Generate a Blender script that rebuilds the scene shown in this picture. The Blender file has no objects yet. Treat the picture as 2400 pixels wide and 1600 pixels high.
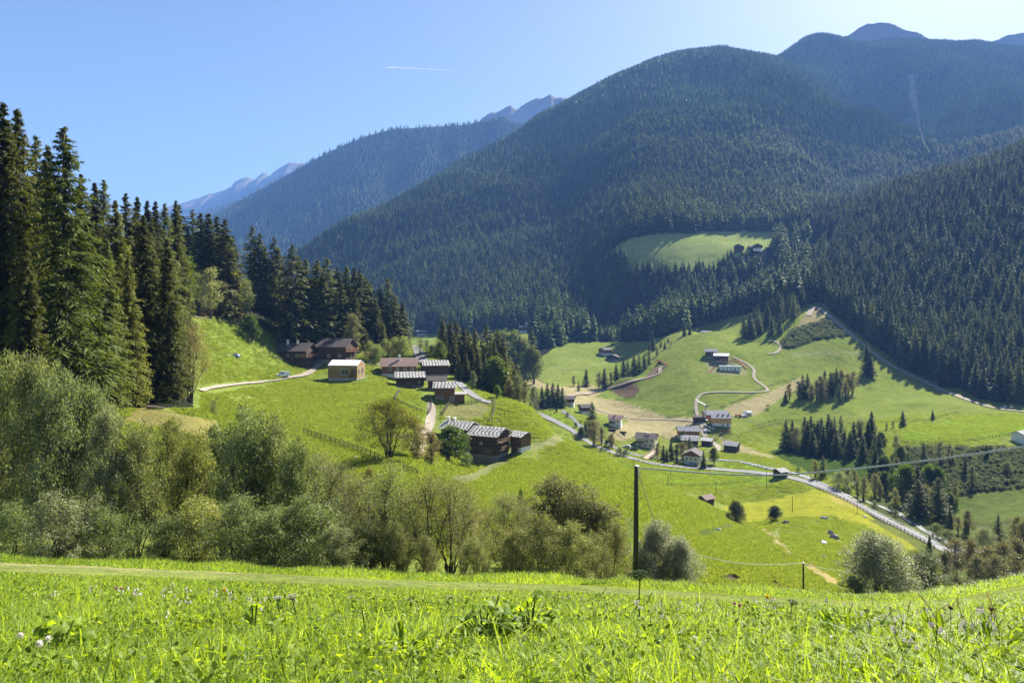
import bpy, math, random
import numpy as np
from mathutils import Vector, Matrix
R = math.radians
rng = np.random.default_rng(7)
random.seed(7)
scene = bpy.context.scene
col = scene.collection
HZ, F = 740.0, 1600.0          # horizon row and focal length, both in pixels of the 2400 px photograph

# ------------------------------------------------------------------ object helpers
def tag(o, label=None, cat=None, group=None, kind=None):
    if label: o['label'] = label
    if cat: o['category'] = cat
    if group: o['group'] = group
    if kind: o['kind'] = kind
    return o
def empty(name, loc=(0, 0, 0), rz=0.0, scale=(1, 1, 1)):
    o = bpy.data.objects.new(name, None); col.objects.link(o)
    o.location = loc; o.rotation_euler = (0, 0, rz); o.scale = scale
    o.empty_display_size = .1
    return o
def link(name, me, parent=None, loc=(0, 0, 0), rz=0.0, scale=(1, 1, 1)):
    o = bpy.data.objects.new(name, me); col.objects.link(o)
    o.location = loc; o.rotation_euler = (0, 0, rz); o.scale = scale
    if parent is not None: o.parent = parent
    return o

class Geo:
    """collects vertices / faces; builds ONE mesh"""
    def __init__(s): s.v = []; s.f3 = []; s.f4 = []; s.t3 = []; s.t4 = []; s.m3 = []; s.m4 = []; s.n = 0
    def add(s, V, F3=None, F4=None, tint=.5, m=0):
        V = np.asarray(V, float).reshape(-1, 3)
        if F3 is not None and len(F3):
            F3 = np.asarray(F3, np.int64).reshape(-1, 3) + s.n
            s.f3.append(F3); s.t3.append(np.broadcast_to(np.asarray(tint, float), (len(F3),)).copy()); s.m3.append(np.full(len(F3), m))
        if F4 is not None and len(F4):
            F4 = np.asarray(F4, np.int64).reshape(-1, 4) + s.n
            s.f4.append(F4); s.t4.append(np.broadcast_to(np.asarray(tint, float), (len(F4),)).copy()); s.m4.append(np.full(len(F4), m))
        s.v.append(V); s.n += len(V)
    def box(s, x0, x1, y0, y1, z0, z1, tint=.5, m=0, rz=0, piv=(0, 0)):
        V = np.array([(x, y, z) for z in (z0, z1) for y in (y0, y1) for x in (x0, x1)], float)
        if rz:
            c, sn = math.cos(rz), math.sin(rz); X = V[:, 0] - piv[0]; Y = V[:, 1] - piv[1]
            V[:, 0] = piv[0] + c * X - sn * Y; V[:, 1] = piv[1] + sn * X + c * Y
        s.add(V, None, [(0, 2, 3, 1), (4, 5, 7, 6), (0, 1, 5, 4), (2, 6, 7, 3), (0, 4, 6, 2), (1, 3, 7, 5)], tint, m)
    def beam(s, a, b, w, h=None, tint=.5, m=0):
        a = np.array(a, float); b = np.array(b, float); h = h or w
        d = b - a; L = np.linalg.norm(d)
        if L < 1e-6: return
        d /= L; up = np.array((0, 0, 1.)) if abs(d[2]) < .95 else np.array((1., 0, 0))
        x = np.cross(d, up); x /= np.linalg.norm(x); y = np.cross(x, d)
        V = [p + x * sx * w / 2 + y * sy * h / 2 for p in (a, b) for sy in (-1, 1) for sx in (-1, 1)]
        s.add(V, None, [(0, 2, 3, 1), (4, 5, 7, 6), (0, 1, 5, 4), (2, 6, 7, 3), (0, 4, 6, 2), (1, 3, 7, 5)], tint, m)
    def tube(s, pts, rad, n=6, tint=.5, m=0, caps=True):
        P = np.asarray(pts, float); rad = np.broadcast_to(np.asarray(rad, float), (len(P),))
        T = np.gradient(P, axis=0); T /= (np.linalg.norm(T, axis=1)[:, None] + 1e-9)
        ref = np.where(np.abs(T[:, 2:3]) < .9, np.array([[0, 0, 1.]]), np.array([[1., 0, 0]]))
        A = np.cross(T, ref); A /= (np.linalg.norm(A, axis=1)[:, None] + 1e-9); B = np.cross(T, A)
        an = np.arange(n) / n * 2 * np.pi
        V = P[:, None, :] + rad[:, None, None] * (np.cos(an)[None, :, None] * A[:, None, :] + np.sin(an)[None, :, None] * B[:, None, :])
        k = len(P); i, j = np.meshgrid(np.arange(k - 1), np.arange(n), indexing='ij'); j2 = (j + 1) % n
        F4 = np.stack([i * n + j, i * n + j2, (i + 1) * n + j2, (i + 1) * n + j], -1).reshape(-1, 4)
        F3 = []
        V = V.reshape(-1, 3)
        if caps:
            V = np.vstack([V, P[0], P[-1]]); a, b = k * n, k * n + 1
            F3 = [(a, (q + 1) % n, q) for q in range(n)] + [(b, (k - 1) * n + q, (k - 1) * n + (q + 1) % n) for q in range(n)]
        s.add(V, F3, F4, tint, m)
    def leaves(s, C, D, S, L, W, tint, m=0):
        """diamond leaves: base C, direction D, side S"""
        C = np.asarray(C, float); L = np.asarray(L, float).reshape(-1, 1); W = np.asarray(W, float).reshape(-1, 1)
        V = np.stack([C, C + D * L * .45 + S * W * .5, C + D * L, C + D * L * .45 - S * W * .5], 1).reshape(-1, 3)
        s.add(V, None, np.arange(len(V)).reshape(-1, 4), tint, m)
    def build(s, name, mats, smooth=False):
        me = bpy.data.meshes.new(name)
        V = np.vstack(s.v) if s.v else np.zeros((0, 3))
        f3 = np.vstack(s.f3) if s.f3 else np.zeros((0, 3), np.int64); f4 = np.vstack(s.f4) if s.f4 else np.zeros((0, 4), np.int64)
        t = np.concatenate(s.t3 + s.t4) if (s.t3 or s.t4) else np.zeros(0)
        mi = np.concatenate(s.m3 + s.m4) if (s.m3 or s.m4) else np.zeros(0)
        me.vertices.add(len(V)); me.vertices.foreach_set('co', V.astype(np.float32).ravel())
        nl = len(f3) * 3 + len(f4) * 4
        me.loops.add(nl); me.loops.foreach_set('vertex_index', np.concatenate([f3.ravel(), f4.ravel()]).astype(np.int32))
        st = np.concatenate([np.arange(len(f3)) * 3, len(f3) * 3 + np.arange(len(f4)) * 4]).astype(np.int32)
        me.polygons.add(len(st)); me.polygons.foreach_set('loop_start', st)
        if not isinstance(mats, (list, tuple)): mats = [mats]
        for q in mats: me.materials.append(q)
        me.polygons.foreach_set('material_index', mi.astype(np.int32))
        if smooth: me.polygons.foreach_set('use_smooth', np.ones(len(st), bool))
        else: me.polygons.foreach_set('use_smooth', np.zeros(len(st), bool))
        at = me.attributes.new('tint', 'FLOAT', 'FACE'); at.data.foreach_set('value', t.astype(np.float32))
        me.update(calc_edges=True); me.validate()
        return me
def nrm(a): return a / (np.linalg.norm(a, axis=-1, keepdims=True) + 1e-9)

# ------------------------------------------------------------------ node helpers
def newmat(name):
    m = bpy.data.materials.new(name); m.use_nodes = True; nt = m.node_tree; nt.nodes.clear()
    out = nt.nodes.new('ShaderNodeOutputMaterial')
    return m, nt, out
def N(nt, t, **kw):
    n = nt.nodes.new(t)
    for k, v in kw.items():
        if k.startswith('i_'):
            n.inputs[k[2:].replace('_', ' ')].default_value = v
        else: setattr(n, k, v)
    return n
def mixc(nt, fac, a, b, blend='MIX'):
    n = nt.nodes.new('ShaderNodeMix'); n.data_type = 'RGBA'; n.blend_type = blend
    def put(sock, v):
        if isinstance(v, bpy.types.NodeSocket): nt.links.new(v, sock)
        elif isinstance(v, (int, float)): sock.default_value = v
        else: sock.default_value = (*v, 1) if len(v) == 3 else v
    put(n.inputs[0], fac); put(n.inputs[6], a); put(n.inputs[7], b)
    return n.outputs[2]
def mth(nt, op, a, b=0.0, c=None):
    n = nt.nodes.new('ShaderNodeMath'); n.operation = op
    for k, v in enumerate((a, b, c)):
        if v is None: continue
        if isinstance(v, bpy.types.NodeSocket): nt.links.new(v, n.inputs[k])
        else: n.inputs[k].default_value = v
    return n.outputs[0]
def noise(nt, vec, scale, detail=4, rough=.55):
    n = nt.nodes.new('ShaderNodeTexNoise'); n.inputs['Scale'].default_value = scale; n.inputs['Detail'].default_value = detail; n.inputs['Roughness'].default_value = rough
    if vec is not None: nt.links.new(vec, n.inputs['Vector'])
    return n.outputs['Fac']
def ramp(nt, fac, p0, p1):
    n = nt.nodes.new('ShaderNodeMapRange'); nt.links.new(fac, n.inputs[0]); n.inputs[1].default_value = p0; n.inputs[2].default_value = p1
    return n.outputs[0]
def pbsdf(nt, colr, rough=.8, spec=.3, normal=None):
    b = nt.nodes.new('ShaderNodeBsdfPrincipled')
    if isinstance(colr, bpy.types.NodeSocket): nt.links.new(colr, b.inputs['Base Color'])
    else: b.inputs['Base Color'].default_value = (*colr, 1)
    if isinstance(rough, bpy.types.NodeSocket): nt.links.new(rough, b.inputs['Roughness'])
    else: b.inputs['Roughness'].default_value = rough
    b.inputs['Specular IOR Level'].default_value = spec
    if normal is not None: nt.links.new(normal, b.inputs['Normal'])
    return b
def bump(nt, h, strength=.5, dist=.1):
    n = nt.nodes.new('ShaderNodeBump'); n.inputs['Strength'].default_value = strength; n.inputs['Distance'].default_value = dist
    nt.links.new(h, n.inputs['Height']); return n.outputs[0]

def leafmat(name, c1, c2, trans=.35, rough=.55, spec=.25, objcol=False, rand=.25, tcol=(1.25, 1.2, .55)):
    m, nt, out = newmat(name)
    a = N(nt, 'ShaderNodeAttribute', attribute_name='tint')
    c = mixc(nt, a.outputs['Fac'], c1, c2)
    oi = N(nt, 'ShaderNodeObjectInfo')
    if objcol: c = mixc(nt, 1.0, c, oi.outputs['Color'], 'MULTIPLY')
    k = mth(nt, 'MULTIPLY_ADD', oi.outputs['Random'], rand * 2, 1 - rand)
    cb = N(nt, 'ShaderNodeCombineColor')
    for q in range(3): nt.links.new(k, cb.inputs[q])
    c = mixc(nt, 1.0, c, cb.outputs[0], 'MULTIPLY')
    p = pbsdf(nt, c, rough, spec)
    tr = N(nt, 'ShaderNodeBsdfTranslucent'); nt.links.new(mixc(nt, 1.0, c, tcol, 'MULTIPLY'), tr.inputs['Color'])
    mx = N(nt, 'ShaderNodeMixShader'); mx.inputs[0].default_value = trans
    nt.links.new(p.outputs[0], mx.inputs[1]); nt.links.new(tr.outputs[0], mx.inputs[2]); nt.links.new(mx.outputs[0], out.inputs[0])
    return m
def simplemat(name, c1, c2=None, rough=.8, spec=.3, scale=3., bumpd=0., metallic=0., stretch=None, thr=(.3, .7), objcol=False):
    m, nt, out = newmat(name)
    tc = N(nt, 'ShaderNodeTexCoord'); v = tc.outputs['Object']
    if stretch:
        mp = N(nt, 'ShaderNodeMapping'); mp.inputs['Scale'].default_value = stretch; nt.links.new(v, mp.inputs[0]); v = mp.outputs[0]
    f = noise(nt, v, scale, 5, .6)
    c = mixc(nt, ramp(nt, f, *thr), c1, c2 if c2 else tuple(x * .8 for x in c1))
    if objcol:
        oi = N(nt, 'ShaderNodeObjectInfo'); c = mixc(nt, 1.0, c, oi.outputs['Color'], 'MULTIPLY')
    b = pbsdf(nt, c, rough, spec, bump(nt, f, .6, bumpd) if bumpd else None)
    b.inputs['Metallic'].default_value = metallic
    nt.links.new(b.outputs[0], out.inputs[0])
    return m

# ------------------------------------------------------------------ value noise (numpy)
def _h(ix, iy, sd):
    n = (ix.astype(np.int64) * 374761393 + iy.astype(np.int64) * 668265263 + sd * 974711) & 0x7fffffff
    n = ((n ^ (n >> 13)) * 1274126177) & 0x7fffffff
    return ((n ^ (n >> 16)) & 0xffff) / 65535.0
def vnoise(x, y, sd=0):
    x = np.asarray(x, float); y = np.asarray(y, float)
    ix = np.floor(x); iy = np.floor(y); fx = x - ix; fy = y - iy
    fx = fx * fx * (3 - 2 * fx); fy = fy * fy * (3 - 2 * fy)
    a = _h(ix, iy, sd); b = _h(ix + 1, iy, sd); c = _h(ix, iy + 1, sd); d = _h(ix + 1, iy + 1, sd)
    return (a + (b - a) * fx + (c - a) * fy + (a - b - c + d) * fx * fy) * 2 - 1
def fbm(x, y, o=4, sd=0):
    s = 0; a = 1.0; t = 0
    for k in range(o):
        s = s + a * vnoise(x * 2 ** k + 17.3 * k, y * 2 ** k - 9.1 * k, sd + k); t += a; a *= .5
    return s / t
# ------------------------------------------------------------------ terrain: heights known at (column, distance, row)
CP = []
fgY = [(0.8, 1930), (1.2, 1725), (1.6, 1628), (2.2, 1558), (3, 1504), (4, 1468), (6, 1432), (9, 1409), (13, 1395), (16, 1387), (18, 1381), (22, 1371), (26, 1363), (29, 1358), (31, 1355), (33, 1352), (35.5, 1353)]
fgd = [(-450, -50), (-200, -46), (0, -42), (300, -30), (600, -18), (1000, 0), (1400, 12), (1700, 30), (1900, 40), (2100, 48), (2250, 36), (2400, 6), (2600, -20), (2850, -35)]
for px, d in fgd:
    for Y, py in fgY:
        k = min(1, max(0, (math.log(Y) - math.log(2.5)) / (math.log(18) - math.log(2.5))))
        CP.append((px, Y, py + d * k))
PROF = {
 -450: '45:1290 60:1200 75:1000 100:900 150:760 200:690 260:660 320:700 450:800 700:800 1000:790 1500:760 2200:745 3200:735',
 0: '42:1318 52:1250 63:1090 75:965 90:922 110:880 150:800 200:720 250:690 300:690 350:730 450:790 700:790 1000:790 1500:760 2200:745 3200:735',
 200: '42:1326 52:1270 64:1110 75:990 90:948 120:880 160:800 200:730 250:700 300:700 350:740 450:800 700:800',
 330: '42:1331 55:1270 65:1120 75:1012 86:968 100:938 130:880 170:800 210:735 250:705 300:705 350:750 450:805 1000:790 1500:760 2200:745 3200:735',
 480: '42:1336 60:1260 75:1085 90:1005 105:966 130:928 165:902 190:850 215:790 236:742 250:715 280:700 320:720 400:800 600:805',
 600: '42:1340 60:1300 90:1165 120:1050 150:985 180:938 212:892 238:850 252:812 268:762 285:722 300:705 340:740 420:820 600:815 1000:790 1400:740 2200:700',
 700: '42:1345 70:1270 100:1135 140:1030 180:962 218:912 240:882 255:864 270:846 290:802 310:765 330:752 360:790 430:850 600:830 800:805 1150:775 1400:700',
 850: '42:1349 70:1275 100:1135 120:1078 150:1012 185:958 215:918 240:888 262:858 280:833 300:805 320:788 350:810 420:880 600:850 800:805 1080:775 1400:660',
 960: '42:1353 70:1275 100:1130 125:1078 150:1032 180:977 215:934 245:903 265:872 285:838 310:808 340:830 420:900 600:850 800:805 1000:783 1100:765 1300:660 1600:550',
 1060: '42:1356 70:1275 100:1185 140:1132 165:1088 190:1032 222:938 242:905 265:870 290:850 310:855 350:920 420:930 600:870 800:800 1000:772 1300:650',
 1150: '42:1358 75:1270 110:1175 150:1122 178:1095 190:1072 205:1012 225:952 250:925 270:930 300:960 350:990 420:970 600:890 700:850 850:785 1000:762 1200:680 1500:570 1900:440',
 1250: '42:1361 75:1280 110:1198 150:1127 180:1072 205:1006 225:970 243:962 280:1000 330:1040 380:1000 430:962 480:935 560:900 650:872 750:820 850:782 950:762 1100:700',
 1330: '45:1363 75:1290 110:1203 150:1132 180:1078 195:1042 205:1035 240:1070 300:1080 345:1045 400:985 450:952 520:915 600:890 680:858 760:822 850:790 950:762 1200:640 1600:500 2000:360',
 1400: '45:1366 75:1305 110:1213 150:1133 178:1078 190:1068 220:1090 280:1110 340:1070 370:1045 430:1003 480:968 540:930 600:895 680:862 760:830 850:798 950:765 1050:690',
 1480: '45:1370 75:1325 110:1225 140:1163 165:1122 178:1113 210:1130 270:1130 330:1085 370:1057 395:1045 450:1000 500:960 560:910 600:885 700:840 800:800 950:755 1010:625 1120:550 1300:490 1700:370 2200:235',
 1600: '48:1378 75:1352 100:1312 130:1262 160:1212 190:1177 215:1168 260:1155 330:1092 345:1080 400:1037 450:997 480:967 520:912 560:867 600:835 680:800 760:770 880:720 1010:612',
 1664: '50:1386 75:1365 100:1332 130:1287 160:1242 200:1207 235:1188 255:1180 300:1130 335:1096 400:1042 420:1012 450:985 500:930 540:885 560:862 585:838 620:808 680:778 760:758 880:715 1000:620 1120:552 1300:490 1700:362 2200:222',
 1725: '50:1392 75:1374 100:1347 130:1307 165:1272 200:1247 235:1226 280:1170 325:1108 380:1062 420:1010 450:975 500:925 545:876 600:826 650:800 700:775 780:748 900:700 1000:625 1100:568',
 1850: '50:1402 80:1392 110:1372 140:1332 175:1280 215:1225 235:1215 280:1165 312:1119 360:1067 400:1040 430:1000 480:942 520:905 580:850 650:795 700:752 760:715 830:690 1000:622 1130:555 1300:490 1700:350 2200:215',
 1950: '50:1408 80:1402 120:1372 150:1332 190:1272 220:1240 250:1187 290:1140 330:1100 380:1060 420:1010 460:962 520:905 580:850 620:797 680:760 740:722 800:690 1000:585 1200:510 1400:500 1700:420 2000:320',
 2050: '50:1412 80:1402 110:1387 150:1342 190:1282 225:1237 255:1206 290:1165 320:1115 350:1062 380:1017 430:985 480:945 540:897 600:847 680:775 760:700 900:600 1200:472 1400:500 1800:400',
 2200: '50:1410 100:1397 150:1362 190:1312 215:1282 235:1255 260:1215 290:1150 320:1090 350:1035 380:1006 430:967 480:936 540:911 600:848 700:738 850:592 1150:433 1400:470 1700:440 2000:380',
 2350: '50:1385 100:1397 150:1372 190:1322 210:1300 240:1240 270:1180 300:1110 330:1052 355:1021 400:985 440:965 475:955 540:895 650:748 800:580 1100:395 1350:430 1600:425 1900:345 2400:230',
 2550: '50:1350 100:1375 150:1360 200:1300 240:1220 300:1100 350:1012 400:982 440:960 500:900 600:760 800:500 1100:300 1400:380 2200:270',
 2850: '50:1320 100:1345 200:1270 300:1080 400:960 500:850 700:560 1000:250 1400:330 2200:250',
}
for px, s in PROF.items():
    for q in s.split():
        Y, py = q.split(':'); CP.append((px, float(Y), float(py)))
RIDGE = [(560, 720, 1380), (660, 668, 1500), (760, 604, 1650), (880, 516, 1850), (1000, 438, 2000), (1100, 384, 2150), (1200, 334, 2300), (1340, 250, 2450), (1430, 203, 2550), (1500, 172, 2600), (1570, 146, 2640), (1640, 131, 2660), (1750, 131, 2660), (1840, 144, 2600)]
for px, py, Y in RIDGE:
    CP.append((px, Y, py)); CP.append((px, Y * 1.12, py + 22)); CP.append((px, Y * 1.32, py + 110 if px < 1790 else py + 10))
for px, py, Y in [(1950, 236, 2380), (2050, 296, 2170), (2150, 346, 1970), (2260, 402, 1720)]: CP.append((px, Y, py))
for px, py, Y in [(1900, 165, 2750), (2000, 282, 2500), (2100, 322, 2330), (2200, 372, 2080), (2000, 180, 2850), (2120, 215, 2620), (2200, 300, 2350), (2300, 340, 2000), (2400, 330, 1950), (2400, 220, 2500),
                  (1880, 108, 3200), (1920, 94, 3250), (2000, 104, 3300), (2100, 100, 3300), (2200, 108, 3250), (2300, 128, 3100), (2400, 146, 3000), (2550, 160, 3000), (2850, 190, 2900)]: CP.append((px, Y, py))
for px in range(-450, 2900, 300):
    CP.append((px, 4300, 620)); 
for px in (1900, 2100, 2300, 2600): CP.append((px, 3700, 180))
for px, py, Y in [(-450, 2440, .8)]: pass
BASES = []          # building bases, appended below, also pin the ground
# ------------------------------------------------------------------ where the buildings stand: column, row of the front base, distance
SITE = {
 'h1': (683, 850, 262), 'h2': (776, 852, 268), 'h3': (803, 892, 238), 'h4': (935, 888, 256), 'h5': (1022, 882, 258), 'h6': (962, 908, 240),
 'h7': (1023, 914, 236), 'h8': (1042, 938, 220), 'h9': (1064, 1052, 190), 'h10': (1133, 1084, 180), 'h11': (1209, 1058, 184),
 'v1': (1331, 950, 455), 'v2': (1374, 971, 430), 'v3': (1441, 998, 405), 'v4': (1512, 1049, 382), 'v5': (1615, 1030, 400), 'v6': (1617, 1047, 385),
 'v7': (1655, 1045, 385), 'v8': (1711, 1057, 372), 'v9': (1642, 1089, 338), 'v10': (1680, 988, 432), 'v11': (1692, 999, 420), 'v12': (1640, 987, 425),
 'v14': (1664, 1182, 255), 'v15': (1838, 1118, 305), 'v16': (2408, 1042, 345),
 'u1': (1667, 841, 585), 'u2': (1690, 851, 575), 'u3': (1712, 869, 556), 'c1': (1425, 833, 760), 'c2': (1450, 847, 745), 'c3': (1228, 782, 900),
 'c4': (1655, 790, 770), 'm1': (1742, 586, 1010), 'm2': (1764, 587, 1012), 'm3': (1786, 586, 1010), 'f1': (990, 786, 1000),
}
for k, (px, py, Y) in SITE.items():
    CP = [c for c in CP if not (abs(c[0] - px) < 40 and abs(math.log(c[1] / Y)) < .035)]
for k, (px, py, Y) in SITE.items(): CP.append((px, Y, py))

# ------------------------------------------------------------------ smooth surface through all the points
SA, SB = 150.0, 0.16
def _tps(P, Q):
    d2 = ((P[:, None, :] - Q[None, :, :]) ** 2).sum(-1)
    return .5 * d2 * np.log(d2 + 1e-12)
cpa = np.array(CP); cq = np.stack([cpa[:, 0] / SA, np.log(cpa[:, 1]) / SB], 1); cv = cpa[:, 2]
n = len(cq)
K = _tps(cq, cq) + np.eye(n) * .004
Pm = np.hstack([np.ones((n, 1)), cq]); A = np.zeros((n + 3, n + 3)); A[:n, :n] = K; A[:n, n:] = Pm; A[n:, :n] = Pm.T
W = np.linalg.solve(A, np.concatenate([cv, np.zeros(3)]))
def rbf(px, lnY):
    Q = np.stack([px / SA, lnY / SB], 1); o = np.empty(len(Q))
    for i in range(0, len(Q), 20000):
        q = Q[i:i + 20000]; o[i:i + 20000] = _tps(q, cq) @ W[:n] + W[n] + q @ W[n + 1:]
    return o
NC, NR = 821, 901
PX0, PX1 = -440.0, 2840.0; L0, L1 = math.log(.8), math.log(4200.)
pc = np.linspace(PX0, PX1, (NC + 1) // 2); lr = np.linspace(L0, L1, (NR + 1) // 2)
g = rbf(np.tile(pc, len(lr)), np.repeat(lr, len(pc))).reshape(len(lr), len(pc))
def up(a):
    b = np.empty((a.shape[0] * 2 - 1, a.shape[1])); b[::2] = a; b[1::2] = (a[1:] + a[:-1]) / 2
    c = np.empty((b.shape[0], a.shape[1] * 2 - 1)); c[:, ::2] = b; c[:, 1::2] = (b[:, 1:] + b[:, :-1]) / 2
    return c
PYG = up(g)
pxs = np.linspace(PX0, PX1, NC); lns = np.linspace(L0, L1, NR); Ys = np.exp(lns)
UX = (pxs - 1200) / F
GX = UX[None, :] * Ys[:, None]; GY = np.repeat(Ys[:, None], NC, 1)
GZ = (HZ - PYG) / F * GY
def sst(x, a, b):
    t = np.clip((x - a) / (b - a), 0, 1); return t * t * (3 - 2 * t)
nz = .035 * fbm(GX / 1.3, GY / 1.3, 3, 1) * sst(GY, 2, 6)
nz += .22 * fbm(GX / 7, GY / 7, 4, 5) * sst(GY, 45, 90) * (1 - sst(GY, 900, 1400))
nz += 1.1 * fbm(GX / 45, GY / 45, 3, 9) * sst(GY, 240, 420) * .5
wm = sst(GY, 1140, 1700)
def gully(x, y, s, sd): return (1 - 2 * np.abs(vnoise(x / s + .6 * vnoise(x / s / 2, y / s / 2, sd + 3), y / s, sd)))
rx = GX * .8 + GY * .6; ry = -GX * .6 + GY * .8
nz += wm * (34 * gully(ry, rx * .30, 260, 21) + 12 * gully(ry, rx * .4, 110, 25) + 9 * fbm(GX / 90, GY / 90, 3, 27)) * (1 - .5 * sst(GY, 2300, 2600))
GZ = GZ + nz + 7 * np.exp(-(((GX - 265 / F * 575) / 13) ** 2 + ((GY - 575) / 12) ** 2))
GZ = GZ + sst(GY, 280, 420) * (1 - sst(GY, 1150, 1300)) * .26 * np.sin(GZ * 2 * np.pi / 3.4 + 4 * fbm(GX / 60, GY / 60, 3, 39)) * np.clip(.5 + 1.5 * fbm(GX / 80, GY / 80, 2, 40), 0, 1)
PYG = HZ - GZ / GY * F
SCARS = [[(1683, 1346), (1700, 1338), (1722, 1338), (1742, 1347), (1746, 1362), (1718, 1378), (1692, 1370)], [(1793, 1352), (1812, 1348), (1838, 1368), (1884, 1384), (1850, 1390), (1818, 1378), (1800, 1364)]]
def inpoly(x, y, poly):
    poly = np.asarray(poly, float); r = np.zeros(x.shape, bool)
    m = (x >= poly[:, 0].min()) & (x <= poly[:, 0].max()) & (y >= poly[:, 1].min()) & (y <= poly[:, 1].max())
    xs, ys = x[m], y[m]; q = np.zeros(xs.shape, bool); j = len(poly) - 1
    for i in range(len(poly)):
        xi, yi = poly[i]; xj, yj = poly[j]
        c = ((yi > ys) != (yj > ys)) & (xs < (xj - xi) * (ys - yi) / (yj - yi + 1e-12) + xi); q ^= c; j = i
    r[m] = q; return r
SCM = np.zeros(GX.shape, bool)
for pl in SCARS: SCM |= inpoly(np.repeat(pxs[None, :], NR, 0) + 3 * fbm(GX * 1.1, GY * 1.1, 2, 33), PYG, pl) & (GY > 52) & (GY < 125)
sm = SCM.astype(float); sm[1:-1] = (sm[:-2] + sm[1:-1] + sm[2:]) / 3; GZ = GZ - sm * (.9 + .35 * fbm(GX / .9, GY / .9, 3, 35)); PYG = HZ - GZ / GY * F
def hgt(X, Y):
    X = np.asarray(X, float); Y = np.maximum(np.asarray(Y, float), .81)
    c = np.clip(((1200 + F * X / Y) - PX0) / (PX1 - PX0) * (NC - 1), 0, NC - 1.001); r = np.clip((np.log(Y) - L0) / (L1 - L0) * (NR - 1), 0, NR - 1.001)
    i = r.astype(int); j = c.astype(int); fr = r - i; fc = c - j
    return (GZ[i, j] * (1 - fr) * (1 - fc) + GZ[i + 1, j] * fr * (1 - fc) + GZ[i, j + 1] * (1 - fr) * fc + GZ[i + 1, j + 1] * fr * fc)
def at(px, Y):
    """a point of the ground seen in column px at distance Y"""
    X = (px - 1200) / F * Y; return Vector((X, Y, float(hgt(X, Y))))
def rowof(p): return HZ - p[2] / p[1] * F
def cast(px, py, ymin=40., ymax=4000.):
    """nearest ground the line of sight through (px, py) meets beyond ymin"""
    c = (px - PX0) / (PX1 - PX0) * (NC - 1); j = int(c); fc = c - j
    prof = PYG[:, j] * (1 - fc) + PYG[:, j + 1] * fc
    ok = np.where((prof <= py) & (Ys > ymin) & (Ys < ymax))[0]
    if not len(ok): return at(px, ymax)
    k = ok[0]
    if k > 0 and Ys[k - 1] > ymin and prof[k - 1] > py:
        f = (prof[k - 1] - py) / (prof[k - 1] - prof[k]); Y = math.exp(lns[k - 1] + f * (lns[k] - lns[k - 1]))
    else: Y = Ys[k]
    return at(px, Y)
# what is seen from where the photographer stood: the nearer ground must not stand higher in the picture
VIS = np.ones_like(PYG, bool); mn = np.full(NC, 1e9)
mn = np.minimum.accumulate(np.vstack([np.full((1, NC), 1e9), PYG[:-1]]), 0); VIS = PYG < mn + 3
GPX = np.repeat(pxs[None, :], NR, 0)
def smooth_poly(pts, n=8):
    P = np.array(pts, float); P = np.vstack([2 * P[0] - P[1], P, 2 * P[-1] - P[-2]]); o = []
    for i in range(1, len(P) - 2):
        for t in np.arange(n) / n:
            p0, p1, p2, p3 = P[i - 1:i + 3]
            o.append(.5 * ((2 * p1) + (p2 - p0) * t + (2 * p0 - 5 * p1 + 4 * p2 - p3) * t * t + (3 * p1 - p0 - 3 * p2 + p3) * t ** 3))
    o.append(P[-2]); return np.array(o)
# ------------------------------------------------------------------ what grows where: albedo of the ground
GRASS = np.array((.215, .275, .045)); GRASS2 = np.array((.265, .31, .062)); MOWN = np.array((.27, .26, .11)); YEL = np.array((.34, .35, .035)); BRIGHT = np.array((.22, .34, .03))
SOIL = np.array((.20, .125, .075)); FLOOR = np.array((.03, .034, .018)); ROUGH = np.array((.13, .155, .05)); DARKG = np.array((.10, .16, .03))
ALB = np.empty((NR, NC, 3)); ALB[:] = GRASS
nb = fbm(GX / 30, GY / 30, 4, 41)
ALB[:] = GRASS + (GRASS2 - GRASS) * np.clip(.5 + nb, 0, 1)[..., None]
wet = np.clip(fbm(GX / 14, GY / 22, 3, 43) * 2 - .2, 0, 1)[..., None] * ((GY > 60) & (GY < 700))[..., None]
ALB = ALB * (1 - .35 * wet) + DARKG * .35 * wet
def paint(poly, c, y0=40, y1=5000, a=1.0, vis=True):
    m = inpoly(GPX, PYG, poly) & (GY > y0) & (GY < y1)
    if vis: m &= VIS
    ALB[m] = ALB[m] * (1 - a) + np.array(c) * a
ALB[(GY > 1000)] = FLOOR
# far and middle meadows
UPM = [(1400, 612), (1440, 582), (1475, 558), (1560, 545), (1700, 541), (1790, 542), (1860, 534), (1905, 532), (1895, 546), (1850, 560), (1790, 584), (1745, 590), (1715, 610), (1690, 630), (1600, 640), (1500, 632), (1420, 620)]
LOWM = [(1225, 880), (1250, 850), (1300, 814), (1335, 800), (1520, 800), (1700, 745), (1895, 712), (1925, 706), (1972, 750), (2042, 804), (2128, 862), (2214, 906), (2312, 941), (2420, 964), (2420, 1060), (2100, 1045), (1800, 1100), (1400, 1090), (1230, 960)]
STRIP = [(940, 800), (970, 779), (1030, 779), (1060, 800), (1160, 800), (1180, 776), (1290, 776), (1300, 796), (1250, 812), (1000, 830)]
ERP = fbm(GX / 60, GY / 60, 3, 77) * 5
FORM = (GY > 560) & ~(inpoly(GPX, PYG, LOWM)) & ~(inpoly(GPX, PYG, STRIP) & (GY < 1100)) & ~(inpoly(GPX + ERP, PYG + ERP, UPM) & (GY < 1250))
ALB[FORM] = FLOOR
RSL = (GPX > 1880) & (GY > 455) & FORM | ((GPX > 2290) & (GY > 482))
paint(UPM, (.33, .39, .10), 800, 1260)
UPM2 = [(1858, 604), (1890, 584), (1910, 568), (1965, 560), (1964, 580), (1925, 600), (1885, 612)]
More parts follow.
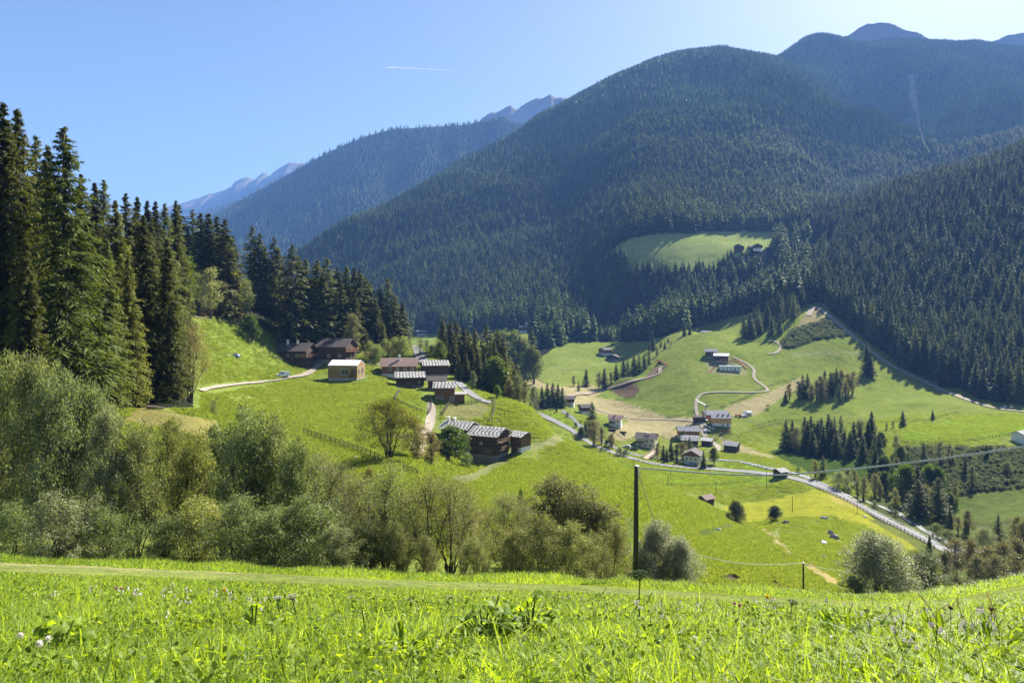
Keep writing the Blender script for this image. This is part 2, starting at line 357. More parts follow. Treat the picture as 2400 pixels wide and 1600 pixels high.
FORM2 = inpoly(GPX, PYG, UPM2) & (GY > 800) & (GY < 1300); ALB[FORM2] = np.array((.27, .32, .06))
# mown and tan fields
TAN = np.array((.33, .29, .15))
for pl in ([(1222, 884), (1262, 890), (1300, 905), (1385, 900), (1420, 915), (1395, 930), (1400, 935), (1460, 945), (1370, 950), (1330, 945), (1315, 925), (1290, 915), (1230, 905)],
           [(1395, 930), (1450, 938), (1560, 975), (1640, 980), (1655, 990), (1640, 1000), (1580, 1005), (1560, 1022), (1480, 1028), (1440, 1035), (1420, 1020), (1450, 1000), (1475, 985), (1430, 975), (1395, 965), (1370, 955)],
           [(1695, 955), (1790, 925), (1872, 886), (1890, 888), (1880, 905), (1835, 930), (1805, 950), (1775, 972), (1740, 978), (1712, 972)],
           [(1470, 1010), (1560, 1000), (1590, 1010), (1590, 1028), (1500, 1026)],
           [(1668, 1020), (1720, 1035), (1780, 1060), (1830, 1072), (1790, 1072), (1740, 1060), (1700, 1048)]): paint(pl, TAN, 300, 900)
paint([(1890, 730), (1925, 722), (1935, 745), (1905, 765), (1880, 768), (1865, 770)], (.30, .27, .13), 500, 1000)
paint([(1860, 770), (1935, 745), (1965, 765), (1990, 790), (1945, 790), (1860, 815), (1830, 812)], ROUGH, 500, 1000)
paint([(1270, 962), (1310, 968), (1345, 985), (1340, 1010), (1300, 985)], BRIGHT, 300, 520)
paint([(1395, 1065), (1480, 1085), (1560, 1093), (1700, 1105), (1830, 1125), (1700, 1145), (1540, 1140), (1420, 1100)], BRIGHT, 240, 460)
paint([(1690, 1090), (1690, 1080), (1760, 1085), (1830, 1098), (1830, 1110), (1760, 1105)], BRIGHT, 300, 400)
paint([(2085, 1030), (2180, 995), (2290, 972), (2420, 980), (2420, 1008), (2300, 1035), (2130, 1032)], BRIGHT, 300, 480)
paint([(1545, 1145), (1700, 1146), (1830, 1126), (1930, 1135), (1900, 1155), (1830, 1165), (1720, 1180), (1640, 1190), (1560, 1160)], (.23, .28, .05), 200, 400)
paint([(1690, 1186), (1830, 1166), (1930, 1140), (2000, 1165), (2090, 1215), (2160, 1265), (2170, 1300), (2120, 1290), (2040, 1240), (1960, 1212), (1860, 1212), (1790, 1222), (1735, 1226)], YEL, 170, 330)
paint([(1940, 1150), (2000, 1170), (2060, 1205), (2000, 1190), (1950, 1175)], (.33, .27, .10), 170, 330, .6)
paint([(1735, 1228), (1850, 1214), (1960, 1214), (2040, 1245), (2140, 1300), (2120, 1330), (2000, 1290), (1900, 1230)], (.25, .31, .04), 140, 330, .8)
# soil under the felled wood, bank by the shrubs, earth cut by the site road, pale hay strip
paint([(440, 735), (470, 742), (540, 745), (590, 760), (640, 770), (700, 760), (740, 700), (640, 690), (560, 715)], SOIL * .7, 200, 330)
paint([(560, 700), (760, 690), (900, 770), (960, 805), (880, 830), (820, 800), (700, 790), (600, 770)], FLOOR * 1.8, 255, 420)
paint([(840, 775), (950, 790), (940, 830), (850, 835)], SOIL * 1.1, 240, 420)
paint([(268, 985), (300, 965), (330, 952), (420, 970), (505, 985), (520, 1010), (470, 1030), (380, 1010), (300, 1000)], np.array((.19, .135, .075)), 70, 130, .6)
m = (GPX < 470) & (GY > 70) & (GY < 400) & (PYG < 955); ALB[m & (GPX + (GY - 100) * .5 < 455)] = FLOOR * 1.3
paint([(1432, 912), (1458, 900), (1492, 898), (1500, 914), (1488, 928), (1455, 931)], np.array((.13, .095, .065)), 400, 760)
paint([(1508, 886), (1535, 862), (1555, 856), (1560, 864), (1545, 876), (1515, 892)], np.array((.20, .155, .11)), 400, 800)
paint([(1655, 848), (1665, 832), (1690, 828), (1755, 872), (1745, 880), (1660, 875)], np.array((.27, .24, .17)), 500, 640, .6)
# cut swathes round the lower farm
def band(pts, w, c, y0=60, y1=400, a=.85):
    P = smooth_poly(pts, 6); W3 = np.array([cast(p[0], p[1], y0, y1) for p in P])
    d = np.full(GX.shape, 1e9); mm = (GY > y0 * .8) & (GY < y1 * 1.2)
    gx, gy = GX[mm], GY[mm]; dd = np.full(gx.shape, 1e9)
    for i in range(len(W3) - 1):
        a0, b0 = W3[i][:2], W3[i + 1][:2]; ab = b0 - a0; L2 = ab @ ab + 1e-9
        t = np.clip(((gx - a0[0]) * ab[0] + (gy - a0[1]) * ab[1]) / L2, 0, 1)
        dd = np.minimum(dd, np.hypot(gx - a0[0] - t * ab[0], gy - a0[1] - t * ab[1]))
    k = np.zeros(GX.shape); k[mm] = a * (1 - sst(dd, w * .35, w * .55))
    ALB[:] = ALB * (1 - k[..., None]) + np.array(c) * k[..., None]
HAY = np.array((.33, .34, .13))
band([(1075, 1130), (1130, 1108), (1180, 1078), (1215, 1050), (1260, 1046), (1300, 1035), (1318, 1018), (1310, 1005)], 5.0, HAY, 120, 260)
paint([(1030, 1105), (1080, 1085), (1150, 1092), (1185, 1070), (1150, 1105), (1080, 1135), (1050, 1130)], np.array((.24, .26, .09)), 120, 210, .7)
paint([(1045, 950), (1140, 945), (1150, 960), (1130, 985), (1040, 980)], np.array((.24, .23, .10)), 180, 260, .8)
paint([(1020, 950), (1045, 952), (1020, 1020), (990, 1060)], np.array((.25, .29, .08)), 150, 260, .6)
DKL = np.array((.09, .12, .03)); PAL = np.array((.36, .36, .16)); TRL = np.array((.36, .28, .15))
for pts, w_, c_, y0, y1, a_ in (([(1690, 953), (1740, 935), (1800, 905), (1870, 886)], 3, DKL, 400, 620, .7), ([(1215, 882), (1250, 884), (1300, 904), (1400, 903)], 3, DKL, 420, 720, .7), ([(1400, 932), (1440, 936), (1485, 930)], 3, DKL, 400, 650, .7), ([(1560, 982), (1600, 972), (1632, 962)], 3, DKL, 400, 560, .7),
    ([(1735, 1018), (1800, 998), (1850, 988), (1885, 985)], 2.5, DKL, 340, 520, .7), ([(1850, 838), (1900, 828), (1960, 826), (2030, 828)], 4, PAL, 480, 760, .6), ([(1700, 870), (1800, 850), (1900, 815)], 3, PAL, 480, 760, .3), ([(1483, 1122), (1478, 1200), (1472, 1290), (1468, 1340)], 3, DKL, 75, 190, .45),
    ([(1790, 1238), (1830, 1275), (1880, 1325), (1960, 1368)], 1.6, TRL, 60, 250, .8), ([(1700, 1262), (1760, 1272), (1815, 1272), (1822, 1245), (1845, 1225)], 1.5, PAL, 120, 260, .6), ([(1920, 1232), (1960, 1262), (2000, 1300)], 1.6, TRL, 130, 260, .7), ([(1640, 1252), (1680, 1240), (1720, 1230)], 2, DKL, 130, 260, .7),
    ([(1500, 600), (1600, 585), (1700, 575)], 8, PAL * .8, 950, 1200, .45), ([(1460, 618), (1580, 606), (1680, 598)], 6, DKL, 950, 1200, .4), ([(1730, 805), (1780, 800), (1815, 808)], 3, DKL, 520, 800, .6), ([(1230, 858), (1350, 862), (1440, 845)], 3, PAL, 500, 800, .4)): band(pts, w_, c_, y0, y1, a_)
# slope across the stream: rough bushy bank
paint([(2030, 1200), (2060, 1120), (2100, 1045), (2420, 1045), (2420, 1215), (2300, 1240), (2180, 1210), (2080, 1240)], ROUGH * .85, 235, 360)
paint([(2200, 1170), (2330, 1150), (2420, 1130), (2420, 1210), (2300, 1225), (2220, 1210)], (.15, .19, .045), 235, 360)
paint([(1800, 1060), (1850, 1040), (2060, 1075), (2100, 1100), (2050, 1140), (1900, 1110)], DARKG * .7, 280, 420)
paint([(2030, 1215), (2300, 1240), (2420, 1215), (2420, 1400), (2250, 1380), (2130, 1270)], ROUGH, 150, 300, .8)
# foreground: mown track, earth edge at far left
trk = sst(GY + 1.4 * fbm(GX / 2, GY / 3, 3, 67), 15.8, 18.5) * (1 - sst(GY + 1.2 * fbm(GX / 1.5, GY / 3, 3, 68), 25.5, 28)) * (1 - .5 * sst(GPX, 1500, 2000)); k = (trk * (.6 + .5 * fbm(GX / 1.5, GY / 1.5, 3, 61)).clip(0, 1))[..., None] * .95
ALB = ALB * (1 - k) + np.array((.25, .29, .085)) * k
k = (np.exp(-((np.log(GY) - math.log(26.5)) / .04) ** 2) * (1 - sst(GPX, 350, 900)) * (.6 + .6 * fbm(GX / .7, GY / .7, 3, 63)).clip(0, 1))[..., None]
ALB = ALB * (1 - k) + np.array((.36, .29, .20)) * k
m = GY < 19; ALB[m] *= .8       # ground darker between the real blades that grow here
paint([(1880, 1290), (1925, 1335), (1960, 1355), (1990, 1375), (1940, 1372), (1890, 1330)], np.array((.38, .30, .13)), 60, 180, .8)
# scree gully on the right mountain
SG = [(2127, 172), (2143, 172), (2150, 230), (2168, 330), (2192, 372), (2180, 374), (2154, 330), (2135, 240)]
q_ = inpoly(GPX + 5 * fbm(GX / 50, GY / 50, 3, 87), PYG, SG) & (GY > 1700); ALB[q_] = np.array((.34, .30, .24))
# rocky tops
hi = sst(GZ, 960, 1010)[..., None] * 0
ALB[SCM] = np.array((.19, .15, .105)); FLD = (ALB[..., 1] > ALB[..., 0] * 1.02); ALB[FLD] *= np.array((.64, .655, .75)); ALB[~FLD] *= .8
ALB = np.clip(ALB, .008, .9)

def grid_mesh(name, X, Y, Z, colr=None, mat=None, flip=False, attrs=None):
    nr, nc = X.shape; me = bpy.data.meshes.new(name)
    V = np.stack([X, Y, Z], -1).reshape(-1, 3).astype(np.float32)
    i, j = np.meshgrid(np.arange(nr - 1), np.arange(nc - 1), indexing='ij'); a = (i * nc + j).ravel()
    Fq = np.stack([a, a + 1, a + nc + 1, a + nc], 1)
    if flip: Fq = Fq[:, ::-1]
    me.vertices.add(len(V)); me.vertices.foreach_set('co', V.ravel()); me.loops.add(Fq.size); me.loops.foreach_set('vertex_index', Fq.astype(np.int32).ravel())
    me.polygons.add(len(Fq)); me.polygons.foreach_set('loop_start', np.arange(len(Fq), dtype=np.int32) * 4)
    me.polygons.foreach_set('use_smooth', np.ones(len(Fq), bool))
    if colr is not None:
        at_ = me.attributes.new('alb', 'FLOAT_COLOR', 'POINT'); c4 = np.ones((len(V), 4), np.float32); c4[:, :3] = colr.reshape(-1, 3); at_.data.foreach_set('color', c4.ravel())
    if mat: me.materials.append(mat)
    me.update(calc_edges=True); return me
def groundmat(name, near=True):
    m, nt, out = newmat(name)
    a = N(nt, 'ShaderNodeAttribute', attribute_name='alb'); geo = N(nt, 'ShaderNodeNewGeometry'); pos = geo.outputs['Position']
    n1 = noise(nt, pos, 1.6, 5, .65); n2 = noise(nt, pos, .22, 4, .6); n3 = noise(nt, pos, .045, 4, .6)
    v = mth(nt, 'ADD', mth(nt, 'MULTIPLY', ramp(nt, n1, .3, .7), .55), mth(nt, 'MULTIPLY', ramp(nt, n2, .3, .7), .35))
    v = mth(nt, 'ADD', v, mth(nt, 'MULTIPLY', ramp(nt, n3, .3, .7), .2)); v = mth(nt, 'ADD', v, .42)
    cb = N(nt, 'ShaderNodeCombineColor'); 
    for q in range(3): nt.links.new(v, cb.inputs[q])
    c = mixc(nt, 1., a.outputs['Color'], cb.outputs[0], 'MULTIPLY')
    c = mixc(nt, mth(nt, 'MULTIPLY', ramp(nt, n2, .45, .75), .22), c, (1.25, .95, .6), 'MULTIPLY')
    h = mth(nt, 'ADD', n1, mth(nt, 'MULTIPLY', n2, 2.0))
    b = pbsdf(nt, c, 1.0, 0.0, bump(nt, h, .9, .5))
    nt.links.new(b.outputs[0], out.inputs[0]); return m
M_GROUND = groundmat('meadow_ground')
ter = link('terrain', grid_mesh('terrain', GX, GY, GZ, ALB, M_GROUND)); tag(ter, kind='structure')
# ------------------------------------------------------------------ far mountains
def loft(name, ridge, Yr, pyf, Yf, colf, jag=0., gul=40., back=1.25, seed=1, gs=260):
    P = smooth_poly(ridge, 10) if jag == 0 else None
    if P is None:
        r = np.array(ridge, float); x = np.linspace(r[0, 0], r[-1, 0], len(r) * 10); P = np.stack([x, np.interp(x, r[:, 0], r[:, 1])], 1)
        P[:, 1] += jag * fbm(x / 9, x * 0 + seed, 3, seed)
    px, py = P[:, 0], P[:, 1]; ns = 46
    s = np.concatenate([-np.linspace(1, .12, 8), np.linspace(0, 1, ns)])[:, None]
    Yk = np.where(s >= 0, Yr + (Yf - Yr) * s, Yr * (1 + (back - 1) * -s)); Yk = Yk + 0 * px[None, :]
    zr = (HZ - py)[None, :] / F * Yr; zf = (HZ - pyf) / F * Yf
    X = (px[None, :] - 1200) / F * Yr * np.where(s >= 0, 1 - s * .25, 1) + (px[None, :] - 1200) / F * Yf * np.where(s >= 0, s * .25, 0)
    Z = np.where(s >= 0, zr + (zf - zr) * (np.abs(s) ** .92), zr + s * 500)
    e = np.clip(np.abs(s) * 5, 0, 1)
    Z = Z + e * (gul * gully(X, Yk * .3, gs, seed) + gul * .5 * fbm(X / 110, Yk / 110, 4, seed + 5))
    Yk = Yk + e * gul * .8 * fbm(X / 300, Z / 300, 3, seed + 8)
    C = colf(X, Yk, Z, s + 0 * X)
    o = link('mountain', grid_mesh('mountain', X, Yk, Z, C, M_GROUND)); tag(o, kind='structure'); return X, Yk, Z
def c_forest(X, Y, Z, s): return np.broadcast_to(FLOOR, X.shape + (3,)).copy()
def c_rock(X, Y, Z, s):
    a = np.array((.20, .155, .10)); b = np.array((.18, .165, .08)); k = np.clip(.5 + 1.3 * fbm(X / 160, Z / 120, 4, 5), 0, 1)[..., None]
    c = a * k + b * (1 - k); k2 = np.clip(fbm(X / 60, Z / 60, 3, 6) * 2 - .2, 0, 1)[..., None]; return c * (1 - k2 * .5) + np.array((.15, .14, .135)) * k2 * .5
def c_half(X, Y, Z, s):
    c = c_rock(X, Y, Z, s); k = sst(s + .08 * fbm(X / 150, Z / 150, 3, 8), .16, .22)[..., None]; return c * (1 - k) + FLOOR * 1.3 * k
MG = loft('mountain', [(300, 590), (380, 552), (450, 526), (520, 499), (600, 453), (700, 395), (800, 343), (900, 308), (960, 301), (1040, 296), (1100, 291), (1160, 277), (1200, 285), (1260, 310), (1340, 380), (1420, 440)], 3800, 800, 2300, c_forest, gul=38, seed=3)
loft('mountain', [(1060, 330), (1112, 296), (1128, 279), (1150, 263), (1170, 260), (1186, 252), (1197, 247), (1212, 258), (1222, 248), (1240, 238), (1258, 231), (1275, 229), (1290, 221), (1303, 231), (1320, 229), (1340, 233), (1380, 262), (1450, 330), (1550, 420)], 5800, 560, 4300, c_rock, jag=2.2, gul=55, seed=11)
MH2 = loft('mountain', [(300, 545), (400, 522), (470, 503), (500, 489), (560, 468), (640, 446), (720, 420), (800, 430), (900, 470)], 5400, 700, 3900, c_forest, gul=45, seed=13)
MH = loft('mountain', [(280, 520), (390, 487), (450, 468), (520, 446), (542, 437), (552, 424), (566, 418), (584, 413), (596, 421), (607, 412), (620, 404), (633, 413), (645, 399), (662, 391), (678, 380), (700, 381), (716, 386), (780, 420), (900, 500)], 7600, 640, 5600, c_half, jag=3.0, gul=70, seed=17)
loft('mountain', [(1850, 170), (1930, 112), (1965, 92), (1990, 82), (2012, 66), (2035, 56), (2060, 53), (2085, 54), (2108, 64), (2128, 72), (2150, 76), (2172, 89), (2220, 110), (2300, 150), (2420, 220)], 4700, 420, 3900, c_rock, jag=2.4, gul=75, seed=19)
loft('mountain', [(2150, 150), (2230, 122), (2280, 108), (2330, 97), (2362, 83), (2400, 77), (2470, 60), (2560, 66), (2700, 100), (2850, 160)], 5600, 400, 4600, c_rock, jag=2.2, gul=75, seed=23)

# ------------------------------------------------------------------ conifers
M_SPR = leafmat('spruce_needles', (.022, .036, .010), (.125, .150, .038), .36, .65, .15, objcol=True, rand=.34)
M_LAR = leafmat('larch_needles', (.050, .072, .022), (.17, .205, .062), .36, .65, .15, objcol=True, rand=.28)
M_BARK = simplemat('bark', (.045, .033, .024), (.085, .065, .05), .9, .1, 2.0, .03, stretch=(6, 6, .8))
M_BARKG = simplemat('grey_bark', (.075, .062, .05), (.15, .13, .11), .9, .1, 3.0, .02, stretch=(6, 6, 1.0))
def conifer(seed, H, Rr, levels, per, seg, lw, ll, droop=.25, low=.06, fine=1, taper=.85, up=0.0, bare=.0, side=1.0):
    """crown of drooping, twig-covered branches; returns crown Geo, trunk Geo"""
    r = np.random.default_rng(seed); g = Geo(); tr = Geo()
    B = levels * per; t = np.sort(r.random(B)); t = (np.repeat(np.arange(levels), per) + r.random(B) * .9) / levels
    z0 = H * (low + (1 - low) * t) ; az = r.random(B) * 2 * np.pi
    rad = Rr * (1 - t) ** taper * (.62 + .5 * r.random(B)) + .02 * Rr
    rad *= 1 - .5 * (r.random(B) < .08); rad *= np.where(t < .12, .55 + 3.5 * t, 1)
    D = np.stack([np.cos(az), np.sin(az)], 1); S = np.stack([-np.sin(az), np.cos(az)], 1)
    lenk = .10 + .90 * (1 - t) ** .75
    for k in range(seg):
        s = (k + .6 + .5 * r.random(B)) / seg; s = np.clip(s, bare + .08, 1.02)
        rr = rad * s
        zz = z0 - droop * rad * (s ** 1.3) * (1.2 - t) + up * rad * s + .12 * rad * np.clip(s - .7, 0, 1)
        C = np.stack([D[:, 0] * rr, D[:, 1] * rr, zz], 1)
        for q in range(fine):
            for sg in (-1, 1, 0):
                d = np.empty((B, 3)); wv = r.random(B)
                side_ = sg * (.55 + .5 * wv) * side
                d[:, :2] = D * (.55 + .4 * r.random(B))[:, None] + S * side_[:, None]; d[:, 2] = -.30 - .55 * r.random(B) + .55 * up - (.45 if sg == 0 else 0)
                d = nrm(d); sv = nrm(np.cross(d, np.stack([r.normal(0, .5, B), r.normal(0, .5, B), np.ones(B)], 1)))
                Ck = C + r.normal(0, .05 * Rr, (B, 3)) * (.3 + .7 * (1 - t))[:, None]
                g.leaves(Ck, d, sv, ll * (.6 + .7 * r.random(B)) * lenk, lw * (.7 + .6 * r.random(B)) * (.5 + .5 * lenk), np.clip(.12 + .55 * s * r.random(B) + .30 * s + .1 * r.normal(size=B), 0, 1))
    n = 10; zt = np.linspace(0, H * .985, n); wob = .006 * H * np.stack([fbm(zt * .3, zt * 0 + seed, 2, 3), fbm(zt * .3, zt * 0 + seed + 7, 2, 4)], 1)
    tr.tube(np.column_stack([wob * np.linspace(0, 1, n)[:, None], zt - .0]), H * .0125 * (1 - zt / H) ** .8 + .03, 7, .5)
    # dark inner twigs so the crown is not see-through at its heart
    return g, tr
def tree_mesh(tag_, args, mat, bark=None):
    g, tr = conifer(**args); return g.build(tag_ + '_crown', mat), tr.build(tag_ + '_trunk', bark or M_BARK, True)
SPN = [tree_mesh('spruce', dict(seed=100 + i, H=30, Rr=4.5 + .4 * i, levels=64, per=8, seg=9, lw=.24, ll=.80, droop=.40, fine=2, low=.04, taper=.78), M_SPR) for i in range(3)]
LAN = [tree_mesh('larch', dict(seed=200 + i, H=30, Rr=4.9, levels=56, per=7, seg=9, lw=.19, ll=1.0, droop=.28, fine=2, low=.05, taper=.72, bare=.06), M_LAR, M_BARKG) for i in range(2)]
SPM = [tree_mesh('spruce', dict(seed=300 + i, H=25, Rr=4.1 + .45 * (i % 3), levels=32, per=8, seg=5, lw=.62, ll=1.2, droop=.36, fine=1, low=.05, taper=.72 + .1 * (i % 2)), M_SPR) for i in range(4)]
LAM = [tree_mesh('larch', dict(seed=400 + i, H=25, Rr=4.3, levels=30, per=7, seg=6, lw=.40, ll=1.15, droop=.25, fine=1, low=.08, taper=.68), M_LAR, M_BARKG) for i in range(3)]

# far forest: low detail trees set out one by one on the slopes by a node tree
def far_proto(seed, larch=False):
    r = np.random.default_rng(seed)
    g, tr = conifer(seed, 24, 3.1 if not larch else 3.3, 9, 6, 2, 1.5, 2.7, .3, .06, 1, .72 if larch else .85)
    V = []; an = np.arange(7) / 7 * 2 * np.pi
    V = np.vstack([np.stack([np.cos(an) * 1.7, np.sin(an) * 1.7, np.full(7, 2.)], 1), [[0, 0, 21]]])
    g.add(V, [(q, (q + 1) % 7, 7) for q in range(7)], None, .05)
    g.tube([(0, 0, -1.5), (0, 0, 4)], [.3, .25], 4, 0)
    return g
def far_simple(seed):
    r = np.random.default_rng(seed); g = Geo()
    for k in range(5):
        an = np.arange(7) / 7 * 2 * np.pi + r.random() * 6; z = 2 + k * 4.2; rr = (3.2 - .58 * k) * (.8 + .4 * r.random(7))
        V = np.vstack([np.stack([np.cos(an) * rr, np.sin(an) * rr, z + r.normal(0, .5, 7)], 1), [[0, 0, z + 7.5 - .4 * k]]])
        g.add(V, [(q, (q + 1) % 7, 7) for q in range(7)], None, .25 + .5 * r.random(7))
    return g
def scatter(name, protos, mats, pts, pick, sc, rz, label, cat, kind='stuff'):
    """one object: loose points + prototype trees, instanced by its own node tree"""
    K = len(protos); G = Geo(); pk = []
    for k, p in enumerate(protos):
        V = np.vstack(p.v); 
        base = G.n; G.v.append(V); G.n += len(V)
        for f, t_, m_ in zip(p.f3, p.t3, p.m3): G.f3.append(f + base); G.t3.append(t_); G.m3.append(np.full(len(f), k))
        for f, t_, m_ in zip(p.f4, p.t4, p.m4): G.f4.append(f + base); G.t4.append(t_); G.m4.append(np.full(len(f), k))
        pk.append(np.full(len(V), k))
    nP = G.n; G.v.append(np.asarray(pts, float)); G.n += len(pts)
    me = G.build(name, mats)
    def attr(nm, ty, v, key='value'):
        a = me.attributes.new(nm, ty, 'POINT'); a.data.foreach_set(key, np.ascontiguousarray(v).ravel())
    npt = len(pts)
    attr('isp', 'FLOAT', np.concatenate([np.ones(nP), np.zeros(npt)]).astype(np.float32))
    attr('pk', 'INT', np.concatenate(pk + [np.asarray(pick)]).astype(np.int32))
    attr('sc', 'FLOAT_VECTOR', np.vstack([np.ones((nP, 3)), sc]).astype(np.float32), 'vector')
    rot = np.zeros((nP + npt, 3)); rot[nP:, 2] = rz; attr('rot', 'FLOAT_VECTOR', rot.astype(np.float32), 'vector')
    ng = bpy.data.node_groups.new(name, 'GeometryNodeTree')
    ng.interface.new_socket('Geometry', in_out='INPUT', socket_type='NodeSocketGeometry'); ng.interface.new_socket('Geometry', in_out='OUTPUT', socket_type='NodeSocketGeometry')
    L = ng.links.new; gi = ng.nodes.new('NodeGroupInput'); go = ng.nodes.new('NodeGroupOutput'); jn = ng.nodes.new('GeometryNodeJoinGeometry')
    def na(nm, ty):
        q = ng.nodes.new('GeometryNodeInputNamedAttribute'); q.data_type = ty; q.inputs[0].default_value = nm
        return [s for s in q.outputs if s.enabled][0]
    def cmp_(a, val, ty):
        q = ng.nodes.new('FunctionNodeCompare'); q.data_type = ty; q.operation = 'EQUAL' if ty == 'INT' else 'GREATER_THAN'
        ins = [s for s in q.inputs if s.enabled]; L(a, ins[0]); ins[1].default_value = val; return q.outputs[0]
    sp = ng.nodes.new('GeometryNodeSeparateGeometry'); L(gi.outputs[0], sp.inputs[0]); L(cmp_(na('isp', 'FLOAT'), .5, 'FLOAT'), sp.inputs[1])
    for k in range(K):
        q = ng.nodes.new('GeometryNodeSeparateGeometry'); sel = cmp_(na('pk', 'INT'), k, 'INT'); L(sp.outputs[0], q.inputs[0]); L(sel, q.inputs[1])
        iop = ng.nodes.new('GeometryNodeInstanceOnPoints'); L(sp.outputs[1], iop.inputs['Points']); L(sel, iop.inputs['Selection']); L(q.outputs[0], iop.inputs['Instance'])
        L(na('rot', 'FLOAT_VECTOR'), iop.inputs['Rotation']); L(na('sc', 'FLOAT_VECTOR'), iop.inputs['Scale']); L(iop.outputs[0], jn.inputs[0])
    L(jn.outputs[0], go.inputs[0])
    o = link(name, me); md = o.modifiers.new('scatter', 'NODES'); md.node_group = ng
    o.color = (1.2, 1.45, 1.12, 1) if cat == 'forest' else (1, 1, 1, 1); tag(o, label, cat, kind=kind); return o

# where the forest trees stand
nS = 420000
sx = rng.uniform(-150, 2560, nS); sl_ = np.sqrt(rng.uniform(560 ** 2, 3350 ** 2, nS)); sX = (sx - 1200) / F * sl_
sZ = hgt(sX, sl_); sP = HZ - sZ / sl_ * F
ci = np.clip(((sx - PX0) / (PX1 - PX0) * (NC - 1)).round().astype(int), 0, NC - 1); ri = np.clip(((np.log(sl_) - L0) / (L1 - L0) * (NR - 1)).astype(int), 0, NR - 1)
runmin = mn[ri, ci]
th = rng.uniform(19, 34, nS) * (1 - .35 * sst(sl_, 2000, 2700)); th *= 1 + .22 * (1 - sst(sl_, 900, 1400)); th *= np.where((sx > 1375) & (sx < 1830) & (sl_ > 840) & (sl_ < 1012), .55, 1); vis = (sP - th * F / sl_) < runmin
er = fbm(sX / 45, sl_ / 45, 3, 77) * 7
forest = ~inpoly(sx, sP, LOWM) & ~(inpoly(sx, sP, STRIP) & (sl_ < 1120)) & ~(inpoly(sx + er, sP + er, UPM) & (sl_ < 1250))
forest &= ~(inpoly(sx + er, sP + er, [(1858, 604), (1890, 584), (1910, 568), (1965, 560), (1964, 580), (1925, 600), (1885, 612)]) & (sl_ < 1300))
forest &= ~((sl_ < 760) & (sx < 1700)); forest &= ~((sx < 1230) & (sl_ < 930)); forest &= ~((sx < 1640) & (sl_ < 760))
GUL = [(2135, 170), (2150, 200), (2160, 300), (2185, 330), (2150, 300), (2138, 220)]
forest &= ~(inpoly(sx + er, sP, SG) & (sl_ > 1700)); forest &= ~(inpoly(sx + er, sP, [(2165, 300), (2200, 300), (2262, 385), (2240, 395), (2195, 372)]) & (sl_ > 1600) & (rng.random(nS) < .8))
forest &= ~((sx > 1722) & (sx < 1806) & (sl_ > 900) & (sl_ < 1012) & (rng.random(nS) < .75))
for k, (bx, by, bY) in SITE.items():
    if bY > 700: forest &= ~((np.abs(sx - bx) < 26) & (np.abs(sl_ - bY) < 45))
# thin the stand so trees keep their distance
def thin(X, Y, cell, r):
    o = r.permutation(len(X)); key = (np.floor(X[o] / cell)).astype(np.int64) * 100003 + np.floor(Y[o] / cell).astype(np.int64)
    _, i = np.unique(key, return_index=True); return o[i]
ids = np.where(vis & forest)[0]; ids = np.concatenate([q[thin(sX[q], sl_[q], c_, rng)] for q, c_ in ((ids[sl_[ids] < 1150], 8.6), (ids[sl_[ids] >= 1150], 8.0))])
FT = np.stack([sX[ids], sl_[ids], sZ[ids]], 1); FH = th[ids]; FPX = sx[ids]; FPY = sP[ids]
# extra: right flank below 560 m is forest too, above the road
n2 = 9000; bx = rng.uniform(2040, 2620, n2); bY = np.sqrt(rng.uniform(470 ** 2, 600 ** 2, n2)); bX = (bx - 1200) / F * bY; bz = hgt(bX, bY); bp = HZ - bz / bY * F
ok = (bp < np.interp(bx, [2040, 2120, 2210, 2310, 2420, 2620], [812, 862, 905, 936, 955, 955]))
i2 = np.where(ok)[0]; i2 = i2[thin(bX[i2], bY[i2], 8.2, rng)]
FT = np.vstack([FT, np.stack([bX[i2], bY[i2], bz[i2]], 1)]); FH = np.concatenate([FH, rng.uniform(22, 38, len(i2))]); FPX = np.concatenate([FPX, bx[i2]]); FPY = np.concatenate([FPY, bp[i2]])
lk = np.clip(.30 + .9 * fbm(FT[:, 0] / 120, FT[:, 1] / 120, 3, 91), .05, .75); FL = rng.random(len(FT)) < lk
inside = (FPX > -20) & (FPX < 2420)
big = np.argsort(-(FH / FT[:, 1]) * inside)[:110]
NEARF = [(FT[i], FH[i], bool(FL[i]), FPX[i]) for i in big]
keep = np.ones(len(FT), bool); keep[big] = False
FT, FH, FL, FPX = FT[keep], FH[keep], FL[keep], FPX[keep]
print('forest trees', len(FT))
def fscatter(name, T, H, larch, label, simple=False, mid=False, colr=None):
    n = len(T); pr = [conifer(seed=800 + q, H=24, Rr=3.0 + .3 * (q % 2), levels=24, per=7, seg=4, lw=.66, ll=1.25, droop=.34, low=.05, taper=.8 if q < 2 else .68)[0] for q in range(4)] if mid else [far_simple(s) for s in (1, 2, 3, 4)] if simple else [far_proto(1), far_proto(2), far_proto(3, True), far_proto(4, True)]
    pick = np.where(larch, 2, 0) + rng.integers(0, 2, n); w_ = rng.uniform(1.15, 1.9, n) * (H / 24) ** .7
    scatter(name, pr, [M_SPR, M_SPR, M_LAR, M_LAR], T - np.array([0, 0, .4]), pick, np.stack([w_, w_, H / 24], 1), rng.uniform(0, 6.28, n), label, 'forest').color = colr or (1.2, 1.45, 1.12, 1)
rs = (FPX > 1900) & (FT[:, 1] < 1350) & (FT[:, 0] > .42 * FT[:, 1])
far_ = FT[:, 1] > 1900
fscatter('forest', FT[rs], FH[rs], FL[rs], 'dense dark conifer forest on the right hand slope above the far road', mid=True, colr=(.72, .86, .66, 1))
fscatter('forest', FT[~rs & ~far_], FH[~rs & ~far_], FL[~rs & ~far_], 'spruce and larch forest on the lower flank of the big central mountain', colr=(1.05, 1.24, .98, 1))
fscatter('forest', FT[far_], FH[far_], FL[far_], 'blue hazy forest up to the skyline of the big central mountain', True)
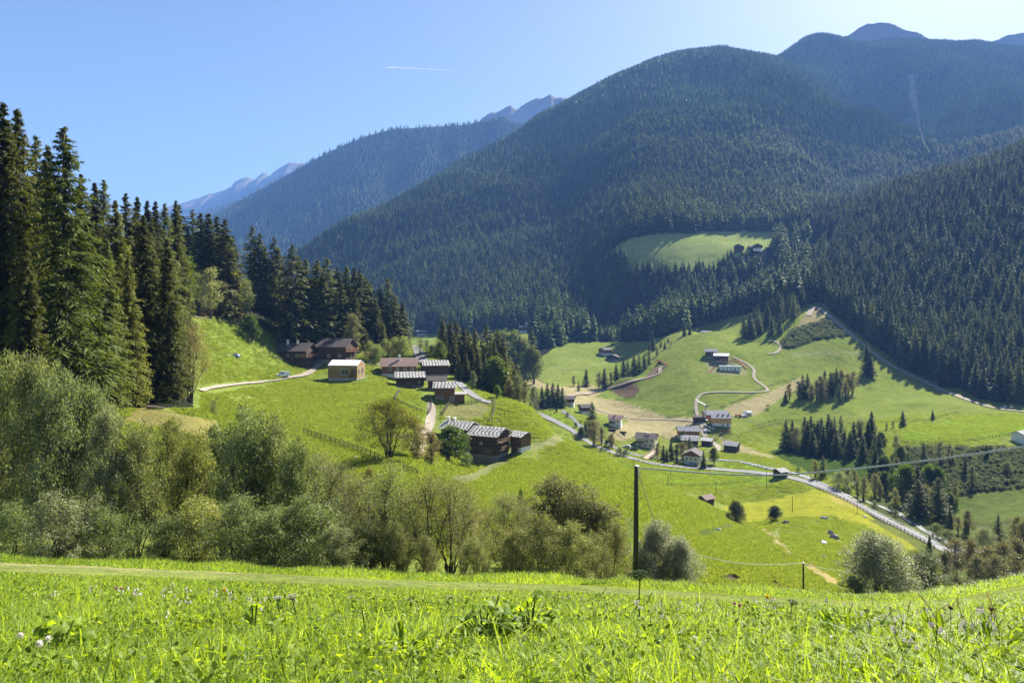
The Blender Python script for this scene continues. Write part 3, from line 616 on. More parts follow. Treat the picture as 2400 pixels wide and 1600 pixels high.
def loft_trees(M, n, smin, label):
    X, Y, Z = M; k = X.shape[0]; i = rng.uniform(8 + smin * 45, k - 2, n); j = rng.uniform(0, X.shape[1] - 2, n); a = i.astype(int); b = j.astype(int); fi = i - a; fj = j - b
    def ip(A): return A[a, b] * (1 - fi) * (1 - fj) + A[a + 1, b] * fi * (1 - fj) + A[a, b + 1] * (1 - fi) * fj + A[a + 1, b + 1] * fi * fj
    T = np.stack([ip(X), ip(Y), ip(Z)], 1); fscatter('forest', T, rng.uniform(17, 28, n), rng.random(n) < .4, label, True)
loft_trees(MG, 30000, 0, 'hazy forest covering the mountain behind the left shoulder of the big one')
loft_trees(MH2, 8000, 0, 'pale blue forest on the far ridge below the jagged peak')
loft_trees(MH, 5000, .2, 'faint blue forest at the foot of the farthest jagged peak')
# contrail
g = Geo(); xs = np.linspace(0, 1, 40); P = np.stack([(908 + 160 * xs - 1200) / F * 8000, np.full(40, 8000.), (HZ - 158 - 7 * xs) / F * 8000 + 3 * fbm(xs * 8, xs * 0, 2, 4)], 1)
g.tube(P, 5.5 * (1 - xs) ** .5 * (.8 + .3 * fbm(xs * 20, xs * 0, 2, 5)) + .2, 6)
ct = link('contrail', g.build('contrail', leafmat('ice_cloud', (.95, .95, .95), (.95, .95, .95), .5, 1, 0, rand=0, tcol=(1, 1, 1))), None); tag(ct, 'thin white contrail in the blue sky over the valley', 'contrail')
# ------------------------------------------------------------------ broadleaved trees and shrubs
M_LEAF = leafmat('green_leaves', (.045, .075, .016), (.19, .245, .058), .45, .45, .3, objcol=True, rand=.15)
M_SILV = leafmat('silvery_leaves', (.052, .068, .020), (.45, .475, .275), .42, .5, .3, objcol=True, rand=.15, tcol=(1.1, 1.1, .55))
M_STEM = simplemat('stem_bark', (.05, .04, .03), (.11, .09, .07), .9, .1, 3.0, .02, stretch=(5, 5, 1.0))
def broadleaf(seed, H, Wd, z0=.12, lobes=8, ncl=70, nl=9000, ls=.17, lw=.085, stems=4, rc=.75, thin_=1.0, spread=.25, flat=1.0):
    r = np.random.default_rng(seed); g = Geo(); t = Geo()
    LC = []; LR = []
    for k in range(lobes):
        f = (k + .5 * r.random()) / max(lobes - 1, 1); f = min(f, 1)
        zz = H * (z0 + .10 + (.80 - z0) * f); a = k * 2.4 + r.normal(0, .4)
        wr = Wd * .5 * (.62 if f < .75 else .30) * (.45 + .75 * r.random()) * math.sin(math.pi * min(.93, .28 + .62 * f)) ** .5
        LC.append((wr * math.cos(a), wr * math.sin(a), zz)); LR.append(Wd * (.20 + .13 * r.random()) * (1.0 if f < .8 else .78))
    LC = np.array(LC); LR = np.array(LR)
    sb = [np.array((r.normal(0, .05 * Wd), r.normal(0, .05 * Wd), -.6)) for _ in range(stems)]
    cl = []; sprig = []
    for k in range(lobes):
        b = sb[k % stems]; c = LC[k]; mid = b * .5 + c * .5 + np.array((-(c[0]) * .22, -(c[1]) * .22, .06 * H)) + r.normal(0, .03 * H, 3); mid[2] = abs(mid[2])
        s = np.linspace(0, 1, 8)[:, None]; P = (1 - s) ** 2 * b + 2 * s * (1 - s) * mid + s ** 2 * c; P += r.normal(0, .012 * H, P.shape) * np.sin(s * np.pi)
        rb = H * .013 * (.7 + .5 * r.random()); t.tube(P, np.linspace(rb, rb * .3, 8), 6)
        nk = max(3, int(ncl / lobes))
        d = nrm(r.normal(size=(nk, 3)) + np.array((0, 0, .35))); rad = LR[k] * (.55 + .5 * r.random(nk) ** .5)
        C = c + d * rad[:, None] * np.array((1, 1, flat * 1.15)); C[:, 2] = np.maximum(C[:, 2], .05 * H); cl.append(C)
        ns_ = 5; ds = nrm(r.normal(size=(ns_, 3)) * (.8, .8, .5) + np.array((0, 0, .75))); Cs = c + ds * (LR[k] * r.uniform(1.0, 1.35, ns_))[:, None]; sprig.append(Cs)
        for q in range(ns_): t.tube([c, c * .4 + Cs[q] * .6, Cs[q] + ds[q] * .3], [rb * .3, rb * .18, rb * .06], 4, caps=False)
        for q in range(min(nk, 7)):
            t.tube([c * .85 + P[4] * .15, (c + C[q]) / 2 + r.normal(0, .02 * H, 3), C[q]], [rb * .30, rb * .2, rb * .1], 4, caps=False)
    C = np.vstack(cl + sprig); n = len(C); w_ = .5 + r.random(n); w_[-len(sprig) * 5:] *= .45; w_ /= w_.sum(); rcs = np.full(n, rc); rcs[-len(sprig) * 5:] *= .55; idx = r.choice(n, nl, p=w_)
    off = r.normal(0, 1, (nl, 3)) * (rcs * (.5 + .6 * r.random(n)))[idx][:, None] * np.array((1, 1, .8))
    pos = C[idx] + off; pos[:, 2] = np.maximum(pos[:, 2], .03 * H)
    d = nrm(nrm(off) * .7 + r.normal(0, .7, (nl, 3)) + np.array((0, 0, .12))); sv = nrm(np.cross(d, r.normal(0, 1, (nl, 3))))
    ct = r.random(n); tint = np.clip(.32 * ct[idx] + .22 * r.random(nl) + .25 * r.random(nl) ** 2 + .45 * (r.random(nl) < .10), 0, 1)  # random leaf tone; the few lightest leaves are glints put into the colour
    k = ls * (.6 + .8 * r.random(nl)); g.leaves(pos, d, sv, k, k * lw / ls, tint)
    return g, t
def bl_mesh(nm, mat, **kw):
    g, t = broadleaf(**kw); V = np.vstack(g.v); hh, ww = np.percentile(V[:, 2], 99.4), np.percentile(np.hypot(V[:, 0], V[:, 1]), 96) * 2
    return g.build(nm + '_crown', mat), t.build(nm + '_trunk', M_STEM, True), hh, ww
SHR = [bl_mesh('shrub', M_SILV, seed=500 + i, H=9, Wd=7.4, z0=.06, lobes=11, ncl=130, nl=24000, ls=.185, lw=.09, stems=5, rc=.50) for i in range(5)]
SHF = [bl_mesh('fine_shrub', M_SILV, seed=520 + i, H=9, Wd=6.0, z0=.15, lobes=9, ncl=120, nl=13000, ls=.13, lw=.055, stems=2, rc=.60) for i in range(3)]
SHS = [bl_mesh('low_shrub', M_SILV, seed=540 + i, H=5, Wd=6.2, z0=.02, lobes=9, ncl=110, nl=17000, ls=.15, lw=.07, stems=5, rc=.36, flat=.9) for i in range(3)]
SHD = [bl_mesh('dense_shrub', M_SILV, seed=550 + i, H=5.4, Wd=6.0, z0=.02, lobes=13, ncl=190, nl=26000, ls=.17, lw=.075, stems=6, rc=.42, flat=.9) for i in range(2)]
TRE = [bl_mesh('broadleaf_tree', M_LEAF, seed=560 + i, H=10, Wd=6.6, z0=.22, lobes=10, ncl=120, nl=9500, ls=.36, lw=.21, stems=1, rc=.56) for i in range(4)]
BIR = [bl_mesh('birch', M_SILV, seed=580 + i, H=12, Wd=5.0, z0=.10, lobes=9, ncl=90, nl=4600, ls=.34, lw=.16, stems=2, rc=.62) for i in range(4)]
BRN = [bl_mesh('orchard_tree', M_LEAF, seed=600, H=12, Wd=12.5, z0=.30, lobes=10, ncl=150, nl=17000, ls=.26, lw=.13, stems=2, rc=.8)]
ORD = 'first second third fourth fifth sixth seventh eighth ninth tenth eleventh twelfth thirteenth fourteenth fifteenth sixteenth seventeenth eighteenth nineteenth twentieth twenty-first twenty-second twenty-third twenty-fourth twenty-fifth twenty-sixth twenty-seventh twenty-eighth twenty-ninth thirtieth thirty-first thirty-second thirty-third thirty-fourth thirty-fifth thirty-sixth thirty-seventh thirty-eighth thirty-ninth fortieth'.split()
BASEROW = []
def plant(name, crown, trunk, H0, px, top, Y, label, cat, group=None, colr=(1, 1, 1), wid=None, W0=None, hgt_=None, tcol=None):
    b = at(px, Y); h = (rowof(b) - top) / F * Y if hgt_ is None else hgt_
    h = max(h, 1.0); sz = h / H0; sxy = sz * (1.45 if (name in ('spruce_tree', 'larch_tree') and Y > 180) else 1) if wid is None else (wid / F * Y) / W0
    if BASEROW is not None: BASEROW.append((round(px), top, Y, round(rowof(b)), round(h, 1), name))
    e = empty(name, b, rng.uniform(0, 6.28), (sxy, sxy, sz)); tag(e, label, cat, group)
    t = link('trunk', trunk, e); c = link('crown', crown, e); c.color = (*colr, 1)
    if tcol: t.color = (*tcol, 1)
    return e
SB_ = {1929: 1120, 1911: 1120, 1871: 1105, 1965: 1145, 1986: 1145, 2002: 1140, 2025: 1175, 2010: 1165, 2051: 1165, 2062: 1168, 2050: 1188, 2099: 1195, 2152: 1215, 2199: 1222, 2178: 1150, 2112: 1092, 2137: 1112, 2164: 1090, 2227: 1235, 2268: 1255, 2263: 1258, 2246: 1250, 2100: 1210, 2085: 1192, 2140: 1226, 2340: 1290, 2381: 1282}
ROADX = [1500, 1640, 1780, 1840, 1880, 1920, 1980, 2060, 2130, 2200, 2245, 2450]; ROADR = [1080, 1098, 1108, 1117, 1126, 1139, 1167, 1211, 1246, 1281, 1305, 1400]
def series(items, where, group):
    """items: (kind, column, top row, distance, colour[, width]); one labelled tree each, left to right"""
    items = sorted(items, key=lambda q: q[1]); cnt = {}; tot = {}
    for q in items: tot[q[0]] = tot.get(q[0], 0) + 1
    for q in items:
        k, px, top, Y = q[:4]; cl = q[4] if len(q) > 4 else (1, 1, 1); wid = q[5] if len(q) > 5 else None
        i = cnt.get(k, 0); cnt[k] = i + 1
        words = {'s': 'dark spruce', 'l': 'pale feathery larch', 't': 'green broadleaved tree', 'b': 'pale birch', 'w': 'silvery willow shrub', 'f': 'thin airy alder', 'o': 'low rounded willow bush', 'd': 'dense pale silver willow'}[k]
        lab = words + (', %s such from left, %s' % (ORD[i], where) if tot[k] > 1 else ', the only one %s' % where)
        if px > 1500 and 200 < Y < 440:
            if 'along the stream' in where and round(px) in SB_: Y = cast(px, SB_[round(px)], 170, 460).y
            rr_ = np.interp(px, ROADX, ROADR)
            if px > 1840 and Y > 200 and rowof(at(px, Y)) > rr_ - 14: Y = cast(px, rr_ - 16, 170, 460).y
        v = rng.integers(0, 1000)
        if k == 's' and Y < 330: f_ = rng.uniform(.75, 1.55); cl = (cl[0] * (1.12 * f_ + .06 * (f_ > 1.2)), cl[1] * f_, cl[2] * .72 * f_)
        if k == 'l' and Y < 330: cl = (cl[0] * 1.1, cl[1] * 1.0, cl[2] * .8)
        if k == 'b' and Y < 330 and 'ridge' in where: cl = (cl[0] * 1.3, cl[1] * 1.3, cl[2] * 1.2)
        if k == 't': cl = (min(cl[0] * 1.3, 1.2), cl[1], cl[2] * .65)
        if k == 's':
            P = SPN if Y < 180 else SPM; c, t = P[v % len(P)]; plant('spruce_tree', c, t, 30 if Y < 180 else 25, px, top, Y, lab, 'spruce', group, cl, wid, 7.2 if Y < 180 else 6.6)
        elif k == 'l':
            P = LAN if Y < 180 else LAM; c, t = P[v % len(P)]; plant('larch_tree', c, t, 30 if Y < 180 else 25, px, top, Y, lab, 'larch', group, cl, wid, 8.0 if Y < 180 else 6.4)
        else:
            P = {'t': TRE, 'b': BIR, 'w': SHR, 'f': SHF, 'o': SHS, 'd': SHD}[k]; c, t, H0, W0 = P[v % len(P)]
            plant({'t': 'broadleaf_tree', 'b': 'birch_tree', 'w': 'willow_shrub', 'f': 'alder_tree', 'o': 'willow_bush', 'd': 'silver_willow'}[k], c, t, H0, px, top, Y, lab,
                  {'t': 'tree', 'b': 'birch', 'w': 'shrub', 'f': 'tree', 'o': 'bush', 'd': 'willow'}[k], group, cl, wid, W0)
OLV = (.92, 1.02, .8); YLO = (1.25, 1.2, .7); BRW = (1.15, .88, .62); SIL = (1.3, 1.28, 1.35); GRN = (.75, 1.05, .5)
series([('s', -60, 190, 74), ('s', 8, 240, 72), ('s', 40, 256, 84), ('l', 84, 318, 96), ('s', 112, 342, 92), ('l', 150, 297, 74, (.85, .95, .8), 235), ('s', 68, 420, 108), ('s', -10, 420, 78), ('s', 190, 408, 96),
        ('s', 222, 428, 104), ('l', 242, 420, 112), ('s', 270, 470, 100), ('l', 296, 452, 116), ('s', 322, 462, 118), ('s', 336, 505, 98), ('s', 345, 470, 135), ('l', 352, 545, 112), ('s', 392, 560, 100), ('l', 250, 560, 84, (.9, .95, .8)),
        ('s', 365, 472, 150), ('l', 386, 476, 160), ('s', 412, 470, 170), ('s', 60, 560, 66), ('s', 300, 600, 92), ('l', 412, 676, 108, (.8, .9, .8))],
       'in the tall forest edge at left', 'tall conifers on the left')
series([('s', 420, 480, 255), ('l', 452, 490, 258), ('s', 470, 497, 255), ('s', 488, 498, 252), ('s', 509, 506, 260), ('s', 526, 512, 252), ('s', 545, 552, 268), ('s', 500, 545, 254), ('s', 532, 585, 262), ('s', 440, 540, 246),
        ('l', 591, 529, 288), ('s', 608, 547, 290), ('s', 620, 575, 294), ('l', 642, 555, 292), ('s', 650, 580, 296), ('l', 685, 569, 275), ('s', 700, 600, 285), ('s', 717, 605, 290), ('s', 743, 607, 290), ('l', 766, 602, 286), ('s', 756, 640, 282),
        ('s', 778, 650, 292), ('s', 791, 628, 296), ('s', 812, 622, 296), ('s', 831, 625, 306, (1.1, .9, .7)), ('s', 844, 632, 300), ('s', 858, 650, 304), ('l', 869, 660, 306), ('s', 890, 671, 310), ('l', 908, 650, 312), ('s', 926, 690, 312), ('s', 944, 708, 316), ('s', 897, 756, 296), ('s', 800, 660, 286), ('s', 735, 660, 280), ('s', 830, 680, 290), ('s', 880, 700, 300)],
       'along the wooded ridge behind the hamlet', 'conifers on the ridge behind the hamlet')
series([('t', 412, 594, 222, (.8, 1.1, .6)), ('b', 462, 640, 234, (.9, .9, .8)), ('b', 492, 628, 238, (1.1, 1.05, .85)), ('t', 440, 650, 230, (.7, .8, .5)), ('b', 545, 640, 258, (1.1, 1.0, .7)), ('b', 575, 655, 266, (.9, .95, .7)), ('b', 640, 638, 290, (1.25, 1.15, .75)), ('b', 610, 700, 286, (.8, .85, .55)), ('b', 520, 660, 248, (.9, .85, .6))],
       'below the wooded ridge above the steep green field', 'broadleaved trees above the field')
series([('t', 589, 739, 252, (.55, .85, .5)), ('b', 701, 747, 288, (1.0, 1.05, .9)), ('b', 828, 738, 280, (1.0, .95, .75)), ('b', 815, 770, 278, (.8, .85, .6))],
       'close to the two brown farmhouses', None)
series([('o', 868, 800, 276, (1.2, 1.3, .7)), ('o', 884, 808, 272, (1.1, 1.25, .6)), ('o', 905, 795, 282, (1.2, 1.3, .7)), ('o', 925, 790, 286, (1.2, 1.3, .7)), ('o', 945, 788, 284, (1.25, 1.35, .75)), ('o', 962, 800, 300, (1.1, 1.2, .8)), ('f', 985, 792, 290, (1.15, 1.2, .9)), ('f', 1000, 796, 292, (1.1, 1.15, .9)), ('o', 1012, 808, 288, (1, 1.1, .8))],
       'on the bank behind the tiled farmhouse', 'light green bushes behind the farmhouse')
series([('s', 1037, 743, 300), ('s', 1055, 752, 296), ('s', 1069, 751, 300), ('s', 1087, 766, 292), ('s', 1097, 772, 296), ('s', 1113, 769, 286), ('l', 1141, 761, 300), ('l', 1166, 771, 292), ('s', 1150, 800, 284), ('s', 1178, 792, 292), ('s', 1128, 800, 296), ('s', 1191, 836, 278), ('l', 1211, 851, 276, (.9, 1, .8)), ('s', 1080, 800, 280), ('s', 1106, 812, 276), ('s', 1200, 850, 284), ('s', 1046, 790, 284), ('s', 1134, 830, 274), ('s', 1172, 830, 274),
        ('t', 1160, 838, 262, (.8, 1.05, .6)), ('l', 1138, 838, 262, (.8, 1, .7)), ('s', 1186, 835, 264), ('b', 1110, 870, 250, (.75, .9, .75)), ('t', 1165, 903, 238, (.9, 1.3, .6)), ('b', 1194, 888, 246, (.9, .68, .45)), ('b', 1230, 892, 246, (.95, .82, .6)), ('b', 1214, 880, 250, (.8, .85, .6)), ('t', 1032, 801, 276, (.9, 1.25, .6)), ('s', 1092, 825, 264), ('s', 1120, 822, 266), ('s', 1064, 800, 270), ('s', 1075, 830, 262), ('l', 1150, 826, 268, (.8, 1, .7)), ('s', 1182, 815, 272), ('s', 1206, 862, 262), ('s', 1098, 800, 276), ('s', 1115, 795, 280), ('s', 1158, 800, 280)],
       'in the wood right of the hamlet', 'wood at the right end of the hamlet')
series([('t', 1180, 777, 620, (.8, .95, .9)), ('t', 1200, 778, 615, (.9, 1.05, .9)), ('b', 1190, 800, 600, (.8, .85, .85)), ('l', 1218, 785, 600), ('b', 1229, 793, 600, (.9, .8, .7)), ('t', 1205, 825, 590, (.8, .9, .9)), ('l', 1236, 814, 590), ('b', 1228, 838, 585, (.8, .85, .85)), ('l', 1247, 773, 620), ('t', 1247, 812, 560, (.8, .95, .8)), ('b', 1170, 800, 615, (.8, .75, .7)), ('t', 1215, 845, 588, (.7, .8, .8))],
       'on the shaded edge beyond the hamlet wood', 'trees beyond the hamlet wood')
series([('s', 1258, 916, 440), ('s', 1270, 904, 440), ('s', 1283, 896, 444), ('s', 1296, 895, 444), ('s', 1308, 897, 444), ('s', 1318, 906, 440), ('b', 1250, 905, 420, (.95, .95, .9)), ('b', 1244, 940, 410, (.9, .95, .9)), ('s', 1388, 941, 388), ('b', 1392, 984, 364, (1.05, .8, .6)), ('b', 1410, 1000, 372, (.9, .85, .7)), ('t', 1362, 1000, 372, (.7, .9, .6)), ('t', 1350, 990, 390, (.7, .9, .6)), ('t', 1432, 1020, 372, (.8, .95, .7)), ('b', 1434, 1015, 368, (1.0, .85, .65)), ('o', 1452, 1047, 352, (1.0, 1.1, .9)), ('o', 1330, 965, 410, (.8, 1.0, .7)), ('o', 1360, 985, 400, (.8, 1, .7))],
       'around the small chalets at the valley edge', 'trees around the small chalets')
series([('s', 1374, 863, 575), ('s', 1417, 861, 570), ('b', 1404, 872, 572, (1.0, .85, .65)), ('b', 1432, 872, 578, (1, .85, .65)), ('s', 1444, 851, 585), ('s', 1462, 841, 592), ('l', 1471, 840, 596), ('s', 1486, 831, 604), ('l', 1498, 827, 606), ('s', 1510, 829, 612), ('l', 1521, 820, 624), ('s', 1531, 786, 690), ('l', 1540, 812, 650), ('s', 1549, 798, 690), ('s', 1566, 790, 700), ('b', 1572, 798, 672, (1, .85, .65)), ('s', 1558, 800, 670), ('s', 1590, 790, 700), ('s', 1604, 756, 712), ('s', 1617, 760, 715), ('s', 1522, 800, 700), ('b', 1345, 880, 560, (1, .9, .75)), ('l', 1356, 892, 540)],
       'in the row beside the earth track', 'trees in the row beside the earth track')
series([('s', 1841, 914, 480), ('b', 1850, 898, 484, (1.05, .78, .6)), ('s', 1881, 878, 487), ('s', 1893, 875, 487), ('b', 1872, 892, 484, (.9, .75, .6)), ('b', 1902, 900, 477, (1.1, .88, .7)), ('b', 1915, 890, 482, (.95, .75, .6)), ('s', 1933, 867, 491), ('s', 1946, 871, 493), ('s', 1961, 861, 496), ('b', 1925, 880, 480, (.9, .72, .55)), ('b', 1952, 872, 501, (1.0, .76, .62)), ('b', 1972, 867, 501, (1.05, .78, .65)), ('b', 1988, 874, 499, (1.0, .76, .62)), ('b', 1998, 870, 503, (.95, .7, .58)), ('l', 1966, 897, 477, (.8, .9, .7)), ('b', 1982, 895, 487, (.9, .75, .6)), ('s', 2032, 803, 558), ('s', 2040, 822, 553)],
       'in the spinney on the sloping meadow', 'trees of the meadow spinney')
series([('s', 1842, 983, 375), ('s', 1857, 985, 378), ('b', 1866, 1002, 370, (.8, .72, .6)), ('s', 1886, 976, 382), ('s', 1901, 974, 380), ('s', 1893, 985, 374), ('s', 1909, 990, 376), ('s', 1917, 984, 378), ('s', 1925, 978, 382), ('s', 1942, 969, 380), ('s', 1949, 985, 372), ('l', 1956, 976, 376), ('l', 1971, 972, 388), ('s', 1980, 1007, 362), ('s', 2001, 988, 358), ('s', 2016, 996, 364), ('s', 1992, 1010, 352), ('s', 2043, 962, 364), ('s', 2034, 985, 358), ('t', 2064, 1013, 350, (.6, .75, .7)), ('b', 2100, 1020, 346, (1, 1, 1)), ('b', 2106, 1038, 340, (.95, .95, .95)), ('b', 2093, 985, 388, (1.05, .9, .75)), ('b', 2078, 990, 386, (.9, .9, .8)), ('s', 2116, 961, 392), ('s', 2186, 959, 410), ('o', 2015, 983, 400, (.8, .8, .6)), ('s', 1930, 1000, 366), ('s', 2022, 1020, 344), ('s', 2052, 1020, 340), ('s', 1905, 1005, 366), ('s', 1960, 1005, 362)],
       'in the dark stand above the stream', 'trees of the dark stand above the stream')
series([('l', 1929, 1066, 296), ('b', 1911, 1078, 298, (1.2, 1.1, .6)), ('o', 1871, 1093, 306, (1.1, 1.3, .9)), ('o', 1965, 1102, 282, (1.2, 1.25, 1.25)), ('b', 1986, 1097, 284, (1.05, .98, .7)), ('b', 2002, 1100, 280, (1.0, .8, .6)), ('b', 2025, 1118, 266, (1.05, .95, .7)), ('b', 2010, 1125, 268, (.9, .9, .7)), ('b', 2051, 1110, 268, (1.1, .98, .75)), ('b', 2062, 1130, 262, (.95, .9, .7)), ('o', 2050, 1172, 252, (.8, 1, .7)), ('b', 2099, 1144, 252, (1.05, 1.0, .6)), ('l', 2152, 1122, 240, (.7, .75, .65), 54), ('l', 2199, 1117, 240, (.7, .75, .65), 52), ('t', 2178, 1089, 272, (.9, 1.25, .6)), ('t', 2112, 1045, 300, (.85, 1.1, .55)), ('l', 2137, 1064, 290, (.7, .85, .6)), ('l', 2164, 1033, 300, (.65, .8, .6)), ('s', 2150, 1090, 280), ('t', 2126, 1090, 285, (.7, 1.0, .5)), ('b', 2203, 1035, 322, (1, 1, .95)), ('s', 2226, 1040, 326, (.6, .7, .6)), ('b', 2232, 1050, 320, (1, 1, 1)), ('s', 2227, 1188, 222), ('b', 2268, 1194, 214, (.95, .8, .68)), ('l', 2263, 1215, 210, (.6, .7, .5)), ('b', 2246, 1210, 212, (1, .85, .7)), ('o', 2100, 1194, 236, (1, 1.05, 1)), ('o', 2085, 1180, 240, (.9, 1, .8)), ('o', 2140, 1216, 226, (.95, 1, .9)), ('l', 2340, 1205, 205, (.7, .8, .6)), ('b', 2381, 1208, 206, (1, .85, .65)), ('b', 2400, 1215, 200, (1, .85, .65)), ('o', 2195, 1225, 220, (.75, .9, .6)), ('o', 2222, 1240, 214, (.8, .85, .6)), ('o', 2310, 1235, 210, (1.1, 1.1, 1.1)), ('s', 2312, 1040, 318, (.6, .7, .6)), ('s', 2262, 1075, 300, (.6, .7, .6)), ('b', 2278, 1090, 290, (.8, .85, .8)), ('o', 2360, 1080, 300, (.8, .9, .6)), ('t', 2380, 1100, 300, (.6, .75, .5)), ('b', 2010, 1140, 262, (.8, .85, .65)), ('o', 1990, 1140, 270, (1, 1.05, 1))],
       'along the stream below the road bend', 'trees along the stream')
series([('b', 2240, 1262, 160, (.85, .66, .52), 60), ('b', 2275, 1266, 155, (.9, .7, .54), 60), ('b', 2310, 1280, 150, (.82, .66, .54), 60), ('b', 2350, 1270, 155, (.8, .64, .52), 60), ('b', 2385, 1262, 160, (.82, .68, .54), 60), ('b', 2330, 1300, 140, (.9, .75, .6), 55), ('b', 2215, 1290, 150, (.82, .68, .54), 50), ('b', 2420, 1290, 150, (.9, .75, .6), 55), ('b', 2290, 1300, 140, (.78, .68, .54), 50)],
       'in the reddish brown thicket at lower right', 'reddish brown thicket')
series([('s', 2178, 1253, 140, (.8, .95, .7)), ('d', 2056, 1252, 88, (1.3, 1.25, 1.9), 165), ('w', 2172, 1292, 100, (.62, .68, .55), 120), ('o', 2000, 1350, 86, (.9, .95, .9), 60), ('o', 2120, 1350, 95, (.8, .85, .7), 60), ('o', 2240, 1340, 105, (.7, .7, .5), 80)],
       'behind the right end of the flowering meadow', None)
series([('s', 1555, 1042, 346), ('s', 1573, 1030, 346), ('s', 1563, 1050, 340), ('b', 1541, 1036, 352, (1.05, .88, .65)), ('b', 1600, 1036, 348, (1.05, .85, .62)), ('l', 1616, 1022, 356), ('s', 1634, 1041, 352), ('s', 1587, 1063, 336), ('s', 1604, 1060, 338), ('s', 1649, 1056, 330), ('t', 1672, 1048, 342, (.9, 1.1, .6)), ('t', 1585, 1050, 352, (.7, .85, .5)), ('o', 1530, 1050, 372, (.8, .95, .7)), ('o', 1466, 1052, 352, (.9, 1.1, .7)), ('t', 1421, 1030, 372, (.7, .9, .6)), ('o', 1380, 1020, 378, (.9, 1.0, .8)), ('t', 1304, 958, 420, (.6, .8, .55)), ('o', 1290, 972, 412, (.8, .95, .7)), ('s', 1372, 985, 378), ('o', 1410, 1046, 356, (.95, 1.1, .9)), ('t', 1600, 1010, 392, (.6, .8, .5)), ('s', 1606, 1025, 380)],
       'among the houses by the timber bridge', 'trees among the valley houses')
TP = [(1735, 788), (1760, 776), (1800, 742), (1850, 716), (1882, 712), (1886, 728), (1842, 762), (1832, 788), (1790, 794), (1750, 797)]
for k in range(400):
    qx, qy = rng.uniform(1735, 1886), rng.uniform(712, 797)
    if k % 6 or not inpoly(np.array([qx]), np.array([qy]), TP)[0]: continue
    b = cast(qx, qy, 560, 900); v = rng.integers(0, 1000); L_ = rng.random() < .2; P = LAM if L_ else SPM; c, t = P[v % len(P)]
    e = empty('larch_tree' if L_ else 'spruce_tree', b, rng.uniform(0, 6.28)); sc_ = rng.uniform(.75, 1.1); e.scale = (sc_ * 1.2, sc_ * 1.2, sc_); tag(e, ('pale larch' if L_ else 'dark spruce') + ' in the forest tongue above the meadow spur farm', 'larch' if L_ else 'spruce', ('larches' if L_ else 'spruces') + ' of the forest tongue')
    link('trunk', t, e); link('crown', c, e).color = (1, 1, 1, 1)
BP = [(1962, 1108), (2010, 1085), (2060, 1078), (2140, 1098), (2240, 1165), (2262, 1238), (2190, 1215), (2120, 1180), (2050, 1142)]
for k in range(260):
    qx, qy = rng.uniform(1962, 2262), rng.uniform(1078, 1238)
    if k % 5 or not inpoly(np.array([qx]), np.array([qy]), BP)[0]: continue
    b = cast(qx, qy, 200, 400); kd = ('s', 'b', 't', 'l', 'b')[(k // 5) % 5]; v = rng.integers(0, 1000); hh = rng.uniform(8, 17) if kd in 'sl' else rng.uniform(6, 12)
    if kd in 'sl': P = LAM if kd == 'l' else SPM; c, t = P[v % len(P)]; sc_ = hh / 25; sx_ = sc_ * 1.3
    else: P = BIR if kd == 'b' else TRE; c, t, H0, W0 = P[v % len(P)]; sc_ = sx_ = hh / H0
    nm_, wd_ = {'s': ('spruce_tree', 'dark spruce'), 'l': ('larch_tree', 'greenish larch'), 'b': ('birch_tree', 'olive brown birch'), 't': ('broadleaf_tree', 'green leafy tree')}[kd]
    e = empty(nm_, b, rng.uniform(0, 6.28), (sx_, sx_, sc_)); tag(e, wd_ + ' in the shady tree belt beyond the stream', wd_.split()[-1], {'s': 'spruces', 'l': 'larches', 'b': 'birches', 't': 'leafy trees'}[kd] + ' of the belt beyond the stream')
    link('trunk', t, e); link('crown', c, e).color = {'s': (.8, .9, .65, 1), 'l': (.8, .95, .65, 1), 'b': (.85, .8, .55, 1), 't': (.75, .85, .4, 1)}[kd]
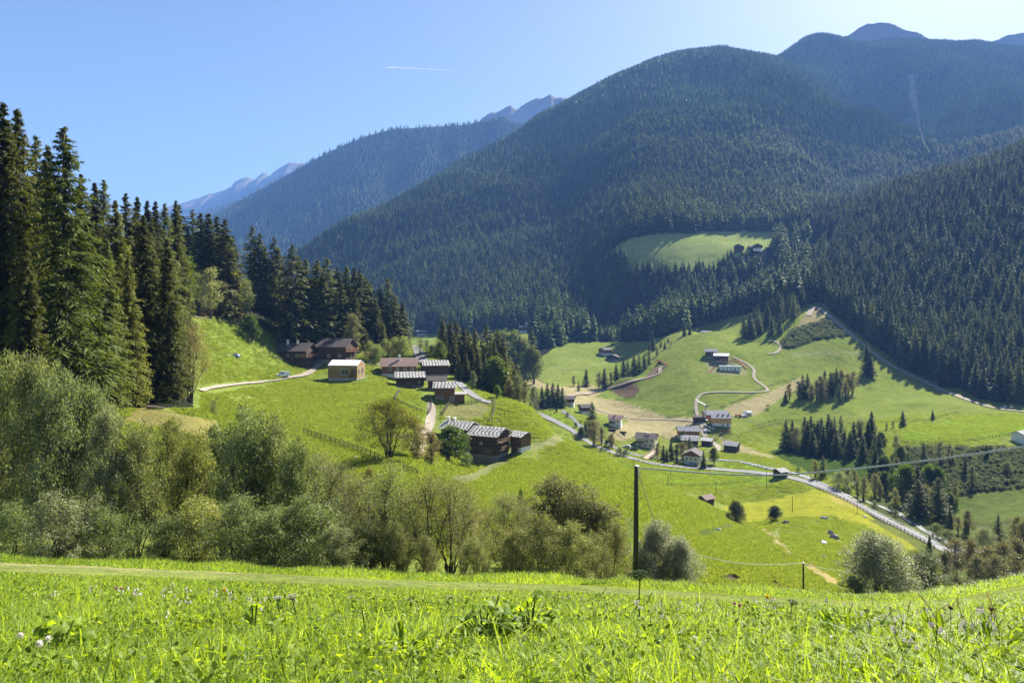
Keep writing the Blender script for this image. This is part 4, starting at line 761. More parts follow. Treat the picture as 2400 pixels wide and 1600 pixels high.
# thicket right behind the verge
series([('w', -40, 835, 54, OLV, 170), ('w', 20, 838, 52, (1.05, 1.1, .7), 150), ('w', 78, 848, 50, (1.1, 1.1, .75), 150), ('w', 148, 872, 48, OLV, 170), ('w', 205, 905, 50, OLV, 130), ('w', 255, 960, 47, SIL, 120), ('w', 320, 1000, 48, (1.05, 1.05, .8), 130), ('w', 395, 985, 60, (1.2, 1.15, .7), 120), ('w', 455, 1015, 52, YLO, 120), ('w', 515, 1005, 55, OLV, 150), ('w', 580, 962, 50, OLV, 170), ('w', 640, 985, 50, (1.05, 1.1, .85), 150), ('w', 690, 1035, 48, OLV, 130),
        ('o', 130, 1155, 39, SIL), ('o', 30, 1180, 40, (.8, .95, .6)), ('o', 240, 1190, 40, (.8, .9, .6)), ('o', 465, 1165, 42, YLO), ('o', 555, 1165, 40, OLV), ('o', 640, 1190, 40, OLV), ('o', 720, 1165, 41, OLV), ('o', 790, 1230, 40, SIL), ('o', 870, 1210, 42, (.85, .85, .7)), ('o', 390, 1210, 41, OLV),
        ('f', 745, 1062, 56, (1.0, .95, .8)), ('f', 790, 1085, 52, (1.0, .95, .8)), ('f', 838, 1120, 50, (1.0, .92, .8)), ('f', 905, 1083, 44, (1.15, 1.2, .8)), ('f', 870, 1130, 48, (1.05, .95, .75)), ('f', 945, 1140, 47, (1.1, 1.0, .8)), ('f', 1005, 1112, 44, (1.15, 1.05, .85)), ('f', 1058, 1118, 45, (1.15, 1.05, .85)), ('f', 1090, 1150, 47, (1.1, 1.0, .85)),
        ('f', 1137, 1190, 50, (.95, .80, .5)), ('f', 1185, 1155, 52, (1.1, 1.05, 1.0)), ('f', 1222, 1178, 52, (1.05, 1.0, .9)), ('w', 1300, 1118, 58, (1.0, .92, .8)), ('w', 1352, 1140, 56, (1.0, .94, .82)), ('w', 1405, 1180, 55, (1.0, .92, .8)), ('o', 1265, 1205, 42, (1.05, 1.0, .75), 150), ('o', 1335, 1225, 42, (1.05, 1.0, .75), 130), ('o', 1205, 1240, 41, (1.05, .98, .75), 110), ('o', 1445, 1225, 50, (1.0, .95, .85), 90), ('o', 1385, 1250, 46, (.95, .9, .75), 100),
        ('d', 1540, 1226, 46, (1.5, 1.42, 2.4), 125), ('d', 1594, 1262, 45, (1.5, 1.42, 2.4), 95), ('o', 1500, 1290, 46, (1.05, 1, .9), 70), ('o', 1110, 1260, 41, (1.1, 1.05, .9), 90), ('o', 1000, 1255, 41, (1.0, .95, .8), 80), ('o', 930, 1225, 41, (1.05, 1, .85), 90)],
       'in the thicket behind the mown verge', 'thicket behind the mown verge')
plant('orchard_tree', *BRN[0][:3], 915, 935, 122, 'spreading thin tree with browning leaves beside the wooden field fence', 'tree', None, (1.35, .98, .45), 165, BRN[0][3])
c, t, H0, W0 = BIR[1]; plant('bare_tree', c, t, H0, 975, 985, 130, 'half bare pinkish brown bush right of the spreading tree', 'bush', None, (1.3, .95, .75), 70, W0)
c, t, H0, W0 = BIR[2]; plant('bare_tree', c, t, H0, 1010, 1010, 140, 'bare brown bush between the dark round tree and footpath', 'bush', None, (1.1, .8, .65), 50, W0)
c, t, H0, W0 = TRE[0]; plant('broadleaf_tree', c, t, H0, 1055, 1000, 166, 'dense dark green round tree in front of the stone roofed barns', 'tree', None, (.75, .9, .25), 78, W0)
c, t, H0, W0 = TRE[1]; plant('broadleaf_tree', c, t, H0, 1040, 1030, 162, 'lower dark green bushy tree left of the stone roofed barns', 'tree', None, (.6, .7, .22), 55, W0)
c, t, H0, W0 = SHS[0]; plant('willow_bush', c, t, H0, 1095, 1060, 168, 'small grey green bush at the corner of the big log barn', 'bush', None, (.9, 1.1, .8), 30, W0)
c, t, H0, W0 = SHS[1]; plant('willow_bush', c, t, H0, 1220, 1145, 112, 'tiny dark bush alone on the bright green slope', 'bush', None, (.35, .5, .3), 17, W0)
c, t, H0, W0 = SHS[1]; plant('willow_bush', c, t, H0, 865, 1095, 100, 'small brown bush by the field fence under the spreading tree', 'bush', None, (1.2, .9, .5), 40, W0)
c, t, H0, W0 = SHF[1]; plant('alder_tree', c, t, H0, 450, 752, 108, 'tall brownish grey alder at the corner of the left forest', 'tree', None, (1.25, 1.0, .75), 95, W0)
c, t, H0, W0 = SHF[0]; plant('alder_tree', c, t, H0, 500, 935, 108, 'little grey bush at the foot of the brownish alder', 'bush', None, (1, 1, .8), 28, W0)
c, t, H0, W0 = SHD[0]; plant('round_tree', c, t, H0, 1725, 1174, 236, 'round dark green tree alone on the valley meadow near the hut', 'tree', None, (.22, .27, .13), 46, W0)
c, t, H0, W0 = TRE[2]; plant('broadleaf_tree', c, t, H0, 1816, 1185, 226, 'small dark green tree beside the pile of earth on the knoll', 'tree', None, (.6, .7, .3), 36, W0)
c, t, H0, W0 = SHS[0]; plant('willow_bush', c, t, H0, 1644, 1168, 257, 'dark bush touching the left side of the meadow hut', 'bush', None, (.5, .6, .35), 14, W0)
for T, H_, L_, px in NEARF:
    v = rng.integers(0, 1000); P = LAM if L_ else SPM; c, t = P[v % len(P)]; s = H_ / 25
    wh = 'on the right slope above the far road' if px > 1900 else 'at the foot of the big central mountain'
    e = empty('larch_tree' if L_ else 'spruce_tree', Vector(T) - Vector((0, 0, .3)), rng.uniform(0, 6.28), (s, s, s)); tag(e, ('pale larch among dark spruces ' if L_ else 'dark spruce at the forest edge ') + wh, 'larch' if L_ else 'spruce', ('forest edge ' + ('larches ' if L_ else 'spruces ')) + wh)
    link('trunk', t, e); link('crown', c, e).color = (1, 1, 1, 1)

print([b for b in BASEROW if b[2] > 60 and (b[4] > 38 or b[4] < 4)]); BASEROW = None
# ------------------------------------------------------------------ building materials
def tintmat(name, c1, c2, rough=.85, spec=.2, scale=3., stretch=None, amt=.5, bumpd=0.):
    m, nt, out = newmat(name); a = N(nt, 'ShaderNodeAttribute', attribute_name='tint'); tc = N(nt, 'ShaderNodeTexCoord'); v = tc.outputs['Object']
    if stretch:
        mp = N(nt, 'ShaderNodeMapping'); mp.inputs['Scale'].default_value = stretch; nt.links.new(v, mp.inputs[0]); v = mp.outputs[0]
    f = noise(nt, v, scale, 5, .65); k = mth(nt, 'ADD', mth(nt, 'MULTIPLY', a.outputs['Fac'], 1 - amt), mth(nt, 'MULTIPLY', ramp(nt, f, .3, .7), amt))
    b = pbsdf(nt, mixc(nt, k, c1, c2), rough, spec, bump(nt, f, .5, bumpd) if bumpd else None); nt.links.new(b.outputs[0], out.inputs[0]); return m
T_DARK = tintmat('weathered_dark_timber', (.030, .021, .014), (.130, .088, .058), stretch=(1.2, 1.2, 6), scale=2.5)
T_BRN = tintmat('brown_timber', (.095, .056, .028), (.26, .155, .078), stretch=(1.2, 1.2, 6), scale=2.5)
T_NEW = tintmat('new_larch_boarding', (.20, .128, .054), (.43, .285, .13), stretch=(9, 9, .35), scale=1.6)
T_ORG = tintmat('orange_timber', (.26, .11, .035), (.42, .20, .07), stretch=(6, 6, .4), scale=2)
P_WHT = tintmat('white_plaster', (.62, .60, .55), (.82, .80, .75), scale=1.2)
CONC = tintmat('concrete', (.34, .33, .31), (.46, .45, .43), scale=1.2)
P_CRM = tintmat('cream_plaster', (.62, .55, .40), (.75, .68, .52), scale=1.2)
P_YEL = tintmat('yellow_plaster', (.52, .29, .06), (.66, .40, .10), scale=1.2)
STN = tintmat('rubble_stone', (.13, .115, .10), (.36, .32, .27), scale=4, bumpd=.05)
R_SHG = tintmat('silver_wooden_shingles', (.36, .33, .295), (.72, .685, .63), scale=3, stretch=(5, .8, .8), amt=.4)
R_STO = tintmat('dark_roof_stones', (.05, .045, .04), (.13, .12, .11), scale=4)
R_DRK = tintmat('dark_brown_roof', (.085, .068, .064), (.15, .125, .115), scale=2.0, stretch=(6, 1, 1))
R_TIL = tintmat('faded_red_roof', (.19, .125, .10), (.32, .23, .19), scale=2.2, stretch=(5, 1, 1))
R_GRY = tintmat('grey_roof', (.17, .17, .19), (.26, .26, .28), scale=2, stretch=(6, 1, 1))
R_MET = tintmat('white_metal_roof', (.78, .80, .84), (.88, .90, .93), rough=.35, spec=.5, scale=1)
M_GLS = simplemat('window_glass', (.03, .035, .04), (.06, .07, .08), .08, .6, 2)
M_FRM = simplemat('window_frame', (.62, .58, .5), (.7, .66, .6), .5, .3, 2)
M_RED = simplemat('geraniums', (.45, .09, .04), (.5, .22, .08), .6, .2, 9)
M_METAL = simplemat('grey_metal', (.32, .33, .34), (.45, .46, .47), .45, .5, 3, metallic=.6)
def slope_fn(L, W, ze, pitch, over, side):
    p = R(pitch); c, s = math.cos(p), math.sin(p)
    def S(x, v, n):
        y = -over + v * c - n * s; z = ze - over * math.tan(p) + v * s + n * c
        return (x, y, z) if side < 0 else (-x, W - y, z)
    return S, (W / 2 + over) / c
def quadbox(g, S, x0, x1, v0, v1, n0, n1, tint, m=0, lift=0.):
    V = [S(x, v, (nn + (lift if v == v0 else 0))) for nn in (n0, n1) for v in (v0, v1) for x in (x0, x1)]
    g.add(V, None, [(0, 2, 3, 1), (4, 5, 7, 6), (0, 1, 5, 4), (2, 6, 7, 3), (0, 4, 6, 2), (1, 3, 7, 5)], tint, m)
def house(key, name, label, cat, L, W, eave, pitch, over, lowh, lowm, upm, roofm, yaw=0, rtype='plain', chim=(), wins=(), balc=(), group=None, dx=0, gab=.8, doors=()):
    r = np.random.default_rng(abs(hash(key)) % 1000 if False else sum(ord(c_) * 7 ** i for i, c_ in enumerate(key)) % 9973)
    px, py, Y = SITE[key]; e = empty(name, at(px, Y), R(yaw)); tag(e, label, cat, group)
    if lowh > 0:
        g = Geo(); g.box(-L / 2, L / 2, 0, W, -4, lowh, .5); link('lower_wall', g.build('lower_wall', lowm), e)
    g = Geo(); h0 = lowh if lowh > 0 else -4; o = .06 if lowh > 0 else 0
    nb = max(4, int((eave - max(h0, 0)) / .30))
    zs = np.linspace(h0, eave, nb + 1)
    for a, b in zip(zs[:-1], zs[1:]):   # log or board courses
        k = .02 if r.random() < .5 else 0; g.box(-L / 2 - o - k, L / 2 + o + k, -o - k, W + o + k, a, b, r.random())
    if upm in (T_DARK, T_BRN, T_ORG):
        for xx in np.linspace(-L / 2, L / 2, max(3, int(L / 2.6))): g.box(xx - .11, xx + .11, -o - .09, -o, h0 if h0 > 0 else -.5, eave, .15 + .3 * r.random())
        for zz in (h0 + .12 if h0 > 0 else .2, eave - .25): g.box(-L / 2 - .25, L / 2 + .25, -o - .12, -o - .01, zz, zz + .2, .7)
    rise = (W / 2) * math.tan(R(pitch)); x = L / 2 + o
    g.add([(-x, -o, eave), (-x, W + o, eave), (-x, W / 2, eave + rise), (x, -o, eave), (x, W + o, eave), (x, W / 2, eave + rise)], [(0, 2, 1), (3, 4, 5)], [(0, 3, 5, 2), (1, 2, 5, 4)], .35)
    link('upper_wall', g.build('upper_wall', upm), e)
    rf = Geo()
    for side in (-1, 1):
        S, sl = slope_fn(L, W, eave + .10, pitch, over, side); x0, x1 = -L / 2 - gab, L / 2 + gab
        if rtype == 'plain':
            quadbox(rf, S, x0, x1, 0, sl + .02, 0, .14, .5)
            nr_ = max(6, int(sl / .55))
            for i in range(nr_):
                quadbox(rf, S, x0, x1, i * sl / nr_, (i + 1) * sl / nr_ + .02, .145, .16, r.random(), lift=.05)
        elif rtype == 'metal':
            quadbox(rf, S, x0, x1, 0, sl + .02, 0, .14, .5)
            for xx in np.arange(x0 + .3, x1, .6): quadbox(rf, S, xx, xx + .04, 0, sl, .14, .19, .4)
        else:
            quadbox(rf, S, x0, x1, 0, sl + .02, 0, .10, .2); nr_ = max(4, int(round(sl / .80)))
            for i in range(nr_):
                xx = x0
                while xx < x1:
                    w_ = .5 + .6 * r.random(); quadbox(rf, S, xx, min(xx + w_ - .03, x1), i * sl / nr_ - .06 * r.random(), (i + 1) * sl / nr_ + .08, .11, .14, np.clip(.6 + .22 * r.normal(), 0, 1), lift=.045 + .02 * r.random()); xx += w_
                v = (i + .55) * sl / nr_
                quadbox(rf, S, x0, x1, v - .035, v + .035, .16, .20, .25 + .3 * r.random())
                xx = x0 + .35 + .15 * (i % 2)
                while xx < x1 - .1:
                    a_ = .24 + .14 * r.random(); quadbox(rf, S, xx, xx + a_, v - .28 + .03 * r.normal(), v - .04, .17, .27 + .04 * r.random(), r.random(), 1); xx += 1.12 + .06 * r.normal()
    rr = link('roof', rf.build('roof', [roofm, R_STO]), e)
    tp = R(pitch)
    for cx, cyy, ch in chim:
        zb = eave + (min(cyy, W - cyy)) * math.tan(tp); g = Geo(); g.box(cx - .35, cx + .35, cyy - .35, cyy + .35, zb - .5, zb + ch, .4); g.box(cx - .45, cx + .45, cyy - .45, cyy + .45, zb + ch, zb + ch + .15, .8)
        link('chimney', g.build('chimney', P_WHT if roofm is not R_GRY else STN), rr)
    for wdef in wins:
        face, u, z, ww, hh = wdef[:5]; g = Geo(); p = Geo(); d = o + .05
        def bx(gg, a0, a1, z0, z1, n0, n1):
            if face == 'f': gg.box(a0, a1, -n1, -n0, z0, z1)
            elif face == 'r': gg.box(L / 2 + n0, L / 2 + n1, W / 2 + a0, W / 2 + a1, z0, z1)
            else: gg.box(-L / 2 - n1, -L / 2 - n0, W / 2 + a0, W / 2 + a1, z0, z1)
        t_ = .10
        bx(g, u - ww / 2, u + ww / 2, z, z + t_, 0, d + .06); bx(g, u - ww / 2, u + ww / 2, z + hh - t_, z + hh, 0, d + .06)
        bx(g, u - ww / 2, u - ww / 2 + t_, z + t_, z + hh - t_, 0, d + .06); bx(g, u + ww / 2 - t_, u + ww / 2, z + t_, z + hh - t_, 0, d + .06); bx(g, u - .03, u + .03, z + t_, z + hh - t_, 0, d + .055)
        bx(p, u - ww / 2 + t_, u + ww / 2 - t_, z + t_, z + hh - t_, 0, d + .02)
        f = link('window', g.build('window', M_FRM), e); link('pane', p.build('pane', M_GLS), f)
    for face, u, z, ww, hh in doors:
        g = Geo()
        if face == 'f': g.box(u - ww / 2, u + ww / 2, -o - .08, 0, z, z + hh)
        else: g.box(L / 2, L / 2 + o + .08, W / 2 + u - ww / 2, W / 2 + u + ww / 2, z, z + hh)
        link('door', g.build('door', T_BRN), e)
    for b in balc:
        face, z, a0, a1, dep, flo = b; g = Geo(); fl = Geo()
        def bb(gg, u0, u1, n0, n1, z0, z1, t=.5):
            if face == 'f': gg.box(u0, u1, -n1, -n0, z0, z1, t)
            else: gg.box(L / 2 + n0, L / 2 + n1, W / 2 + u0, W / 2 + u1, z0, z1, t)
        bb(g, a0, a1, o + .03, dep, z, z + .12, .3)
        for k in range(4): bb(g, a0, a1, dep - .06, dep, z + .22 + k * .24, z + .38 + k * .24, r.random())
        for u in np.arange(a0, a1 + .01, max(.8, (a1 - a0) / 4)): bb(g, u - .05, u + .05, dep, dep + .06, z - .1, z + 1.2, .2)
        for u in (a0, a1): bb(g, u - .06, u + .06, o, dep, z + .95, z + 1.1, .2)
        bo = link('balcony', g.build('balcony', T_BRN), e)
        if flo:
            for u in np.arange(a0 + .2, a1 - .3, .5): bb(fl, u, u + .38, dep + .07, dep + .3, z + .98, z + 1.12 + .10 * r.random(), r.random())
            link('flower_box', fl.build('flower_box', M_RED), bo)
    return e
HS = 'old farm buildings of the hillside hamlet'
house('h1', 'farmhouse', 'long low dark timber farmhouse with two white chimneys left of the taller one', 'house', 11.8, 9, 4.6, 29, .9, 0, STN, T_DARK, R_DRK, -9, chim=[(-3.2, 3.4, 2.0), (.6, 3.9, 1.7)], wins=[('f', 2.2, 2.0, 1.2, 1.1), ('f', -1.5, 2.0, 1.2, 1.1), ('f', 4.2, 2.2, 1, 1)], balc=[('r', 1.9, -4.2, 3, 1.3, True), ('f', 1.9, 3.6, 5.8, 1.2, True)], doors=[('f', .4, .2, 1.1, 2)], group=HS)
house('h2', 'farmhouse', 'tall dark timber farmhouse with balcony gable behind the new wooden house', 'house', 12.2, 10, 6.9, 27, 1.1, 1.6, STN, T_DARK, R_DRK, -11, wins=[('f', -1, 2.4, 1.1, 1.2), ('f', 3.6, 2.4, 1.1, 1.2), ('r', 0, 2.3, 1.1, 1.2)], balc=[('r', 4.6, -4.8, 4.2, 1.4, True)], doors=[('f', 1.2, -.2, 1.6, 2.1)], group=HS)
house('h3', 'timber_house', 'new pale timber house with white metal roof and concrete basement', 'house', 10.6, 7.2, 5.2, 24, .12, 1.0, CONC, T_NEW, R_MET, -9, 'metal', wins=[('f', .9, 2.0, 2.9, 2.0), ('r', 1.2, 2.0, 1.4, 2.6), ('r', -1.6, 2.0, 1.0, 2.2), ('f', 1.0, -1.1, 2.6, 1.3)], balc=[('f', 1.35, 2.9, 5.1, 1.1, False)], doors=[('f', 4.0, 1.9, 1.7, 2.2), ('r', -1.5, -1.4, 1.2, 2.1)], gab=.12)
house('h4', 'farmhouse', 'farmhouse with broad faded reddish roof and single chimney above the stone roofed barn', 'house', 12.6, 9.5, 5.0, 27, .9, 2.0, P_WHT, T_BRN, R_TIL, 8, chim=[(.1, 3.2, 2.1)], wins=[('f', -3.2, 3.2, 1.1, 1.2), ('f', -.6, 3.2, 1.1, 1.2), ('f', 2.2, 3.2, 1.1, 1.2), ('f', 5.0, 3.2, 1.1, 1.2), ('f', -4.6, .4, .9, 1)], balc=[('r', 2.6, -3, 3, 1.2, True)], group=HS)
house('h5', 'log_barn', 'dark log barn with silvery stone weighted roof right of the red roofed farmhouse', 'barn', 8.8, 7.5, 4.4, 20, .9, 1.0, STN, T_DARK, R_SHG, 14, 'stone', group=HS)
house('h6', 'log_barn', 'low dark log barn with stone weighted roof just below the red roofed farmhouse', 'barn', 9.2, 7.5, 3.6, 20, .9, .8, STN, T_DARK, R_SHG, 12, 'stone', wins=[('f', 3.0, 1.4, .9, .8)], doors=[('f', -.5, 0, 2, 2)], group=HS)
house('h7', 'shed', 'small shed with plain grey brown roof behind the pale boarded barn', 'shed', 5.6, 5, 3.2, 24, .4, .6, STN, T_DARK, R_DRK, 3, group=HS)
house('h8', 'log_barn', 'small barn with pale boarded front and stone weighted roof above the fenced path', 'barn', 6.2, 7, 4.2, 20, .9, 1.5, STN, T_BRN, R_SHG, 2, 'stone', doors=[('f', .6, -.4, 1.8, 1.9)], group=HS)
house('h9', 'log_barn', 'dark log house with stone weighted roof behind the biggest log barn', 'barn', 7.6, 7, 5.8, 20, 1.0, 1.6, STN, T_DARK, R_SHG, -22, 'stone', chim=[(-3.2, 3.0, 1.3), (-2.0, 4.4, 1.1)], balc=[('r', 2.2, -3.2, 2.5, 1.2, True)], group=HS)
house('h10', 'log_barn', 'biggest log barn with broad stone weighted roof on tall stone base', 'barn', 7.8, 7.6, 7.4, 20, 1.1, 2.2, STN, T_DARK, R_SHG, -24, 'stone', balc=[('r', 3.4, -3.4, 3.2, 1.2, False), ('r', 5.4, -3.4, 3.2, 1.2, False)], wins=[('f', -.6, 4.8, .8, .7)], doors=[('f', 1, 2.3, 3.2, 1.6)], group=HS)
house('h11', 'log_barn', 'little open shed with tilted stone weighted roof right of biggest log barn', 'shed', 3.4, 4.4, 4.4, 17, 1.0, 1.4, P_WHT, T_BRN, R_SHG, -38, 'stone', doors=[('f', -.3, -.2, 1.9, 2.2)], group=HS)
# lean-to beside the pale boarded barn
SITE['h8b'] = (1077, 938, 222)
house('h8b', 'shed', 'low lean-to shed with grey roof against the right side of the boarded barn', 'shed', 3.0, 5, 2.6, 12, .35, 0, STN, T_BRN, R_SHG, 4, doors=[('f', 0, -.2, 1.8, 2.0)], group=HS)
VS = 'chalets and farm buildings on the valley floor'
house('v1', 'chalet', 'small dark roofed chalet with white base right of the spruce clump', 'house', 7.8, 7, 4.6, 24, .8, 2.2, P_WHT, T_DARK, R_DRK, -10, wins=[('f', -1.5, .6, 1, 1.1), ('f', 1.6, .6, 1, 1.1), ('f', 0, 3, 1, 1)], balc=[('f', 2.4, -3.2, 3.2, 1.1, False)], group=VS)
house('v2', 'chalet', 'small dark chalet half hidden behind the lone tall spruce', 'house', 5.8, 6, 4.6, 26, .8, 2.0, P_WHT, T_DARK, R_DRK, 14, wins=[('f', 1.2, .6, 1, 1.1)], group=VS)
house('v3', 'chalet', 'white and brown chalet with garden alone on the tan mown field', 'house', 7.0, 7, 5.0, 27, .7, 2.4, P_WHT, P_WHT, R_TIL, -16, chim=[(0, 3, 1.0)], wins=[('f', 1.8, 2.8, 1, 1.1), ('f', 1.8, .6, 1, 1.1), ('r', 0, 2.8, 1, 1.1)], balc=[('f', 2.5, -3.5, .2, 1.3, False)], group=VS)
house('v4', 'chalet', 'large cream chalet with dark grey roof left of the spruces by the bridge', 'house', 10.6, 9, 5.4, 24, 1.0, 5.0, P_CRM, T_BRN, R_DRK, -22, chim=[(.2, 3.4, 1.0), (1.9, 3.0, 1.1)], wins=[('f', -3, .7, 1.1, 1.2), ('f', .2, .7, 1.1, 1.2), ('f', 3, .7, 1.1, 1.2), ('f', 1.0, 3.2, 1.1, 1.2), ('f', 3.8, 3.2, 1.1, 1.2), ('r', -2, 3.2, 1.1, 1.3), ('r', 1.8, 3.2, 1.1, 1.3)], balc=[('f', 2.6, -5.2, -.6, 1.3, False)], group=VS)
house('v5', 'chalet', 'orange timber chalet with light grey roof and long balcony beside the lane', 'house', 11.6, 8.5, 5.4, 22, 1.2, 2.4, P_CRM, T_ORG, R_GRY, -6, chim=[(-.5, 5, 1.2), (1.8, 5, 1.2)], wins=[('f', -3, .6, 1.1, 1.2), ('f', 3, .6, 1.1, 1.2), ('f', -2.4, 3.2, 1.1, 1.2), ('f', 2.4, 3.2, 1.1, 1.2)], balc=[('f', 2.6, -5.6, 5.6, 1.3, False)], group=VS)
house('v6', 'log_barn', 'old barn with weathered grey shingle roof below the orange chalet', 'barn', 8.6, 7.5, 3.6, 25, .9, 1.2, STN, T_DARK, R_SHG, -12, 'stone', group=VS)
house('v7', 'log_barn', 'small dark barn with half grey roof inside the bend of the lane', 'barn', 5.2, 5, 3.2, 22, .6, 0, STN, T_DARK, R_SHG, -30, group=VS)
house('v8', 'log_barn', 'dark log barn alone on the bank right of the lane bend', 'barn', 6.6, 6, 3.4, 25, .8, 0, STN, T_DARK, R_SHG, -36, 'stone', group=VS)
house('v9', 'chalet', 'cream guesthouse with brown gable beside the valley road behind a spruce', 'house', 9.0, 7.4, 5.6, 27, 1.0, 4.8, P_CRM, T_BRN, R_DRK, 64, wins=[('l', -2.2, 3.0, 1, 1.2), ('l', 0, 3.0, 1, 1.2), ('l', 2.2, 3.0, 1, 1.2), ('l', -2.2, .7, 1, 1.2), ('l', 0, .7, 1, 1.4), ('l', 2.2, .7, 1, 1.2), ('f', 0, 3, 1, 1.2)], group=VS)
house('v10', 'farm_barn', 'big barn with large plain grey roof and orange timber wall behind yellow house', 'barn', 13.8, 10, 4.6, 22, .8, 0, STN, T_ORG, R_GRY, -3, group=VS)
house('v11', 'farmhouse', 'yellow farmhouse with grey roof in front of the big barn', 'house', 11.2, 7, 5.0, 24, .6, 1.8, P_WHT, P_YEL, R_GRY, -6, chim=[(-1.6, 3, 1), (1.4, 3, 1), (4.6, 3, 1)], wins=[('f', -3.4, 2.6, .9, 1.2), ('f', -.6, 2.6, .9, 1.2), ('f', 1.6, 2.6, .9, 1.2), ('f', 3.6, 2.6, .9, 1.6), ('f', .6, .3, 1, 1.1), ('f', 3.4, .1, 1.1, 1.6)], group=VS)
house('v12', 'shed', 'low dark shed with grey roof left of the big barn and crane', 'shed', 6.6, 4.5, 3.0, 20, .5, 0, STN, T_DARK, R_DRK, -2, group=VS)
house('v14', 'hay_hut', 'little hay hut with pale reddish roof on the bright valley meadow', 'hut', 3.9, 3.8, 2.1, 26, .5, 0, STN, T_DARK, R_TIL, 32, group='hay huts on the meadow')
house('v15', 'hay_hut', 'small dark hay hut with shingle roof beside the valley road', 'hut', 4.2, 4.2, 2.6, 25, .6, 0, STN, T_DARK, R_SHG, 30, 'stone', group='hay huts on the meadow')
house('v16', 'chalet', 'white house with pale shingle roof cut off by the right edge', 'house', 6.0, 6, 5.0, 24, .9, 4.9, P_WHT, P_WHT, R_SHG, 30, 'stone', wins=[('f', -1.8, .6, 1.1, 1.4), ('f', -1.8, 3.2, 1, 1.2), ('f', 1.4, 3.2, 1, 1.2)])
US = 'buildings of the farm on the upper meadow spur'
house('u1', 'farmhouse', 'older grey roofed farmhouse behind the white roofed one on meadow spur', 'house', 9.5, 9, 5.8, 24, .8, 1.6, STN, T_DARK, R_GRY, -18, wins=[('f', 0, 2.4, 1.2, 1.2)], group=US)
house('u2', 'farmhouse', 'dark timber farm building with bright white roof on the meadow spur', 'house', 11.2, 9.5, 6.0, 17, .8, 1.6, STN, T_DARK, R_MET, -20, 'metal', balc=[('f', 2.5, -1, 5, 2.0, False)], group=US)
house('u3', 'low_building', 'long low white building site shell below the white roofed farm', 'building', 16.5, 6.0, 3.6, 4, .3, 3.0, P_WHT, P_WHT, R_MET, -12, wins=[('f', -5.5, 1.2, 1.1, 1.1), ('f', -2.5, 1.2, 1.1, 1.1), ('f', .5, 1.2, 1.1, 1.1), ('f', 3.5, .2, 1.2, 2.1), ('f', 6.3, 1.2, 1.1, 1.1)], group=US)
CS = 'dark houses in the shade of the big mountain'
house('c1', 'chalet', 'dark chalet with white base and window row on the shadowed meadow', 'house', 10.5, 10, 6.4, 24, 1.0, 2.6, P_WHT, T_BRN, R_DRK, 30, wins=[('l', -2.5, .8, 1, 1.2), ('l', 0, .8, 1, 1.2), ('l', 2.5, .8, 1, 1.2), ('f', -2, .8, 1, 1.2), ('f', 1, .8, 1, 1.2)], group=CS)
house('c2', 'log_barn', 'broad dark barn beside the chalet on the shadowed meadow', 'barn', 10, 12, 4.4, 22, 1.0, 2.0, STN, T_DARK, R_DRK, 68, group=CS)
house('c3', 'chalet', 'dark turreted house with white base deep in the mountain shade', 'house', 12, 9, 7.6, 25, .9, 3.0, P_WHT, T_DARK, R_DRK, -8, wins=[('f', -4, .8, 1.2, 1.4), ('f', -1.3, .8, 1.2, 1.4), ('f', 1.3, .8, 1.2, 1.4), ('f', 4, .8, 1.2, 1.4)], group=CS)
g = Geo(); g.tube([(2.2, 4.5, 8), (2.2, 4.5, 12.2), (2.2, 4.5, 12.3), (2.2, 4.5, 13.6), (2.2, 4.5, 17.5)], [1.5, 1.5, 2.1, 1.0, .05], 8, .5)
par = [o for o in col.objects if o.name.startswith('chalet') and o.get('label', '').startswith('dark turreted')][0]; link('turret', g.build('turret', R_GRY), par)
house('c4', 'log_barn', 'dark farm barn with pale roof patch at the shadow line below the forest', 'barn', 10, 8, 4.4, 22, .9, 1.2, STN, T_DARK, R_GRY, -14, group=CS)
house('f1', 'chalet', 'tiny pale roofed house far down the shaded valley', 'house', 16, 10, 5.4, 22, .9, 2.4, P_WHT, T_DARK, R_GRY, 4, group=CS)
UP = 'dark barns on the high forest clearing'
house('m1', 'log_barn', 'left dark barn with gable on the high forest clearing', 'barn', 13, 12, 6.4, 26, 1.0, 0, STN, T_DARK, R_DRK, 60, group=UP)
house('m2', 'log_barn', 'middle low dark barn on the high forest clearing', 'barn', 10, 9, 5.0, 26, 1.0, 0, STN, T_DARK, R_DRK, -10, group=UP)
house('m3', 'chalet', 'right barn with white base on the high forest clearing', 'house', 13, 12, 7.0, 24, 1.0, 3.0, P_WHT, T_DARK, R_DRK, 66, wins=[('l', -3, .8, 1.2, 1.4), ('l', 0, .8, 1.2, 1.4), ('l', 3, .8, 1.2, 1.4)], group=UP)
